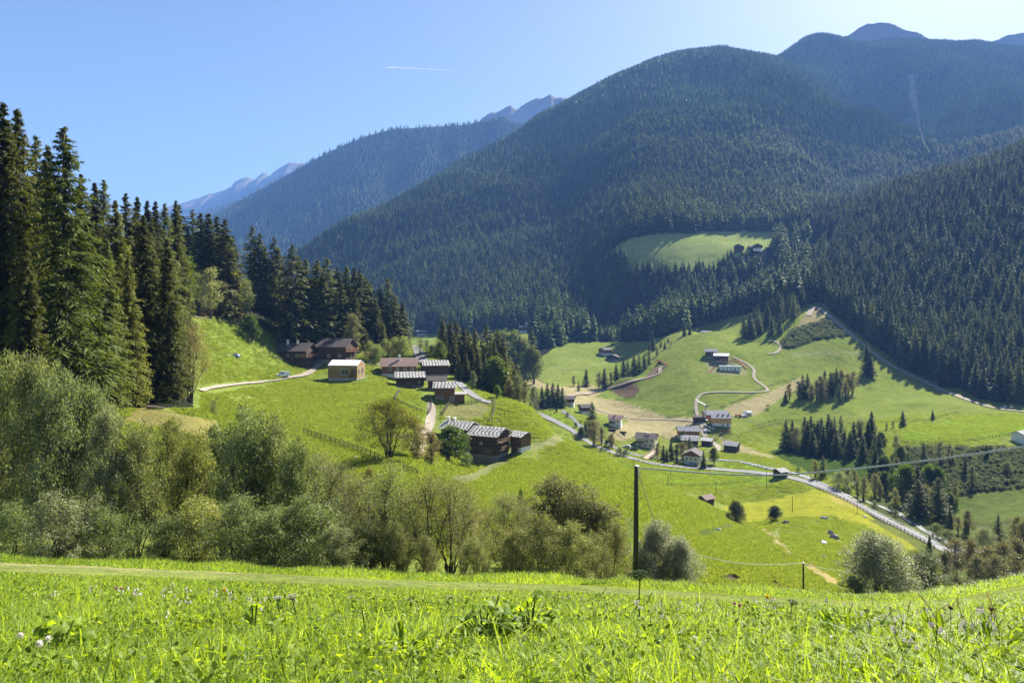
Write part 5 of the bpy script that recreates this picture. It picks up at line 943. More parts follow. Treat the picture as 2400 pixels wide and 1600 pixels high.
# ------------------------------------------------------------------ roads, paths, stream
M_ASPH = simplemat('pale_asphalt', (.16, .158, .155), (.22, .215, .21), .9, .2, 1.2)
M_GRAV = simplemat('gravel', (.22, .19, .145), (.33, .285, .23), .95, .1, 1.5)
M_EARTH = simplemat('bare_earth', (.21, .16, .115), (.32, .255, .19), .95, .1, 1.0)
m, nt, out = newmat('stream_water'); geo = N(nt, 'ShaderNodeNewGeometry'); f1 = noise(nt, geo.outputs['Position'], .9, 6, .7)
c = mixc(nt, ramp(nt, f1, .50, .72), (.045, .052, .05), (.42, .44, .45)); b = pbsdf(nt, c, .65, .15, bump(nt, f1, .5, .3)); nt.links.new(b.outputs[0], out.inputs[0]); M_WATER = m
def path3(pts, y0, y1, step, n=8):
    P = smooth_poly(pts, n); Q = np.array([cast(p[0], p[1], y0, y1) for p in P])[:, :2]
    k = np.ones(len(Q), bool)
    Q = Q[k]
    for _ in range(6): Q[1:-1] = Q[1:-1] * .5 + (Q[:-2] + Q[2:]) * .25
    d = np.concatenate([[0], np.cumsum(np.hypot(*np.diff(Q, axis=0).T))]); s = np.arange(0, d[-1], step)
    return np.stack([np.interp(s, d, Q[:, 0]), np.interp(s, d, Q[:, 1])], 1)
RIBS = []
def ribbon(name, pts, wd, mat, y0, y1, off=.10, step=1.5, nx=5, wob=0., dz=0.):
    Q = path3(pts, y0, y1, step); T = nrm(np.gradient(Q, axis=0)); S = np.stack([T[:, 1], -T[:, 0]], 1)
    u = np.linspace(-.5, .5, nx); wl = wd * (1 + wob * fbm(np.arange(len(Q)) * step / 6, np.zeros(len(Q)), 3, 7))
    X = Q[:, :1] + S[:, :1] * u * wl[:, None]; Y = Q[:, 1:] + S[:, 1:] * u * wl[:, None]
    H0 = hgt(X, Y); mid = hgt(Q[:, 0], Q[:, 1])[:, None]; Z = np.maximum(H0, H0 * .5 + mid * .5) + off + .0004 * Y + dz
    RIBS.append((Q, wd)); o = link(name, grid_mesh(name, X, Y, Z, None, mat, True)); tag(o, kind='structure'); return Q
ribbon('road', [(1245, 964), (1280, 978), (1315, 995), (1345, 1012), (1385, 1040), (1440, 1062), (1500, 1080)], 4.8, M_ASPH, 318, 470, .2)
RD = [(1500, 1080), (1560, 1091), (1640, 1098), (1700, 1101), (1780, 1108), (1840, 1117), (1880, 1126), (1920, 1139), (1980, 1167), (2060, 1211), (2130, 1246), (2200, 1281), (2245, 1305)]
QR = ribbon('road', RD, 5.0, M_ASPH, 205, 420, .12)
ribbon('road', [(1895, 740), (1905, 722), (1918, 722), (1945, 742), (2000, 790), (2080, 851), (2150, 887), (2250, 931), (2330, 956), (2430, 969)], 5.0, M_GRAV, 440, 900, .3, 2.5)
ribbon('lane', [(1642, 987), (1600, 985), (1540, 983), (1490, 982), (1440, 974), (1405, 962), (1370, 951), (1345, 946)], 1.9, M_GRAV, 400, 560, .2)
ribbon('lane', [(1642, 987), (1634, 970), (1631, 950), (1636, 932), (1650, 922), (1690, 919), (1740, 920), (1785, 919), (1800, 915), (1790, 904), (1772, 892), (1766, 880), (1768, 868), (1756, 856), (1738, 846), (1715, 836)], 2.3, M_GRAV, 410, 640, .2)
ribbon('lane', [(1642, 990), (1650, 1004), (1650, 1018), (1658, 1030), (1674, 1040), (1683, 1047), (1680, 1055), (1662, 1062)], 3.4, M_GRAV, 340, 450, .15)
ribbon('lane', [(1800, 830), (1815, 829), (1828, 820), (1830, 811), (1820, 802), (1800, 799)], 2.6, M_GRAV, 560, 800, .3)
ribbon('earth_track', [(1330, 930), (1400, 917), (1440, 906), (1480, 894), (1530, 882), (1547, 874), (1547, 863), (1565, 857)], 3.2, M_EARTH, 420, 720, .3, wob=.4)
ribbon('path', [(470, 917), (500, 909), (560, 902), (620, 895), (680, 887), (715, 880)], 1.0, M_GRAV, 130, 262, .22, 1.0, wob=.3)
ribbon('path', [(668, 886), (690, 884), (715, 879), (730, 870), (745, 860), (752, 852)], 3.0, M_GRAV, 200, 268, .2, 1.0, wob=.3)
ribbon('path', [(1072, 893), (1085, 908), (1098, 919), (1115, 931), (1135, 940), (1152, 944)], 3.4, M_ASPH, 195, 262, .12, 1.0, wob=.2)
ribbon('path', [(1004, 858), (992, 846), (983, 832), (978, 818), (968, 808)], 4.2, M_ASPH, 240, 320, .12, 1.0)
ribbon('path', [(1009, 942), (1012, 965), (1008, 990), (1000, 1015), (988, 1040), (975, 1062)], 2.4, M_GRAV, 130, 232, .08, 1.0, wob=.4)
ribbon('stream', [(1318, 962), (1345, 984), (1368, 1006), (1400, 1026), (1440, 1048), (1475, 1062), (1520, 1072), (1600, 1076), (1690, 1078), (1740, 1083), (1800, 1097), (1850, 1107), (1885, 1116), (1960, 1151), (2005, 1167), (2060, 1186), (2110, 1206), (2155, 1236), (2195, 1258), (2260, 1292), (2330, 1330), (2420, 1358)], 3.4, M_WATER, 150, 460, .10, wob=.7)

# ------------------------------------------------------------------ fences, rails
T_FEN = tintmat('grey_fence_wood', (.10, .08, .065), (.30, .26, .215), scale=4)
T_FED = tintmat('dark_fence_wood', (.035, .028, .022), (.11, .085, .06), scale=4)
def fence(label, pts, y0, y1, sp, h, rails, mat=None, pw=.10, name='fence', group=None, Q=None, parts=True, pick=0.):
    mat = mat or T_FEN
    if Q is None: Q = path3(pts, y0, y1, .5, 6)
    d = np.concatenate([[0], np.cumsum(np.hypot(*np.diff(Q, axis=0).T))]); s = np.arange(0, d[-1] + .01, sp)
    X = np.interp(s, d, Q[:, 0]); Y = np.interp(s, d, Q[:, 1]); Z = hgt(X, Y)
    e = empty(name, (X[0], Y[0], Z[0])); tag(e, label, 'fence', group); o = np.array((X[0], Y[0], Z[0]))
    P = np.stack([X, Y, Z], 1) - o; r = np.random.default_rng(len(P)); gp = Geo(); gp.box(-pw / 2, pw / 2, -pw / 2, pw / 2, -.3, h * 1.08, .5); pm = gp.build('post', mat)
    if parts and len(P) <= 100:
        for p in P: q = link('post', pm, e, tuple(p), r.normal(0, .2)); q.rotation_euler = (r.normal(0, .05), r.normal(0, .05), 0); q.scale = (1, 1, r.uniform(.85, 1.15))
    else:
        gg = Geo()
        for p in P: gg.beam(p - (0, 0, .3), p + np.array((r.normal(0, .04), 0, h)), pw, pw, r.random())
        q = link('posts', gg.build('posts', mat), e); q['kind'] = 'stuff'
    g = Geo()
    for a, b in zip(P[:-1], P[1:]):
        for k in range(rails):
            zz = h * (.30 + .62 * k / max(1, rails - 1)); g.beam(a + (0, pw * .6, zz + r.normal(0, .03)), b + (0, pw * .6, zz + r.normal(0, .03)), .05, .11, r.random())
        if pick:
            for t in np.arange(0, 1, pick / sp): p = a + (b - a) * t; g.beam(p - (0, 0, .1), p + np.array((r.normal(0, .03), r.normal(0, .03), h * r.uniform(.85, 1.1))), .07, .05, r.random())
    link('rail', g.build('rail', mat), e); return e
fence('old wooden post and rail fence below the steep hamlet field', [(712, 1016), (745, 1028), (775, 1037), (800, 1046), (830, 1056), (870, 1072), (895, 1085)], 95, 150, 2.1, 1.25, 3, T_FED, .12)
fence('short end of dark wooden fence right of the spreading tree', [(945, 1108), (962, 1112), (984, 1120)], 90, 125, 2.3, 1.4, 4, T_FED, .16)
fence('weathered picket fence closing the left side of the kitchen garden', [(938, 918), (930, 927), (923, 938)], 205, 250, 1.6, 1.1, 2, T_FEN, .12, pick=.25)
fence('dark picket fence along the lower edge of the kitchen garden', [(923, 938), (945, 950), (970, 961), (1000, 972)], 195, 250, 1.6, 1.1, 2, T_FED, .12, pick=.25)
fence('grey picket fence beside the stony footpath right of the garden', [(1010, 934), (1012, 950), (1008, 966), (1001, 974)], 180, 245, 1.6, 1.2, 2, T_FEN, .12, pick=.25)
fence('white weathered picket fence running up to the stone roofed house', [(1036, 975), (1043, 963), (1050, 952), (1055, 946)], 170, 235, 1.4, 1.2, 2, T_FEN, .12, pick=.28)
fence('post and rail fence across the mown bank below the boarded barn', [(1055, 950), (1075, 950), (1100, 949), (1128, 940)], 190, 245, 1.9, 1.2, 3, T_FED, .12)
fence('grey rail fence running down the grassy bank right of the barns', [(1155, 935), (1160, 950), (1159, 965), (1152, 982), (1145, 990)], 180, 245, 2.0, 1.2, 3, T_FEN, .14)
fence('dark board fence in front of the long low farmhouse', [(630, 838), (660, 845), (690, 849), (716, 857)], 235, 266, 1.8, 1.1, 4, T_FED, .12)
fence('short fence between the low farmhouse and the new house', [(735, 858), (748, 852), (760, 849)], 235, 268, 1.5, 1.2, 3, T_FEN, .12)
fence('wire fence with low posts across the bright valley field', [(1562, 1137), (1620, 1139), (1680, 1137), (1740, 1130), (1790, 1120)], 230, 340, 3.0, 1.0, 2, T_FED, .09)
fence('field fence on the far edge of the shadowed meadow', [(1765, 1000), (1820, 985), (1870, 986), (1990, 990), (2150, 990), (2200, 978), (2250, 965)], 350, 520, 6, 1.1, 2, T_FED, .12)
fence('fence along the top of the rough bushy bank', [(2110, 1036), (2200, 1040), (2290, 1032), (2400, 1015)], 320, 420, 3.2, 1.1, 2, T_FED, .12)
i0, i1 = int(len(QR) * .50), len(QR) - 2; Tq = nrm(np.gradient(QR, axis=0)); Sq = np.stack([Tq[:, 1], -Tq[:, 0]], 1)
fence('wooden crash barrier along the meadow side of the valley road', None, 0, 0, 2.2, 1.1, 3, T_FEN, .16, 'road_barrier', None, (QR + Sq * 3.2)[int(len(QR) * .55):i1])
fence('steel crash barrier along the stream side of the valley road', None, 0, 0, 3.0, .85, 2, M_METAL, .12, 'road_barrier', None, (QR - Sq * 3.2)[i0:i1])
i2, i3 = int(len(QR) * .0), int(len(QR) * .22)
fence('field fence along the near edge of the valley road by the bridge', None, 0, 0, 3.0, 1.1, 2, T_FED, .12, 'fence', None, (QR + Sq * 4.2)[i2:i3])
# timber bridge
a, b = cast(1514, 1076, 300, 420), cast(1541, 1063, 300, 420); d = (b - a); L_ = d.length; e = empty('bridge', a + Vector((0, 0, .5)), math.atan2(d.y, d.x)); tag(e, 'small timber bridge with rails from the valley road over the stream', 'bridge')
g = Geo(); 
for k in range(int(L_ / .35)): g.box(k * .35, k * .35 + .31, -1.7, 1.7, -.15, 0, .4 + .4 * rng.random())
M_DECK = tintmat('pale_planks', (.30, .22, .15), (.48, .38, .28)); link('deck', g.build('deck', M_DECK), e)
for sy in (-1.7, 1.7):
    g = Geo()
    for k in np.arange(0, L_, 2.2): g.box(k, k + .15, sy - .08, sy + .08, 0, 1.15, .5)
    for z in (.5, 1.0): g.box(0, L_, sy - .05, sy + .05, z, z + .14, .6)
    link('railing', g.build('railing', M_DECK), e)

# ------------------------------------------------------------------ poles and cables
M_POLE = simplemat('tarred_pole', (.030, .036, .026), (.075, .068, .045), .85, .2, 2.0, .02, stretch=(8, 8, .6))
M_CAB = simplemat('pale_cable', (.34, .36, .36), (.5, .52, .52), .5, .4, 8)
def pole(px, top, Y, label, rad=.11, lean=(0, 0), cap=False, name='utility_pole', group=None, arm=None):
    b = at(px, Y); h = (rowof(b) - top) / F * Y; e = empty(name, b); tag(e, label, 'pole', group); e.rotation_euler = (lean[0], lean[1], 0)
    g = Geo(); g.tube([(0, 0, -.5), (0, 0, h * .5), (0, 0, h)], [rad * 1.25, rad * 1.1, rad * .92], 12, .5); link('shaft', g.build('shaft', M_POLE, True), e)
    if cap: g = Geo(); g.tube([(0, 0, h), (0, 0, h + .03), (0, 0, h + .05)], [rad * 1.05, rad * 1.05, rad * .5], 12); link('cap', g.build('cap', M_METAL), e); g = Geo(); g.tube([(.0, -.02, h - .22), (.16, -.02, h - .24), (.18, -.02, h - .32)], [.02, .02, .03], 6); link('insulator', g.build('insulator', M_METAL), e)
    if arm: g = Geo(); g.tube([(0, 0, h - .1), (arm * .6, 0, h + .1), (arm, 0, h)], .05, 6); link('lamp_arm', g.build('lamp_arm', M_METAL), e); g = Geo(); g.box(arm - .25, arm + .25, -.15, .15, h - .12, h + .02); link('lamp_head', g.build('lamp_head', M_METAL), e)
    return b, h
pole(1490, 1092, 32, 'nearest tall dark telephone pole standing on the mown verge', .108, (0, .006), True)
pole(1883, 1318, 88, 'slim dark pole carrying the second cable, down the slope beyond the meadow', .10, (0, -.004), True)
VP = 'thin power poles on the valley meadow'
for k, (px, top, Y, w_) in enumerate([(1429, 1052, 350, 'left of all others, by the hill edge'), (1484, 1072, 318, 'left of the tall telephone pole top'), (1565, 1109, 275, 'slightly leaning at the left end of the wire fence'), (1572, 1102, 300, 'straight behind the leaning one'), (1678, 1128, 282, 'alone above the hay hut'), (1797, 1095, 292, 'just left of the roadside hut'), (1857, 1162, 250, 'alone on the yellow meadow')]):
    pole(px, top, Y, 'thin power pole ' + w_, .10, (0, .03 if px == 1565 else 0), group=VP)
pole(2009, 1131, 247, 'street lamp pole on the barrier of the valley road', .07, arm=-1.2, name='street_lamp'); pole(1900, 1113, 295, 'short street lamp beside the road bend', .07, arm=.8, name='street_lamp')
pole(1440, 990, 392, 'street lamp in front of the white and brown chalet', .07, arm=.8, name='street_lamp'); pole(1289, 948, 425, 'street lamp before the spruce clump', .07, arm=.8, name='street_lamp'); pole(1335, 944, 425, 'street lamp beside the chalet with the white base', .07, arm=.8, name='street_lamp')
pole(1631, 1252, 178, 'short marker post on the green slope below the white rock', .06, name='post'); pole(469, 955, 108, 'thin fence post beside the brownish alder', .06, name='post')
def cable(label, pts, rad, tw=0., n=260):
    P = smooth_poly([(a, b) for a, b, c in pts], 40); Yq = np.interp(np.linspace(0, 1, len(P)), np.linspace(0, 1, len(pts)), [c for a, b, c in pts])
    Q = np.stack([(P[:, 0] - 1200) / F * Yq, Yq, (HZ - P[:, 1]) / F * Yq], 1); d = np.concatenate([[0], np.cumsum(np.linalg.norm(np.diff(Q, axis=0), axis=1))]); s = np.linspace(0, d[-1], n)
    Q = np.stack([np.interp(s, d, Q[:, k]) for k in range(3)], 1); g = Geo()
    if tw:
        for ph in (0, 2.1, 4.2):
            a = s / tw * 6.283 + ph; g.tube(Q + np.stack([0 * a, np.cos(a), np.sin(a)], 1) * rad, rad * .9, 6, rng.random())
    else: g.tube(Q, rad, 6)
    o = link('cable', g.build('cable', M_CAB, True)); tag(o, label, 'cable'); return o
cable('pale twisted overhead cable sagging from the near pole to the right edge', [(1494, 1096, 31.9), (1560, 1101, 31), (1650, 1108, 30), (1750, 1113, 28.6), (1840, 1112, 27.4), (1920, 1106, 26.4), (2060, 1092, 25), (2200, 1075, 23.4), (2330, 1057, 22), (2440, 1040, 21), (2600, 1012, 20)], .019, .42, 600)
cable('thin cable falling from the near pole to the slim pole downhill', [(1495, 1104, 32), (1515, 1166, 38), (1540, 1233, 47), (1575, 1276, 56), (1620, 1296, 64), (1720, 1317, 75), (1800, 1322, 82), (1883, 1319, 88)], .030)
cable('thin cable running on from the slim pole behind the right willow', [(1884, 1320, 88), (1920, 1329, 95), (1985, 1339, 108), (2060, 1340, 125), (2160, 1318, 140)], .035)

# ------------------------------------------------------------------ rocks, earth, felled wood
M_ROCK = tintmat('grey_boulder', (.13, .12, .115), (.40, .385, .36), scale=1.3, amt=.9, bumpd=.12); M_PALE = tintmat('pale_boulder', (.42, .40, .37), (.74, .72, .68), scale=1.3, amt=.9, bumpd=.1)
def rock(px, py, Yr, w_px, label, mat, flat=.6, seed=0, name='boulder', cat='rock'):
    p = cast(px, py, *Yr); s = w_px / F * p.y / 2; r = np.random.default_rng(seed); nu, nv = 18, 10; g = Geo()
    u, v = np.meshgrid(np.arange(nu) / nu * 2 * np.pi, np.linspace(0, np.pi, nv)); D = np.stack([np.cos(u) * np.sin(v), np.sin(u) * np.sin(v), np.cos(v)], -1)
    pl = nrm(r.normal(size=(14, 3))); dd = .62 + .3 * r.random(14); rad = np.min(np.where((D @ pl.T) > .05, dd / np.maximum(D @ pl.T, .05), 9), -1); rad = np.minimum(rad, 1.15) * (1 + .05 * r.normal(size=rad.shape)); rad[:, :] = rad
    V = D * rad[..., None] * np.array((s, s * .8, s * flat * 1.2)); V[0] = V[0].mean(0); V[-1] = V[-1].mean(0)
    i, j = np.meshgrid(np.arange(nv - 1), np.arange(nu), indexing='ij'); j2 = (j + 1) % nu; g.add(V.reshape(-1, 3), None, np.stack([i * nu + j, (i + 1) * nu + j, (i + 1) * nu + j2, i * nu + j2], -1).reshape(-1, 4), .5)
    o = link(name, g.build(name, mat), None, p + Vector((0, 0, s * .12)), r.random() * 6); tag(o, label, cat); return o
rock(1954, 1262, (150, 260), 30, 'largest grey boulder on the rocky rib of the valley meadow', M_ROCK, .6, 1); rock(1946, 1252, (150, 260), 16, 'upright dark rock leaning on the largest grey boulder', M_ROCK, 1.1, 2); rock(1932, 1274, (140, 250), 20, 'white slab of rock below the largest grey boulder', M_PALE, .6, 3)
rock(1929, 1308, (120, 230), 16, 'pointed grey rock farthest down the meadow rib', M_ROCK, .8, 4); rock(1933, 1216, (170, 300), 20, 'flat grey rock on the knoll edge near the yellow field', M_ROCK, .4, 5); rock(1918, 1227, (160, 290), 8, 'smallest pale stone on the knoll edge', M_PALE, .6, 6)
rock(2026, 1211, (180, 300), 12, 'white stone lying in the yellow mown field', M_PALE, .35, 7); rock(1684, 1243, (130, 260), 19, 'white boulder alone on the green slope left of the knoll', M_PALE, .55, 8); rock(835, 1073, (95, 150), 16, 'grey brown boulder beside the old field fence', M_ROCK, .5, 9)
rock(1798, 1357, (60, 120), 10, 'pale stone at the upper rim of the right earth scar', M_PALE, .6, 10); rock(1842, 1226, (170, 260), 20, 'heap of brown earth and stones beside the small dark tree', tintmat('earth_heap', (.17, .12, .085), (.34, .26, .19), scale=1.2, amt=.9, bumpd=.15), .45, 11, 'earth_heap', 'heap'); rock(1824, 1228, (170, 260), 9, 'grey stones at the foot of the small dark tree', M_ROCK, .6, 12)
rock(1915, 1223, (160, 290), 6, 'tiny grey stone behind the pale knoll stone', M_ROCK, .6, 13)
# stony wall on the bank behind the red roofed farmhouse
for k, (px, py, w_) in enumerate([(868, 852, 9), (880, 850, 7), (862, 856, 6), (887, 855, 8), (874, 857, 6)]): rock(px, py, (225, 300), w_, 'pale bank stone %s from left beside the red roofed farmhouse' % ORD[[1, 3, 0, 4, 2][k]], M_PALE, .7, 20 + k, 'bank_stone', 'stone')
# heap of felled trunks and brushwood
p = cast(690, 738, 230, 330); e = empty('brush_pile', p); tag(e, 'heap of felled brown trunks and brushwood below the ridge conifers', 'wood pile'); g = Geo(); g2 = Geo(); r = np.random.default_rng(5)
for k in range(26): a = np.array((r.uniform(-9, 9), r.uniform(-3, 3), r.uniform(-.5, 2.5))); b = a + np.array((r.normal(0, 5), r.normal(0, 1.5), r.normal(.6, 1.2))); g.tube([a, (a + b) / 2, b], [.2, .16, .08], 6, r.random())
link('log', g.build('log', tintmat('dead_wood', (.16, .11, .08), (.42, .34, .27), scale=2)), e)
for k in range(900):
    a = np.array((r.uniform(-10, 10), r.uniform(-3, 3), r.uniform(-.8, 3.4))); b = a + np.array((r.normal(0, 1.0), r.normal(0, .8), r.normal(.2, .5))); g2.beam(a, b, .07, .07, r.random())
link('twigs', g2.build('twigs', tintmat('dry_twigs', (.11, .065, .045), (.27, .18, .13), scale=2)), e)
for k, (a, b) in enumerate([((345, 958), (385, 962)), ((520, 752), (575, 764)), ((455, 744), (500, 752)), ((602, 702), (640, 694))]):
    A, B = (cast(q[0], q[1], 80 if k == 0 else 190, 300) for q in (a, b)); g = Geo(); d = np.array(B - A); g.tube([(0, 0, .25), d * .5 + (0, 0, .3), d + (0, 0, .3)], [.22, .19, .12], 8, .6)
    o = link('fallen_log', g.build('fallen_log', bpy.data.materials['dead_wood']), None, A); tag(o, ['fallen pale log on the earth bank under the left forest', 'fallen log at the foot of the bushes above the field', 'fallen log at the left end of the earth strip above the field', 'fallen pale trunk high on the felled slope'][k], 'log')
# wood stacks on the tan field
for k, (px, py) in enumerate([(1434, 1009), (1459, 1015)]):
    g = Geo()
    for i in range(3):
        for j in range(6 - i): g.tube([(-2.2, (j + i * .5) * .42 - 1, .2 + i * .36), (2.2, (j + i * .5) * .42 - 1, .2 + i * .36)], .2, 7, rng.random())
    o = link('log_stack', g.build('log_stack', T_DARK), None, cast(px, py, 350, 440), -.1); tag(o, ['short dark log stack at the left end of the tan field', 'longer dark log stack in the middle of the tan field'][k], 'log stack')

# ------------------------------------------------------------------ vehicles
M_TYRE = simplemat('tyre', (.02, .02, .02), (.035, .035, .035), .9, .2, 5)
def paintmat(name, c): 
    m, nt, out = newmat(name); b = pbsdf(nt, c, .3, .5); b.inputs['Coat Weight'].default_value = .5; nt.links.new(b.outputs[0], out.inputs[0]); return m
M_WHITE = paintmat('white_paint', (.80, .81, .83)); M_BLUE = paintmat('blue_paint', (.06, .12, .30)); M_SILVER = paintmat('silver_paint', (.55, .56, .58)); M_RPAINT = paintmat('red_paint', (.42, .05, .04)); M_DARKP = paintmat('dark_paint', (.03, .035, .045)); M_LBLUE = paintmat('light_blue_paint', (.30, .42, .58))
def vehicle(px, py, yr, yaw, label, cat, paint, prof, L, Wd, glass_f, glass_s, name='parked_car'):
    p = cast(px, py, *yr); e = empty(name, p + Vector((0, 0, .15)), R(yaw)); tag(e, label, cat); P = np.array(prof, float); n = len(P); g = Geo(); V = []
    for y in (-1, 1):
        for x, z in P: V.append((x, y * Wd / 2 * (1 - .16 * max(0, (z - .95)) / .9), z))
    V = np.array(V); g.add(V, [(0, i, i + 1) for i in range(1, n - 1)] + [(n, n + i + 1, n + i) for i in range(1, n - 1)], [(i, (i + 1) % n, n + (i + 1) % n, n + i) for i in range(n)])
    link('body', g.build('body', paint), e)
    def glass(nm, pts):
        gg = Geo(); gg.add(pts, [(0, 1, 2), (0, 2, 3)]); gg.add(np.array(pts) * .995 , [(0, 2, 1), (0, 3, 2)]); link(nm, gg.build(nm, M_GLS), e)
    (xa, za), (xb, zb) = glass_f; k = lambda z: Wd / 2 * (1 - .16 * max(0, (z - .95)) / .9)
    glass('windscreen', [(xa + .02, -k(za) + .1, za), (xb + .02, -k(zb) + .1, zb + .01), (xb + .02, k(zb) - .1, zb + .01), (xa + .02, k(za) - .1, za)])
    for sy in (-1, 1): glass('side_window', [(x, sy * (k(z) + .012), z) for x, z in glass_s])
    for x in (L * .31, -L * .31):
        for sy in (-1, 1):
            gg = Geo(); gg.tube([(x, sy * (Wd / 2 - .18), .33), (x, sy * (Wd / 2 + .02), .33)], .33, 14); w = link('wheel', gg.build('wheel', M_TYRE), e)
            gg = Geo(); gg.tube([(x, sy * (Wd / 2 + .0), .33), (x, sy * (Wd / 2 + .03), .33)], .2, 10); link('rim', gg.build('rim', M_SILVER), w)
    for sy in (-1, 1): gg = Geo(); gg.box(L / 2 - .12, L / 2 + .01, sy * Wd * .36 - .16, sy * Wd * .36 + .16, .68, .86); link('headlight', gg.build('headlight', M_SILVER), e)
    return e
VAN = [(-2.15, .35), (-2.2, 1.0), (-2.1, 1.75), (-1.9, 1.86), (.55, 1.86), (.75, 1.80), (1.45, 1.15), (2.12, .98), (2.2, .7), (2.2, .35)]
CAR = [(-2.1, .32), (-2.15, .85), (-1.95, .98), (-1.35, 1.42), (.35, 1.45), (1.05, .98), (1.95, .86), (2.1, .65), (2.1, .32)]
vehicle(663, 884, (190, 262), -152, 'white delivery van parked beside the gravel path', 'van', M_WHITE, VAN, 4.4, 1.8, ((1.40, 1.20), (.80, 1.76)), [(-.15, 1.15), (1.15, 1.15), (.65, 1.68), (-.15, 1.68)], 'delivery_van')
GF, GS = ((1.0, 1.02), (.42, 1.40)), [(-1.5, 1.0), (.85, 1.0), (.3, 1.36), (-1.25, 1.36)]
vehicle(1609, 1087, (300, 370), -60, 'white car under the carport left of the cream guesthouse', 'car', M_WHITE, CAR, 4.2, 1.75, GF, GS); vehicle(1619, 1090, (300, 370), 170, 'pale blue car in front of the cream guesthouse', 'car', M_LBLUE, CAR, 4.2, 1.75, GF, GS)
vehicle(1486, 1055, (330, 400), 20, 'dark car in the yard left of the large cream chalet', 'car', M_DARKP, CAR, 4.2, 1.75, GF, GS); vehicle(1469, 1049, (330, 400), 160, 'silver car by the timber heap left of the cream chalet', 'car', M_SILVER, CAR, 4.2, 1.75, GF, GS)
vehicle(1657, 1012, (380, 450), 20, 'white car on the lane between yellow farm and orange chalet', 'car', M_WHITE, CAR, 4.2, 1.75, GF, GS); vehicle(1747, 977, (400, 520), 12, 'white car in front of the white tank trailer', 'car', M_WHITE, CAR, 4.2, 1.75, GF, GS)
vehicle(2353, 957, (430, 500), 165, 'pale blue car parked on the shaded far road', 'car', M_LBLUE, CAR, 4.2, 1.75, GF, GS); vehicle(2368, 959, (430, 500), 165, 'dark car parked behind the pale blue one on far road', 'car', M_DARKP, CAR, 4.2, 1.75, GF, GS)
vehicle(1944, 742, (600, 800), -60, 'white car at the top of the far road in the sun', 'car', M_WHITE, CAR, 4.2, 1.75, GF, GS)
# tractor and tank trailer
p = cast(1731, 977, 400, 520); e = empty('tractor', p, R(160)); tag(e, 'red tractor parked on the meadow right of the yellow farmhouse', 'tractor')
g = Geo(); g.box(-.2, 2.2, -.5, .5, .7, 1.5); link('bonnet', g.build('bonnet', M_RPAINT), e); g = Geo(); g.box(-1.6, -.2, -.8, .8, .9, 1.5); [g.beam((x, y, 1.5), (x * .92 - .05, y * .92, 2.55), .1) for x in (-1.5, -.3) for y in (-.72, .72)]; g.box(-1.6, -.2, -.8, .8, 2.55, 2.68); link('cab', g.build('cab', M_RPAINT), e)
for x, rr in ((-.95, .8), (1.6, .5)):
    for sy in (-1, 1): gg = Geo(); gg.tube([(x, sy * .65, rr), (x, sy * 1.05, rr)], rr, 16); link('wheel', gg.build('wheel', M_TYRE), e)
p = cast(1752, 973, 400, 540); e = empty('tank_trailer', p, R(8)); tag(e, 'white slurry tank trailer beside the red tractor', 'trailer'); g = Geo(); g.tube([(-3, 0, 1.7), (-2.8, 0, 1.7), (2.8, 0, 1.7), (3, 0, 1.7)], [.7, 1.05, 1.05, .7], 18); link('tank', g.build('tank', M_WHITE, True), e)
g = Geo(); g.box(-2.8, 3.8, -.5, .5, .55, .75); link('chassis', g.build('chassis', M_METAL), e)
for x in (-.8, .6):
    for sy in (-1, 1): gg = Geo(); gg.tube([(x, sy * .7, .5), (x, sy * 1.1, .5)], .5, 14); link('wheel', gg.build('wheel', M_TYRE), e)
# construction crane beside the farm
b = at(1653, 428); h = (rowof(b) - 950) / F * 428; e = empty('crane', b); tag(e, 'slim grey construction crane in front of the big barn', 'crane'); g = Geo()
for sx in (-.4, .4):
    for sy in (-.4, .4): g.beam((sx, sy, 0), (sx, sy, h), .14)
for k in range(int(h / 1.2)): z = k * 1.2; g.beam((-.4, -.4, z), (.4, -.4, z + 1.2), .08); g.beam((.4, -.4, z), (.4, .4, z + 1.2), .08); g.beam((-.4, .4, z), (-.4, -.4, z + 1.2), .08)
link('mast', g.build('mast', M_METAL), e); g = Geo(); j = np.array((-4.6, 6, 2.8))
for o_ in ((0, 0, 0), (0, .35, .6), (0, -.35, .6)): g.beam(np.array((0, 0, h)) + o_, j + (0, 0, h) + np.array(o_) * .4, .16)
for t in np.arange(0, 1, .08): q0 = np.array((0, 0, h)) + j * t; g.beam(q0, q0 + j * .08 + (0, .3, .5), .08)
link('jib', g.build('jib', M_METAL), e); g = Geo(); g.box(.2, 1.8, -1.2, .6, h - .6, h + .5); link('counterweight', g.build('counterweight', STN), e); g = Geo(); g.box(-1.6, 1.6, -1.6, 1.6, -.2, .9); link('base', g.build('base', M_METAL), e)
# building rubble heap below the crane
for k, (px, py, w_) in enumerate([(1655, 1000, 14), (1664, 1003, 10), (1648, 1003, 7), (1672, 1004, 8)]): rock(px, py, (380, 450), w_, 'heap of grey building rubble, %s from left below the crane' % ORD[[1, 2, 0, 3][k]], [M_ROCK, M_PALE][k % 2], .7, 40 + k, 'rubble_heap', 'heap')
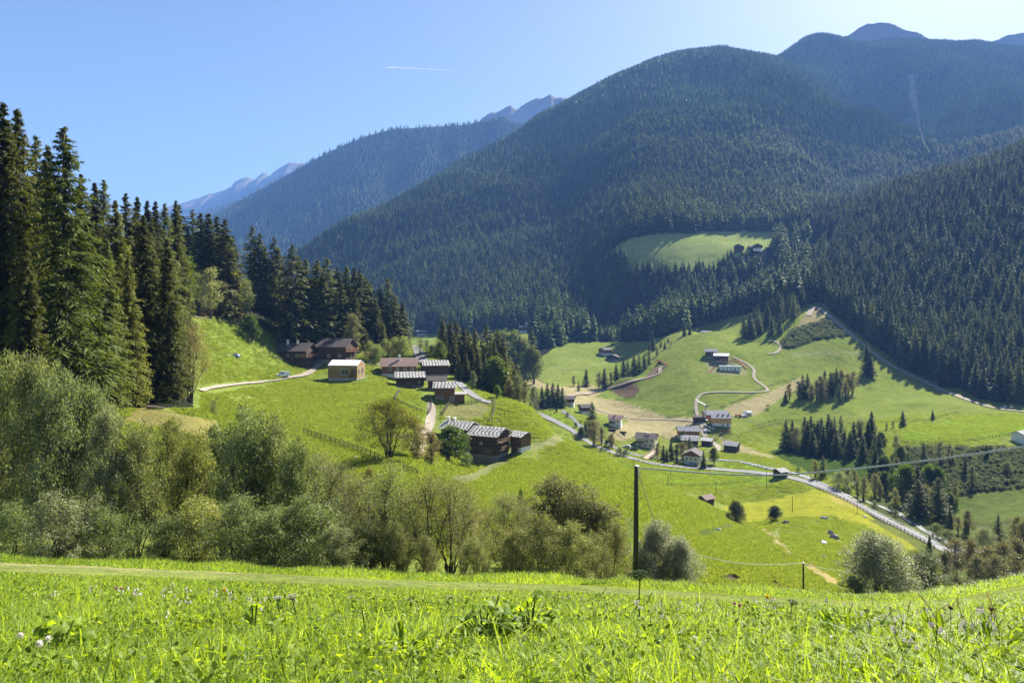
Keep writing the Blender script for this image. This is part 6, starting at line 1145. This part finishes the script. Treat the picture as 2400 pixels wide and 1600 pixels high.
# orange safety netting
M_NET = simplemat('orange_net', (.75, .16, .05), (.85, .26, .10), .7, .2, 6)
for lab, pts in (('orange safety netting along the lane above the building site', [(1706, 848), (1722, 845), (1738, 853), (1750, 865)]), ('orange safety netting at the left end of the building site', [(1662, 876), (1668, 868), (1677, 860)]), ('orange netting at the top end of the earth track', [(1538, 853), (1552, 851), (1566, 856)])):
    Q = path3(pts, 480, 720, .8); Z = hgt(Q[:, 0], Q[:, 1]); e = empty('safety_net', (Q[0, 0], Q[0, 1], Z[0])); tag(e, lab, 'net'); g = Geo(); g2 = Geo(); P = np.column_stack([Q, Z]) - np.array((Q[0, 0], Q[0, 1], Z[0]))
    for a, b in zip(P[:-1], P[1:]):
        for k in range(7): g.beam(a + (0, 0, .25 + .17 * k), b + (0, 0, .25 + .17 * k), .06, .10)
        g2.beam(a - (0, 0, .2), a + (0, 0, 1.5), .08)
    link('netting', g.build('netting', M_NET), e); link('stakes', g2.build('stakes', M_METAL), e)
p = cast(1546, 852, 500, 720); e = empty('excavator', p, R(200)); tag(e, 'red excavator at the top of the earth track', 'excavator'); g = Geo(); g.box(-1.6, 1.4, -1.2, 1.2, 1.1, 2.1); g.box(-.2, 1.3, -1.1, .1, 2.1, 3.0); link('body', g.build('body', M_RPAINT), e)
for sy in (-1, 1): gg = Geo(); gg.box(-1.9, 1.9, sy * 1.0 - .3, sy * 1.0 + .3, .1, .95); link('track', gg.build('track', M_TYRE), e)
g = Geo(); g.beam((1.2, .5, 1.9), (3.6, .5, 4.0), .4); g.beam((3.6, .5, 4.0), (5.2, .5, 1.8), .3); g.box(4.8, 5.6, .1, .9, 1.0, 1.9); link('boom', g.build('boom', M_RPAINT), e)
# tent and picnic bench
p = cast(552, 837, 190, 250); g = Geo(); e = empty('tent', p, .4); tag(e, 'small blue dome tent on the green field', 'tent'); u, v = np.meshgrid(np.linspace(0, np.pi, 13), np.linspace(0, np.pi, 9)); V = np.stack([1.5 * np.cos(u), 1.15 * np.sin(u) * np.cos(v), 1.25 * np.sin(u) * np.sin(v) ** .8], -1).reshape(-1, 3); i, j = np.meshgrid(np.arange(8), np.arange(12), indexing='ij'); a = i * 13 + j
g.add(V, None, np.stack([a, a + 1, a + 14, a + 13], -1).reshape(-1, 4)); link('fly_sheet', g.build('fly_sheet', paintmat('blue_nylon', (.05, .09, .26)), True), e); g = Geo(); g.add([(1.36, -.28, .05), (1.36, .28, .05), (1.10, .2, .85), (1.10, -.2, .85)], None, [(0, 1, 2, 3)]); link('entrance', g.build('entrance', paintmat('pale_nylon', (.5, .55, .65))), e)
p = cast(530, 836, 190, 250); e = empty('picnic_bench', p, R(15)); tag(e, 'white picnic table with benches left of the blue tent', 'bench')
for nm, y0, y1, z in (('table_top', -.4, .4, .74), ('seat', -1.0, -.7, .45), ('seat', .7, 1.0, .45)): g = Geo(); g.box(-1.0, 1.0, y0, y1, z, z + .06); link(nm, g.build(nm, M_WHITE), e)
for x in (-.7, .7): g = Geo(); g.beam((x, -.85, .45), (x, .85, .45), .08); g.beam((x, -.6, 0), (x, -.2, .74), .08); g.beam((x, .6, 0), (x, .2, .74), .08); link('leg', g.build('leg', M_WHITE), e)
# garden frames right of the yellow farm
for k, (px, py) in enumerate([(1698, 1011), (1702, 1017)]):
    p = cast(px, py, 370, 440); g = Geo(); g.box(-4, 4, -.6, -.5, 0, .6); g.box(-4, 4, .5, .6, 0, .6); g.box(-4, -3.9, -.5, .5, 0, .6); g.box(3.9, 4, -.5, .5, 0, .6); g.box(-3.9, 3.9, -.5, .5, -.1, .42, .2); o = link('garden_bed', g.build('garden_bed', T_ORG if k == 0 else T_FEN), None, p, .1); tag(o, ['brown raised garden bed nearer the yellow farmhouse', 'pale raised garden bed in front of the brown one'][k], 'garden bed')
# grazing cows
def cow(px, py, yaw, label):
    p = cast(px, py, 420, 560); me = bpy.data.meshes.new('cow'); V = [(0, 0, 1.05), (.55, 0, 1.08), (.95, 0, 1.05), (1.3, 0, .75), (1.55, 0, .45), (-.55, 0, 1.1), (-.9, 0, 1.05), (-.98, 0, .55)]; E = [(0, 1), (1, 2), (2, 3), (3, 4), (0, 5), (5, 6), (6, 7)]
    rad = [.40, .40, .30, .20, .11, .38, .26, .04]
    for bi, x in ((1, .65), (5, -.65)):
        for sy in (-1, 1):
            n0 = len(V); V += [(x, sy * .22, .75), (x + .04 * (1 if bi == 1 else -1.6), sy * .22, .42), (x, sy * .22, .02)]; rad += [.17, .09, .08]; E += [(bi, n0), (n0, n0 + 1), (n0 + 1, n0 + 2)]
    me.from_pydata(V, E, []); o = link('cow', me, None, p, R(yaw)); o.modifiers.new('skin', 'SKIN'); 
    for q, rr in zip(me.skin_vertices[0].data, rad): q.radius = (rr, rr)
    me.skin_vertices[0].data[0].use_root = True; o.modifiers.new('sub', 'SUBSURF').levels = 1; me.materials.append(simplemat('cow_hide', (.05, .03, .02), (.12, .07, .04), .8, .1, 2)); tag(o, label, 'cow')
cow(1798, 962, 10, 'brown cow grazing on the tan strip, nearer the yellow farm'); cow(1800, 953, 170, 'brown cow grazing higher up the tan strip')
# ------------------------------------------------------------------ foreground meadow and hillside grass
M_GRS = leafmat('grass_blades', (.080, .14, .016), (.36, .48, .085), .55, .5, .25, rand=0, tcol=(1.5, 1.38, .30))
M_CLV = leafmat('meadow_leaves', (.10, .165, .016), (.32, .42, .055), .53, .55, .2, rand=0, tcol=(1.45, 1.35, .30))
def wedge(n, y0, y1, p=1.0, x0=-.80, x1=.80):
    Y = (y0 ** (p + 1) + (y1 ** (p + 1) - y0 ** (p + 1)) * rng.random(n)) ** (1 / (p + 1)); X = rng.uniform(x0, x1, n) * Y; return X, Y
def blades(g, X, Y, h, w, bend, tint, seg=4):
    n = len(X); Z = hgt(X, Y) - .01; az = rng.uniform(0, 6.283, n); fa = rng.uniform(0, 6.283, n); D = np.stack([np.cos(az), np.sin(az)], 1); S = np.stack([-np.sin(fa), np.cos(fa)], 1)
    V = np.empty((n, seg * 2 + 1, 3))
    for k in range(seg + 1):
        t = k / seg; out = bend * h * t ** 2.2; up_ = h * (t - .45 * bend * t ** 3)
        c = np.stack([X + D[:, 0] * out, Y + D[:, 1] * out, Z + up_], 1)
        if k < seg:
            ww = (w * (1 - .75 * t ** 1.5) / 2)[:, None]; V[:, 2 * k, :2] = c[:, :2] - S * ww; V[:, 2 * k + 1, :2] = c[:, :2] + S * ww; V[:, 2 * k, 2] = V[:, 2 * k + 1, 2] = c[:, 2]
        else: V[:, 2 * seg] = c
    b = np.arange(n)[:, None] * (2 * seg + 1)
    F4 = np.concatenate([b + np.array([[2 * k, 2 * k + 1, 2 * k + 3, 2 * k + 2]]) for k in range(seg - 1)]); F3 = b + np.array([[2 * seg - 2, 2 * seg - 1, 2 * seg]])
    g.add(V.reshape(-1, 3), F3, F4, .5); g.t3[-1] = tint.copy(); g.t4[-1] = np.tile(tint, seg - 1)
def track(Y): return sst(Y, 15.6, 18.5) * (1 - sst(Y, 25.8, 28.2))
g = Geo()
for y0, y1, n, hh, ww, sg in ((.9, 2.4, 48000, .075, .0046, 4), (2.4, 4.5, 80000, .085, .0058, 4), (4.5, 9, 110000, .10, .0085, 4), (9, 16, 80000, .12, .014, 3), (16, 27, 80000, .09, .022, 3), (27.5, 35.5, 90000, .30, .030, 3)):
    X, Y = wedge(n, y0, y1); k = rng.random(n) > np.clip(.80 + .5 * fbm(X / 1.2, Y / 2.5, 3, 72), .3, .95) * track(Y) * (1 - .45 * sst(1200 + F * X / Y, 1500, 2000)); pt = fbm(X / (.25 + .05 * Y), Y / (.25 + .05 * Y), 3, 71); X, Y, pt = X[k], Y[k], pt[k]; n = len(X)
    h = hh * (.45 + .9 * rng.random(n) ** 1.4) * (1 + .7 * pt) * (1 - .72 * track(Y)); tall = rng.random(n) < .015; h = np.where(tall & (Y < 9), h * 2.0, h)
    h *= np.where(Y < 12, 1 + .15 * sst(1200 + F * X / Y, 1500, 2200), 1)
    if y0 > 27: h *= np.exp(-((Y - 31.5) / 3.2) ** 2) * 1.15 + .1
    blades(g, X, Y, h, ww * (.6 + .8 * rng.random(n)), rng.uniform(.1, 1.25, n), np.clip(.5 + .36 * rng.normal(size=n) + .35 * pt, 0, 1), sg)
gr = link('grass', g.build('grass', M_GRS)); tag(gr, 'long sunlit grass of the foreground meadow', 'grass', kind='stuff')
g = Geo()
for y0, y1, n, s in ((.9, 2.4, 9000, .0080), (2.4, 5, 14000, .0105), (5, 10, 13000, .016), (10, 16, 7000, .026)):
    X, Y = wedge(n, y0, y1); Z = hgt(X, Y) + rng.uniform(.01, .09, n) * (1 + .2 * (Y > 5)); k = fbm(X / .5, Y / .5, 3, 81) > -.25; X, Y, Z = X[k], Y[k], Z[k]; n = len(X)
    nr_ = nrm(np.stack([rng.normal(0, .8, n), rng.normal(0, .8, n), np.ones(n)], 1)); d = nrm(np.cross(nr_, rng.normal(size=(n, 3)))); sd_ = np.cross(nr_, d); q = s * (.5 + rng.random(n))
    C = np.stack([X, Y, Z], 1); a = np.arange(8) / 8 * 6.283; V = C[:, None] + q[:, None, None] * (np.cos(a)[None, :, None] * d[:, None] + .5 * np.sin(a)[None, :, None] * sd_[:, None]); V[:, ::2] *= 1
    b = np.arange(n)[:, None] * 8; t_ = np.clip(.45 + .3 * rng.normal(size=n), 0, 1); g.add(V.reshape(-1, 3), None, np.concatenate([b + np.array([[0, 1, 2, 3]]), b + np.array([[0, 3, 4, 7]]), b + np.array([[4, 5, 6, 7]])]), .5); g.t4[-1] = np.tile(t_, 3)
lv = link('clover', g.build('clover', M_CLV)); tag(lv, 'clover and small herb leaves among the foreground grass', 'ground cover', kind='stuff')
# tufts on the hillside: one object, instanced by its own nodes
def tuft(seed, n, rad, h, w):
    r = np.random.default_rng(seed); g = Geo(); a = r.random(n) * 6.283; q = rad * np.sqrt(r.random(n)); C = np.stack([q * np.cos(a), q * np.sin(a), np.full(n, -.05)], 1)
    d = nrm(np.stack([r.normal(0, .45, n), r.normal(0, .45, n), np.ones(n)], 1)); s_ = nrm(np.cross(d, r.normal(size=(n, 3)))); g.leaves(C, d, s_, h * (.5 + r.random(n)), np.full(n, w), r.random(n)); return g
n = 120000; px_ = rng.uniform(200, 2420, n); Yh = np.exp(rng.uniform(math.log(62), math.log(430), n)); Xh = (px_ - 1200) / F * Yh; Zh = hgt(Xh, Yh); ph = HZ - Zh / Yh * F
ci = np.clip(((px_ - PX0) / (PX1 - PX0) * (NC - 1)).round().astype(int), 0, NC - 1); ri = np.clip(((np.log(Yh) - L0) / (L1 - L0) * (NR - 1)).astype(int), 0, NR - 1)
al = ALB[ri, ci]; k = VIS[ri, ci] & (al[:, 1] > al[:, 0] * 1.13) & (al[:, 1] > .13) & ~((px_ < 470) & (ph < 960))
for kk, (bx_, by_, bY_) in SITE.items(): k &= ~((np.abs(px_ - bx_) < 60) & (np.abs(Yh - bY_ - 4) < 9))
for Qp, ww in [(q_, w_ * .5 + 1.2) for q_, w_ in RIBS]: 
    dm = np.full(n, 1e9)
    for q in Qp[::2]: dm = np.minimum(dm, np.hypot(Xh - q[0], Yh - q[1]))
    k &= dm > ww
T = np.stack([Xh, Yh, Zh], 1)[k]; nn = len(T); s_ = rng.uniform(.6, 1.25, nn) * (.75 + .5 * np.clip(.5 + fbm(T[:, 0] / 9, T[:, 1] / 9, 3, 55), 0, 1)) * np.where(T[:, 1] > 150, 1.15, 1) * np.where(T[:, 1] > 270, 1.1, 1)
print('tufts', nn)
M_TUF = leafmat('hillside_grass', (.15, .21, .034), (.30, .36, .085), .5, .7, .1, rand=.18, tcol=(1.3, 1.22, .45))
scatter('hillside_grass', [tuft(s, 70, .75, .42, .075) for s in (1, 2, 3)], [M_TUF] * 3, T, rng.integers(0, 3, nn), np.stack([s_ * 1.2, s_ * 1.2, s_ * .8], 1), rng.uniform(0, 6.28, nn), 'tufts of grass on the hamlet hillside and near valley meadow', 'grass')
# bushes covering the rough bank across the stream: nobody could count them
n = 2600; px_ = rng.uniform(2030, 2440, n); py_ = rng.uniform(1045, 1215, n); kk = inpoly(px_, py_, [(2080, 1130), (2110, 1048), (2420, 1048), (2420, 1140), (2330, 1150), (2220, 1165), (2120, 1200)]); T = np.array([cast(a, b, 235, 360) for a, b in zip(px_[kk], py_[kk])])
n = len(T); gb = []
for s in (1, 2, 3):
    q, t = broadleaf(700 + s, 2.2, 3.0, .02, 5, 22, 420, .42, .24, 1, .35); gb.append(q)
s_ = rng.uniform(.3, .75, n); scatter('undergrowth', gb, [leafmat('bank_bushes', (.05, .07, .022), (.22, .25, .10), .35, .6, .2, rand=.3)] * 3, T, rng.integers(0, 3, n), np.stack([s_, s_, s_ * .8], 1), rng.uniform(0, 6.28, n), 'low bushes covering the rough bank across the stream', 'undergrowth')
n = 900; px_ = rng.uniform(1830, 1995, n); py_ = rng.uniform(745, 825, n); kk = inpoly(px_, py_, [(1850, 780), (1930, 750), (1965, 770), (1985, 790), (1920, 795), (1850, 818), (1820, 812)]); T = np.array([cast(a, b, 560, 800) for a, b in zip(px_[kk], py_[kk])]); n = len(T); s_ = rng.uniform(.8, 1.5, n)
scatter('undergrowth', gb, [bpy.data.materials['bank_bushes']] * 3, T, rng.integers(0, 3, n), np.stack([s_, s_, s_ * .8], 1), rng.uniform(0, 6.28, n), 'low bushes on the steep corner below the far road', 'undergrowth')

# ------------------------------------------------------------------ flowers and big leaved plants of the foreground
M_PET = leafmat('pale_petals', (.80, .74, .70), (.90, .88, .84), .45, .5, .2, rand=.1, tcol=(1, .95, .9)); M_PINK = leafmat('clover_heads', (.42, .10, .28), (.70, .28, .50), .3, .6, .2, rand=.1, tcol=(1, .8, .9)); M_YPET = leafmat('yellow_petals', (.75, .50, .02), (.85, .65, .04), .3, .5, .2, rand=.1, tcol=(1, .9, .3)); M_STALK = leafmat('flower_stalks', (.06, .11, .02), (.14, .20, .05), .3, .5, .3, rand=.1); M_BROWN = leafmat('dry_heads', (.10, .05, .03), (.24, .13, .07), .2, .7, .2, rand=.1)
def ball(g, c, r_, tint, nu=7, nv=5, sq=1.):
    u, v = np.meshgrid(np.arange(nu) / nu * 6.283, np.linspace(0, np.pi, nv)); V = np.stack([np.cos(u) * np.sin(v), np.sin(u) * np.sin(v), sq * np.cos(v)], -1) * r_ + np.asarray(c); i, j = np.meshgrid(np.arange(nv - 1), np.arange(nu), indexing='ij'); j2 = (j + 1) % nu
    g.add(V.reshape(-1, 3), None, np.stack([i * nu + j, (i + 1) * nu + j, (i + 1) * nu + j2, i * nu + j2], -1).reshape(-1, 4), tint)
def campion(seed, nf):
    r = np.random.default_rng(seed); s = Geo(); f = Geo(); top = .20
    s.tube([(0, 0, 0), (.01, 0, top * .5), (0, .01, top * .8)], .0016, 4)
    for k in range(nf):
        a = r.random() * 6.28; q = .010 + .028 * r.random(); c = np.array((q * math.cos(a), q * math.sin(a), top * (.82 + .25 * r.random()))); s.tube([(0, .01, top * .78), c * (.6, .6, 1) + (0, 0, .012), c], .001, 4); ball(f, c - (0, 0, .004), .0062, r.random(), sq=1.3)
        for j in range(5): b = j * 1.257; d = np.array((math.cos(b), math.sin(b), -.2)); f.leaves([c - (0, 0, .011)], [d / np.linalg.norm(d)], [(-math.sin(b), math.cos(b), 0)], [.009], [.006], .8)
    return s.build('stalk', M_STALK), f.build('blossom', M_PET)
def headed(seed, mat, r_, h, spiky=True):
    r = np.random.default_rng(seed); s = Geo(); f = Geo(); s.tube([(0, 0, 0), (.012, 0, h * .5), (.004, .004, h)], .0018, 5); c = np.array((.004, .004, h)); ball(f, c, r_ * .8, .4)
    n = 60; d = nrm(r.normal(size=(n, 3)) + (0, 0, .3)); f.leaves(c + d * r_ * .4, d, nrm(np.cross(d, r.normal(size=(n, 3)))), np.full(n, r_ * .9), np.full(n, r_ * .35), r.random(n)); s.leaves([(.01, 0, h * .55)] * 3, nrm(np.array([(1, .3, .3), (-1, .4, .2), (.1, -1, .3)])), nrm(np.array([(-.3, 1, 0), (.4, 1, 0), (1, .1, 0)])), [.03] * 3, [.012] * 3, .5); return s.build('stalk', M_STALK), f.build('blossom', mat)
def wild(name, meshes, px, Y, label, cat, group=None, sc=1.):
    b = at(px, Y); e = empty(name, b, rng.uniform(0, 6.28), (sc, sc, sc)); tag(e, label, cat, group); e.rotation_euler = (rng.normal(0, .15), rng.normal(0, .15), e.rotation_euler[2])
    link('stalk', meshes[0], e); link('blossom', meshes[1], e); return e
CAM = [campion(i, 3 + i % 3) for i in range(5)]
for cx, cY, sp, n_, w_ in ((2260, 2.3, 110, 34, 'at the right end of the meadow crest'), (2120, 2.6, 90, 14, 'at the right end of the meadow crest'), (350, 5.2, 240, 30, 'in the left half of the meadow'), (560, 3.9, 150, 18, 'in the left half of the meadow'), (1000, 5.5, 180, 12, 'behind the big leaved plant'), (1540, 4.0, 160, 12, 'in the right half of the meadow'), (1650, 6, 200, 12, 'in the right half of the meadow'), (1900, 4.2, 200, 10, 'in the right half of the meadow')):
    for k in range(int(n_ * .6)): wild('campion_flower', CAM[k % 5], cx + rng.normal(0, sp * .6), cY * math.exp(rng.normal(0, .14)), 'pale campion blossoms on a thin stalk ' + w_, 'flower', 'campion blossoms ' + w_, rng.uniform(.6, .95) * (.85 if cY < 3 else 1.0))
CLO = headed(31, M_PINK, .014, .16); BRH = headed(33, M_BROWN, .011, .20); YEL_ = headed(34, M_YPET, .014, .16); WCL = headed(35, M_PET, .013, .09)
for k, (px, Y) in enumerate([(1724, 5.0), (1732, 4.9), (272, 6.4), (278, 6.2)]): wild('red_clover', CLO, px, Y, 'pink clover head, %s from left in the meadow' % ORD[[2, 3, 0, 1][k]], 'flower', 'pink clover heads', .85)
for k, (px, Y) in enumerate([(1325, 5.2), (1302, 5.6), (2218, 2.8), (2330, 2.7)]): wild('seed_head', BRH, px, Y, 'dry brown seed head, %s from left in the meadow' % ORD[[1, 0, 2, 3][k]], 'flower', 'dry brown seed heads', .8)
for k, (px, Y) in enumerate([(527, 5.4), (1795, 6)]): wild('yellow_flower', YEL_, px, Y, 'bright yellow meadow flower, %s from left' % ORD[[0, 1][k]], 'flower', 'yellow flowers', 1.2)
for k, (px, Y) in enumerate([(55, 2.5), (110, 2.3), (87, 2.6), (130, 2.55), (98, 2.15), (1630, 2.4), (1945, 2.35), (2185, 2.9)]): wild('white_clover', WCL, px, Y, 'whitish clover head, %s from left low in the grass' % ORD[[0, 3, 1, 4, 2, 5, 6, 7][k]], 'flower', 'white clover heads', .8)
# yarrow and dried umbel
def umbel(seed, h, r_, mat, rays=14, drop=0.):
    r = np.random.default_rng(seed); s = Geo(); f = Geo(); s.tube([(0, 0, 0), (.01, 0, h * .5), (.03, 0, h)], [.004, .0035, .003], 6); b0 = np.array((.03, 0, h))
    for k in range(rays):
        a = k * 2.4; q = r_ * math.sqrt((k + .5) / rays); c = b0 + np.array((q * math.cos(a), q * math.sin(a), r_ * (.95 - .3 * (q / r_) ** 2))); s.tube([b0, b0 * .5 + c * .5 + (0, 0, -.06 * r_), c], .0014, 4)
        for j in range(7): b = j * .9; cc = c + np.array((math.cos(b), math.sin(b), 0)) * r_ * .13 * (j > 0); s.tube([c - (0, 0, r_ * .15), cc], .0008, 3, caps=False); ball(f, cc, r_ * .05, r.random(), 5, 4)
    s.tube([(.008, 0, h * .45), (.06, .02, h * .62), (.085, .03, h * .80)], .002, 4); return s.build('stalk', M_STALK), f.build('blossom', mat)
wild('yarrow', umbel(1, .14, .028, M_PET), 655, 4.0, 'left flat white yarrow head in the meadow', 'flower', 'yarrow heads', 1.0); wild('yarrow', umbel(2, .14, .030, M_PET), 700, 3.9, 'right flat white yarrow head in the meadow', 'flower', 'yarrow heads', 1.1)
wild('umbel_seed_head', umbel(3, .27, .055, M_STALK, 16), 1500, 3.6, 'tall green umbel seed head beside the foot of the pole', 'flower', None, 1.0); wild('umbel_seed_head', umbel(4, .15, .035, M_STALK, 12), 1850, 4.6, 'smaller green umbel head in the right half of the meadow', 'flower', None, 1.0)
# grasses with ears standing up against the valley
def culm(px, Y, h, lean, label):
    b = at(px, Y); e = empty('grass_culm', b, 0); tag(e, label, 'grass stalk', 'tall grass stalks'); s = Geo(); t = np.linspace(0, 1, 9); P = np.stack([lean * h * t ** 2.3, 0 * t, h * (t - .3 * abs(lean) * t ** 3)], 1); s.tube(P, .0013 * (1.4 - t * .7), 4, .8); link('stalk', s.build('stalk', M_STALK), e); f = Geo(); r = np.random.default_rng(int(px))
    for k in range(34): q = .78 + .22 * k / 34; c = np.array([np.interp(q, t, P[:, i]) for i in range(3)]); d = nrm(np.array((lean + r.normal(0, .5), r.normal(0, .5), .9))); f.leaves([c], [d], [nrm(np.cross(d, r.normal(size=3)))], [.010], [.003], r.random())
    link('ear', f.build('ear', leafmat('grass_ears', (.25, .20, .10), (.45, .38, .2), .3, .6, .2, rand=.1) if 'grass_ears' not in bpy.data.materials else bpy.data.materials['grass_ears']), e)
CL = [(1393, 3.6, .26, .25), (1410, 3.4, .17, .5), (1165, 3.8, .20, .05), (985, 4.2, .18, .15), (2150, 2.6, .22, .55), (2205, 2.6, .25, -.35), (2262, 2.5, .22, -.15), (2300, 2.5, .19, .3), (2345, 2.4, .24, -.2), (2388, 2.4, .18, .35), (2060, 3.0, .17, .4), (1985, 3.2, .18, .15), (1760, 3.8, .16, -.2), (1545, 3.6, .19, .1), (2122, 2.7, .20, .1), (520, 4.2, .17, -.4)]
for k, (px, Y, h, ln) in enumerate(CL): culm(px, Y, h, ln, 'tall bending grass stalk with ear, %s from left' % ORD[sorted(range(len(CL)), key=lambda i: CL[i][0]).index(k)])
# plants with big round lobed leaves
M_BIG = leafmat('big_leaves', (.12, .20, .016), (.34, .46, .06), .62, .5, .2, rand=.12, tcol=(1.5, 1.4, .3))
def bigleaf(seed, r_, h, lance=False):
    r = np.random.default_rng(seed); g = Geo(); nA, nR = 28, 6; ang = np.linspace(-2.65, 2.65, nA) if not lance else np.linspace(-3.0, 3.0, nA); V = []
    for i in range(nR):
        q = (i / (nR - 1)) 
        for a in ang:
            rr = r_ * q * ((.82 + .18 * math.cos(a * .5)) * (1 + .07 * math.sin(a * 5 + seed) * q) + .05 * q * r.normal() * (i == nR - 1)); x, y = rr * math.cos(a), rr * math.sin(a)
            if lance: x, y = x * 1.5 + r_ * .9 * q, y * .42
            V.append((x, y, .16 * r_ * math.sin(a * 3 + seed) * q ** 2 - .35 * r_ * q ** 2 * (0.6 if lance else .5) + .06 * r_ * r.normal() * (i == nR - 1)))
    V = np.array(V); i, j = np.meshgrid(np.arange(nR - 1), np.arange(nA - 1), indexing='ij'); a = (i * nA + j).ravel(); tint = np.clip(.5 + .3 * r.normal(), 0, 1)
    g.add(V, None, np.stack([a, a + nA, a + nA + 1, a + 1], 1), tint); return g.build('leaf', M_BIG, True)
BL = [bigleaf(k, .085, 0) for k in range(5)]; LL = [bigleaf(k + 9, .06, 0, True) for k in range(3)]
def bigplant(px, Y, n, sp, sc, label, lance=False, hh=.16):
    b = at(px, Y); e = empty('big_leaved_plant' if not lance else 'dock_plant', b); tag(e, label, 'plant'); r = np.random.default_rng(int(px)); st = Geo()
    for k in range(n):
        a = k * 2.4 + r.normal(0, .3); q = sp * math.sqrt((k + .4) / n); c = np.array((q * math.cos(a), q * math.sin(a) * .8, hh * (1.05 - .55 * q / sp + .15 * r.normal()))); s_ = sc * (.65 + .5 * r.random())
        o = link('leaf', (LL if lance else BL)[k % (3 if lance else 5)], e, tuple(c)); o.rotation_euler = (r.normal(0, .35), (-1.1 if lance else -.1) + r.normal(.3, .35), a); o.scale = (s_, s_, s_); st.tube([(c[0] * .2, c[1] * .2, 0), (c[0] * .6, c[1] * .6, c[2] * .7), c], .004, 5)
    link('stalks', st.build('stalks', M_STALK), e)
bigplant(1135, 2.75, 34, .17, .40, 'broad leaved plant with large toothed leaves in the middle of the meadow'); bigplant(1245, 3.0, 24, .15, .38, 'second broad leaved plant touching the largest one on its right'); bigplant(135, 2.5, 14, .10, .40, 'broad leaved plant at the lower left of the meadow', hh=.13)
bigplant(595, 3.2, 3, .04, .36, 'single pale broad leaf standing up left of the yarrow', hh=.15); bigplant(2215, 2.5, 12, .09, .6, 'upright dock leaves at the lower right of the meadow', True, .08); bigplant(1990, 2.7, 9, .09, .55, 'low dock leaves lying left of the upright ones', True, .07); bigplant(2350, 2.3, 9, .08, .5, 'dock leaves in the lower right corner', True, .06); bigplant(950, 2.4, 8, .07, .45, 'dock leaves low in the grass near the bottom edge', True, .06)
# ------------------------------------------------------------------ camera, light, air
cam = bpy.data.cameras.new('camera'); co = bpy.data.objects.new('camera', cam); col.objects.link(co)
co.location = (0, 0, 0); co.rotation_euler = (R(90), 0, 0)
cam.sensor_width = 36; cam.lens = 24; cam.shift_y = -60 / 2400; cam.clip_start = .05; cam.clip_end = 40000
scene.camera = co
SUN_AZ, SUN_EL = R(37), R(38)
sd = Vector((math.sin(SUN_AZ) * math.cos(SUN_EL), math.cos(SUN_AZ) * math.cos(SUN_EL), math.sin(SUN_EL)))
sl = bpy.data.lights.new('sun', 'SUN'); sl.energy = 5.0; sl.angle = R(.5); sl.color = (1, .95, .86)
so = bpy.data.objects.new('sun', sl); col.objects.link(so); so.rotation_euler = sd.to_track_quat('Z', 'Y').to_euler()
w = bpy.data.worlds.new('World'); scene.world = w; w.use_nodes = True; nt = w.node_tree; bg = nt.nodes['Background']
sk = nt.nodes.new('ShaderNodeTexSky'); sk.sky_type = 'NISHITA'; sk.sun_disc = False; sk.sun_elevation = SUN_EL; sk.sun_rotation = SUN_AZ
sk.altitude = 1500; sk.air_density = 1.0; sk.dust_density = 1.9; sk.ozone_density = 1.2
nt.links.new(sk.outputs[0], bg.inputs[0]); bg.inputs[1].default_value = .051
hm, nt, out = newmat('valley_air')
pv = N(nt, 'ShaderNodeVolumePrincipled'); pv.inputs['Color'].default_value = (.21, .43, 1.0, 1); pv.inputs['Density'].default_value = HAZE = .000095; pv.inputs['Anisotropy'].default_value = 0
nt.links.new(pv.outputs[0], out.inputs['Volume'])
try: hm.cycles.homogeneous_volume = True
except Exception: pass
gz = Geo(); gz.box(-7000, 9000, -60, 9600, -190, 1560)
hz = link('haze', gz.build('haze', hm)); tag(hz, kind='stuff')
scene.view_settings.view_transform = 'Standard'; scene.view_settings.look = 'None'; scene.view_settings.gamma = 1; scene.view_settings.exposure = 1.76
cy = scene.cycles
cy.max_bounces = 5; cy.diffuse_bounces = 2; cy.glossy_bounces = 2; cy.transmission_bounces = 3; cy.transparent_max_bounces = 8; cy.volume_bounces = 0
cy.use_denoising = True; cy.denoiser = 'OPENIMAGEDENOISE'; cy.use_adaptive_sampling = True; cy.adaptive_threshold = .015
cy.caustics_reflective = False; cy.caustics_refractive = False; cy.sample_clamp_indirect = 4
scene.render.use_persistent_data = False
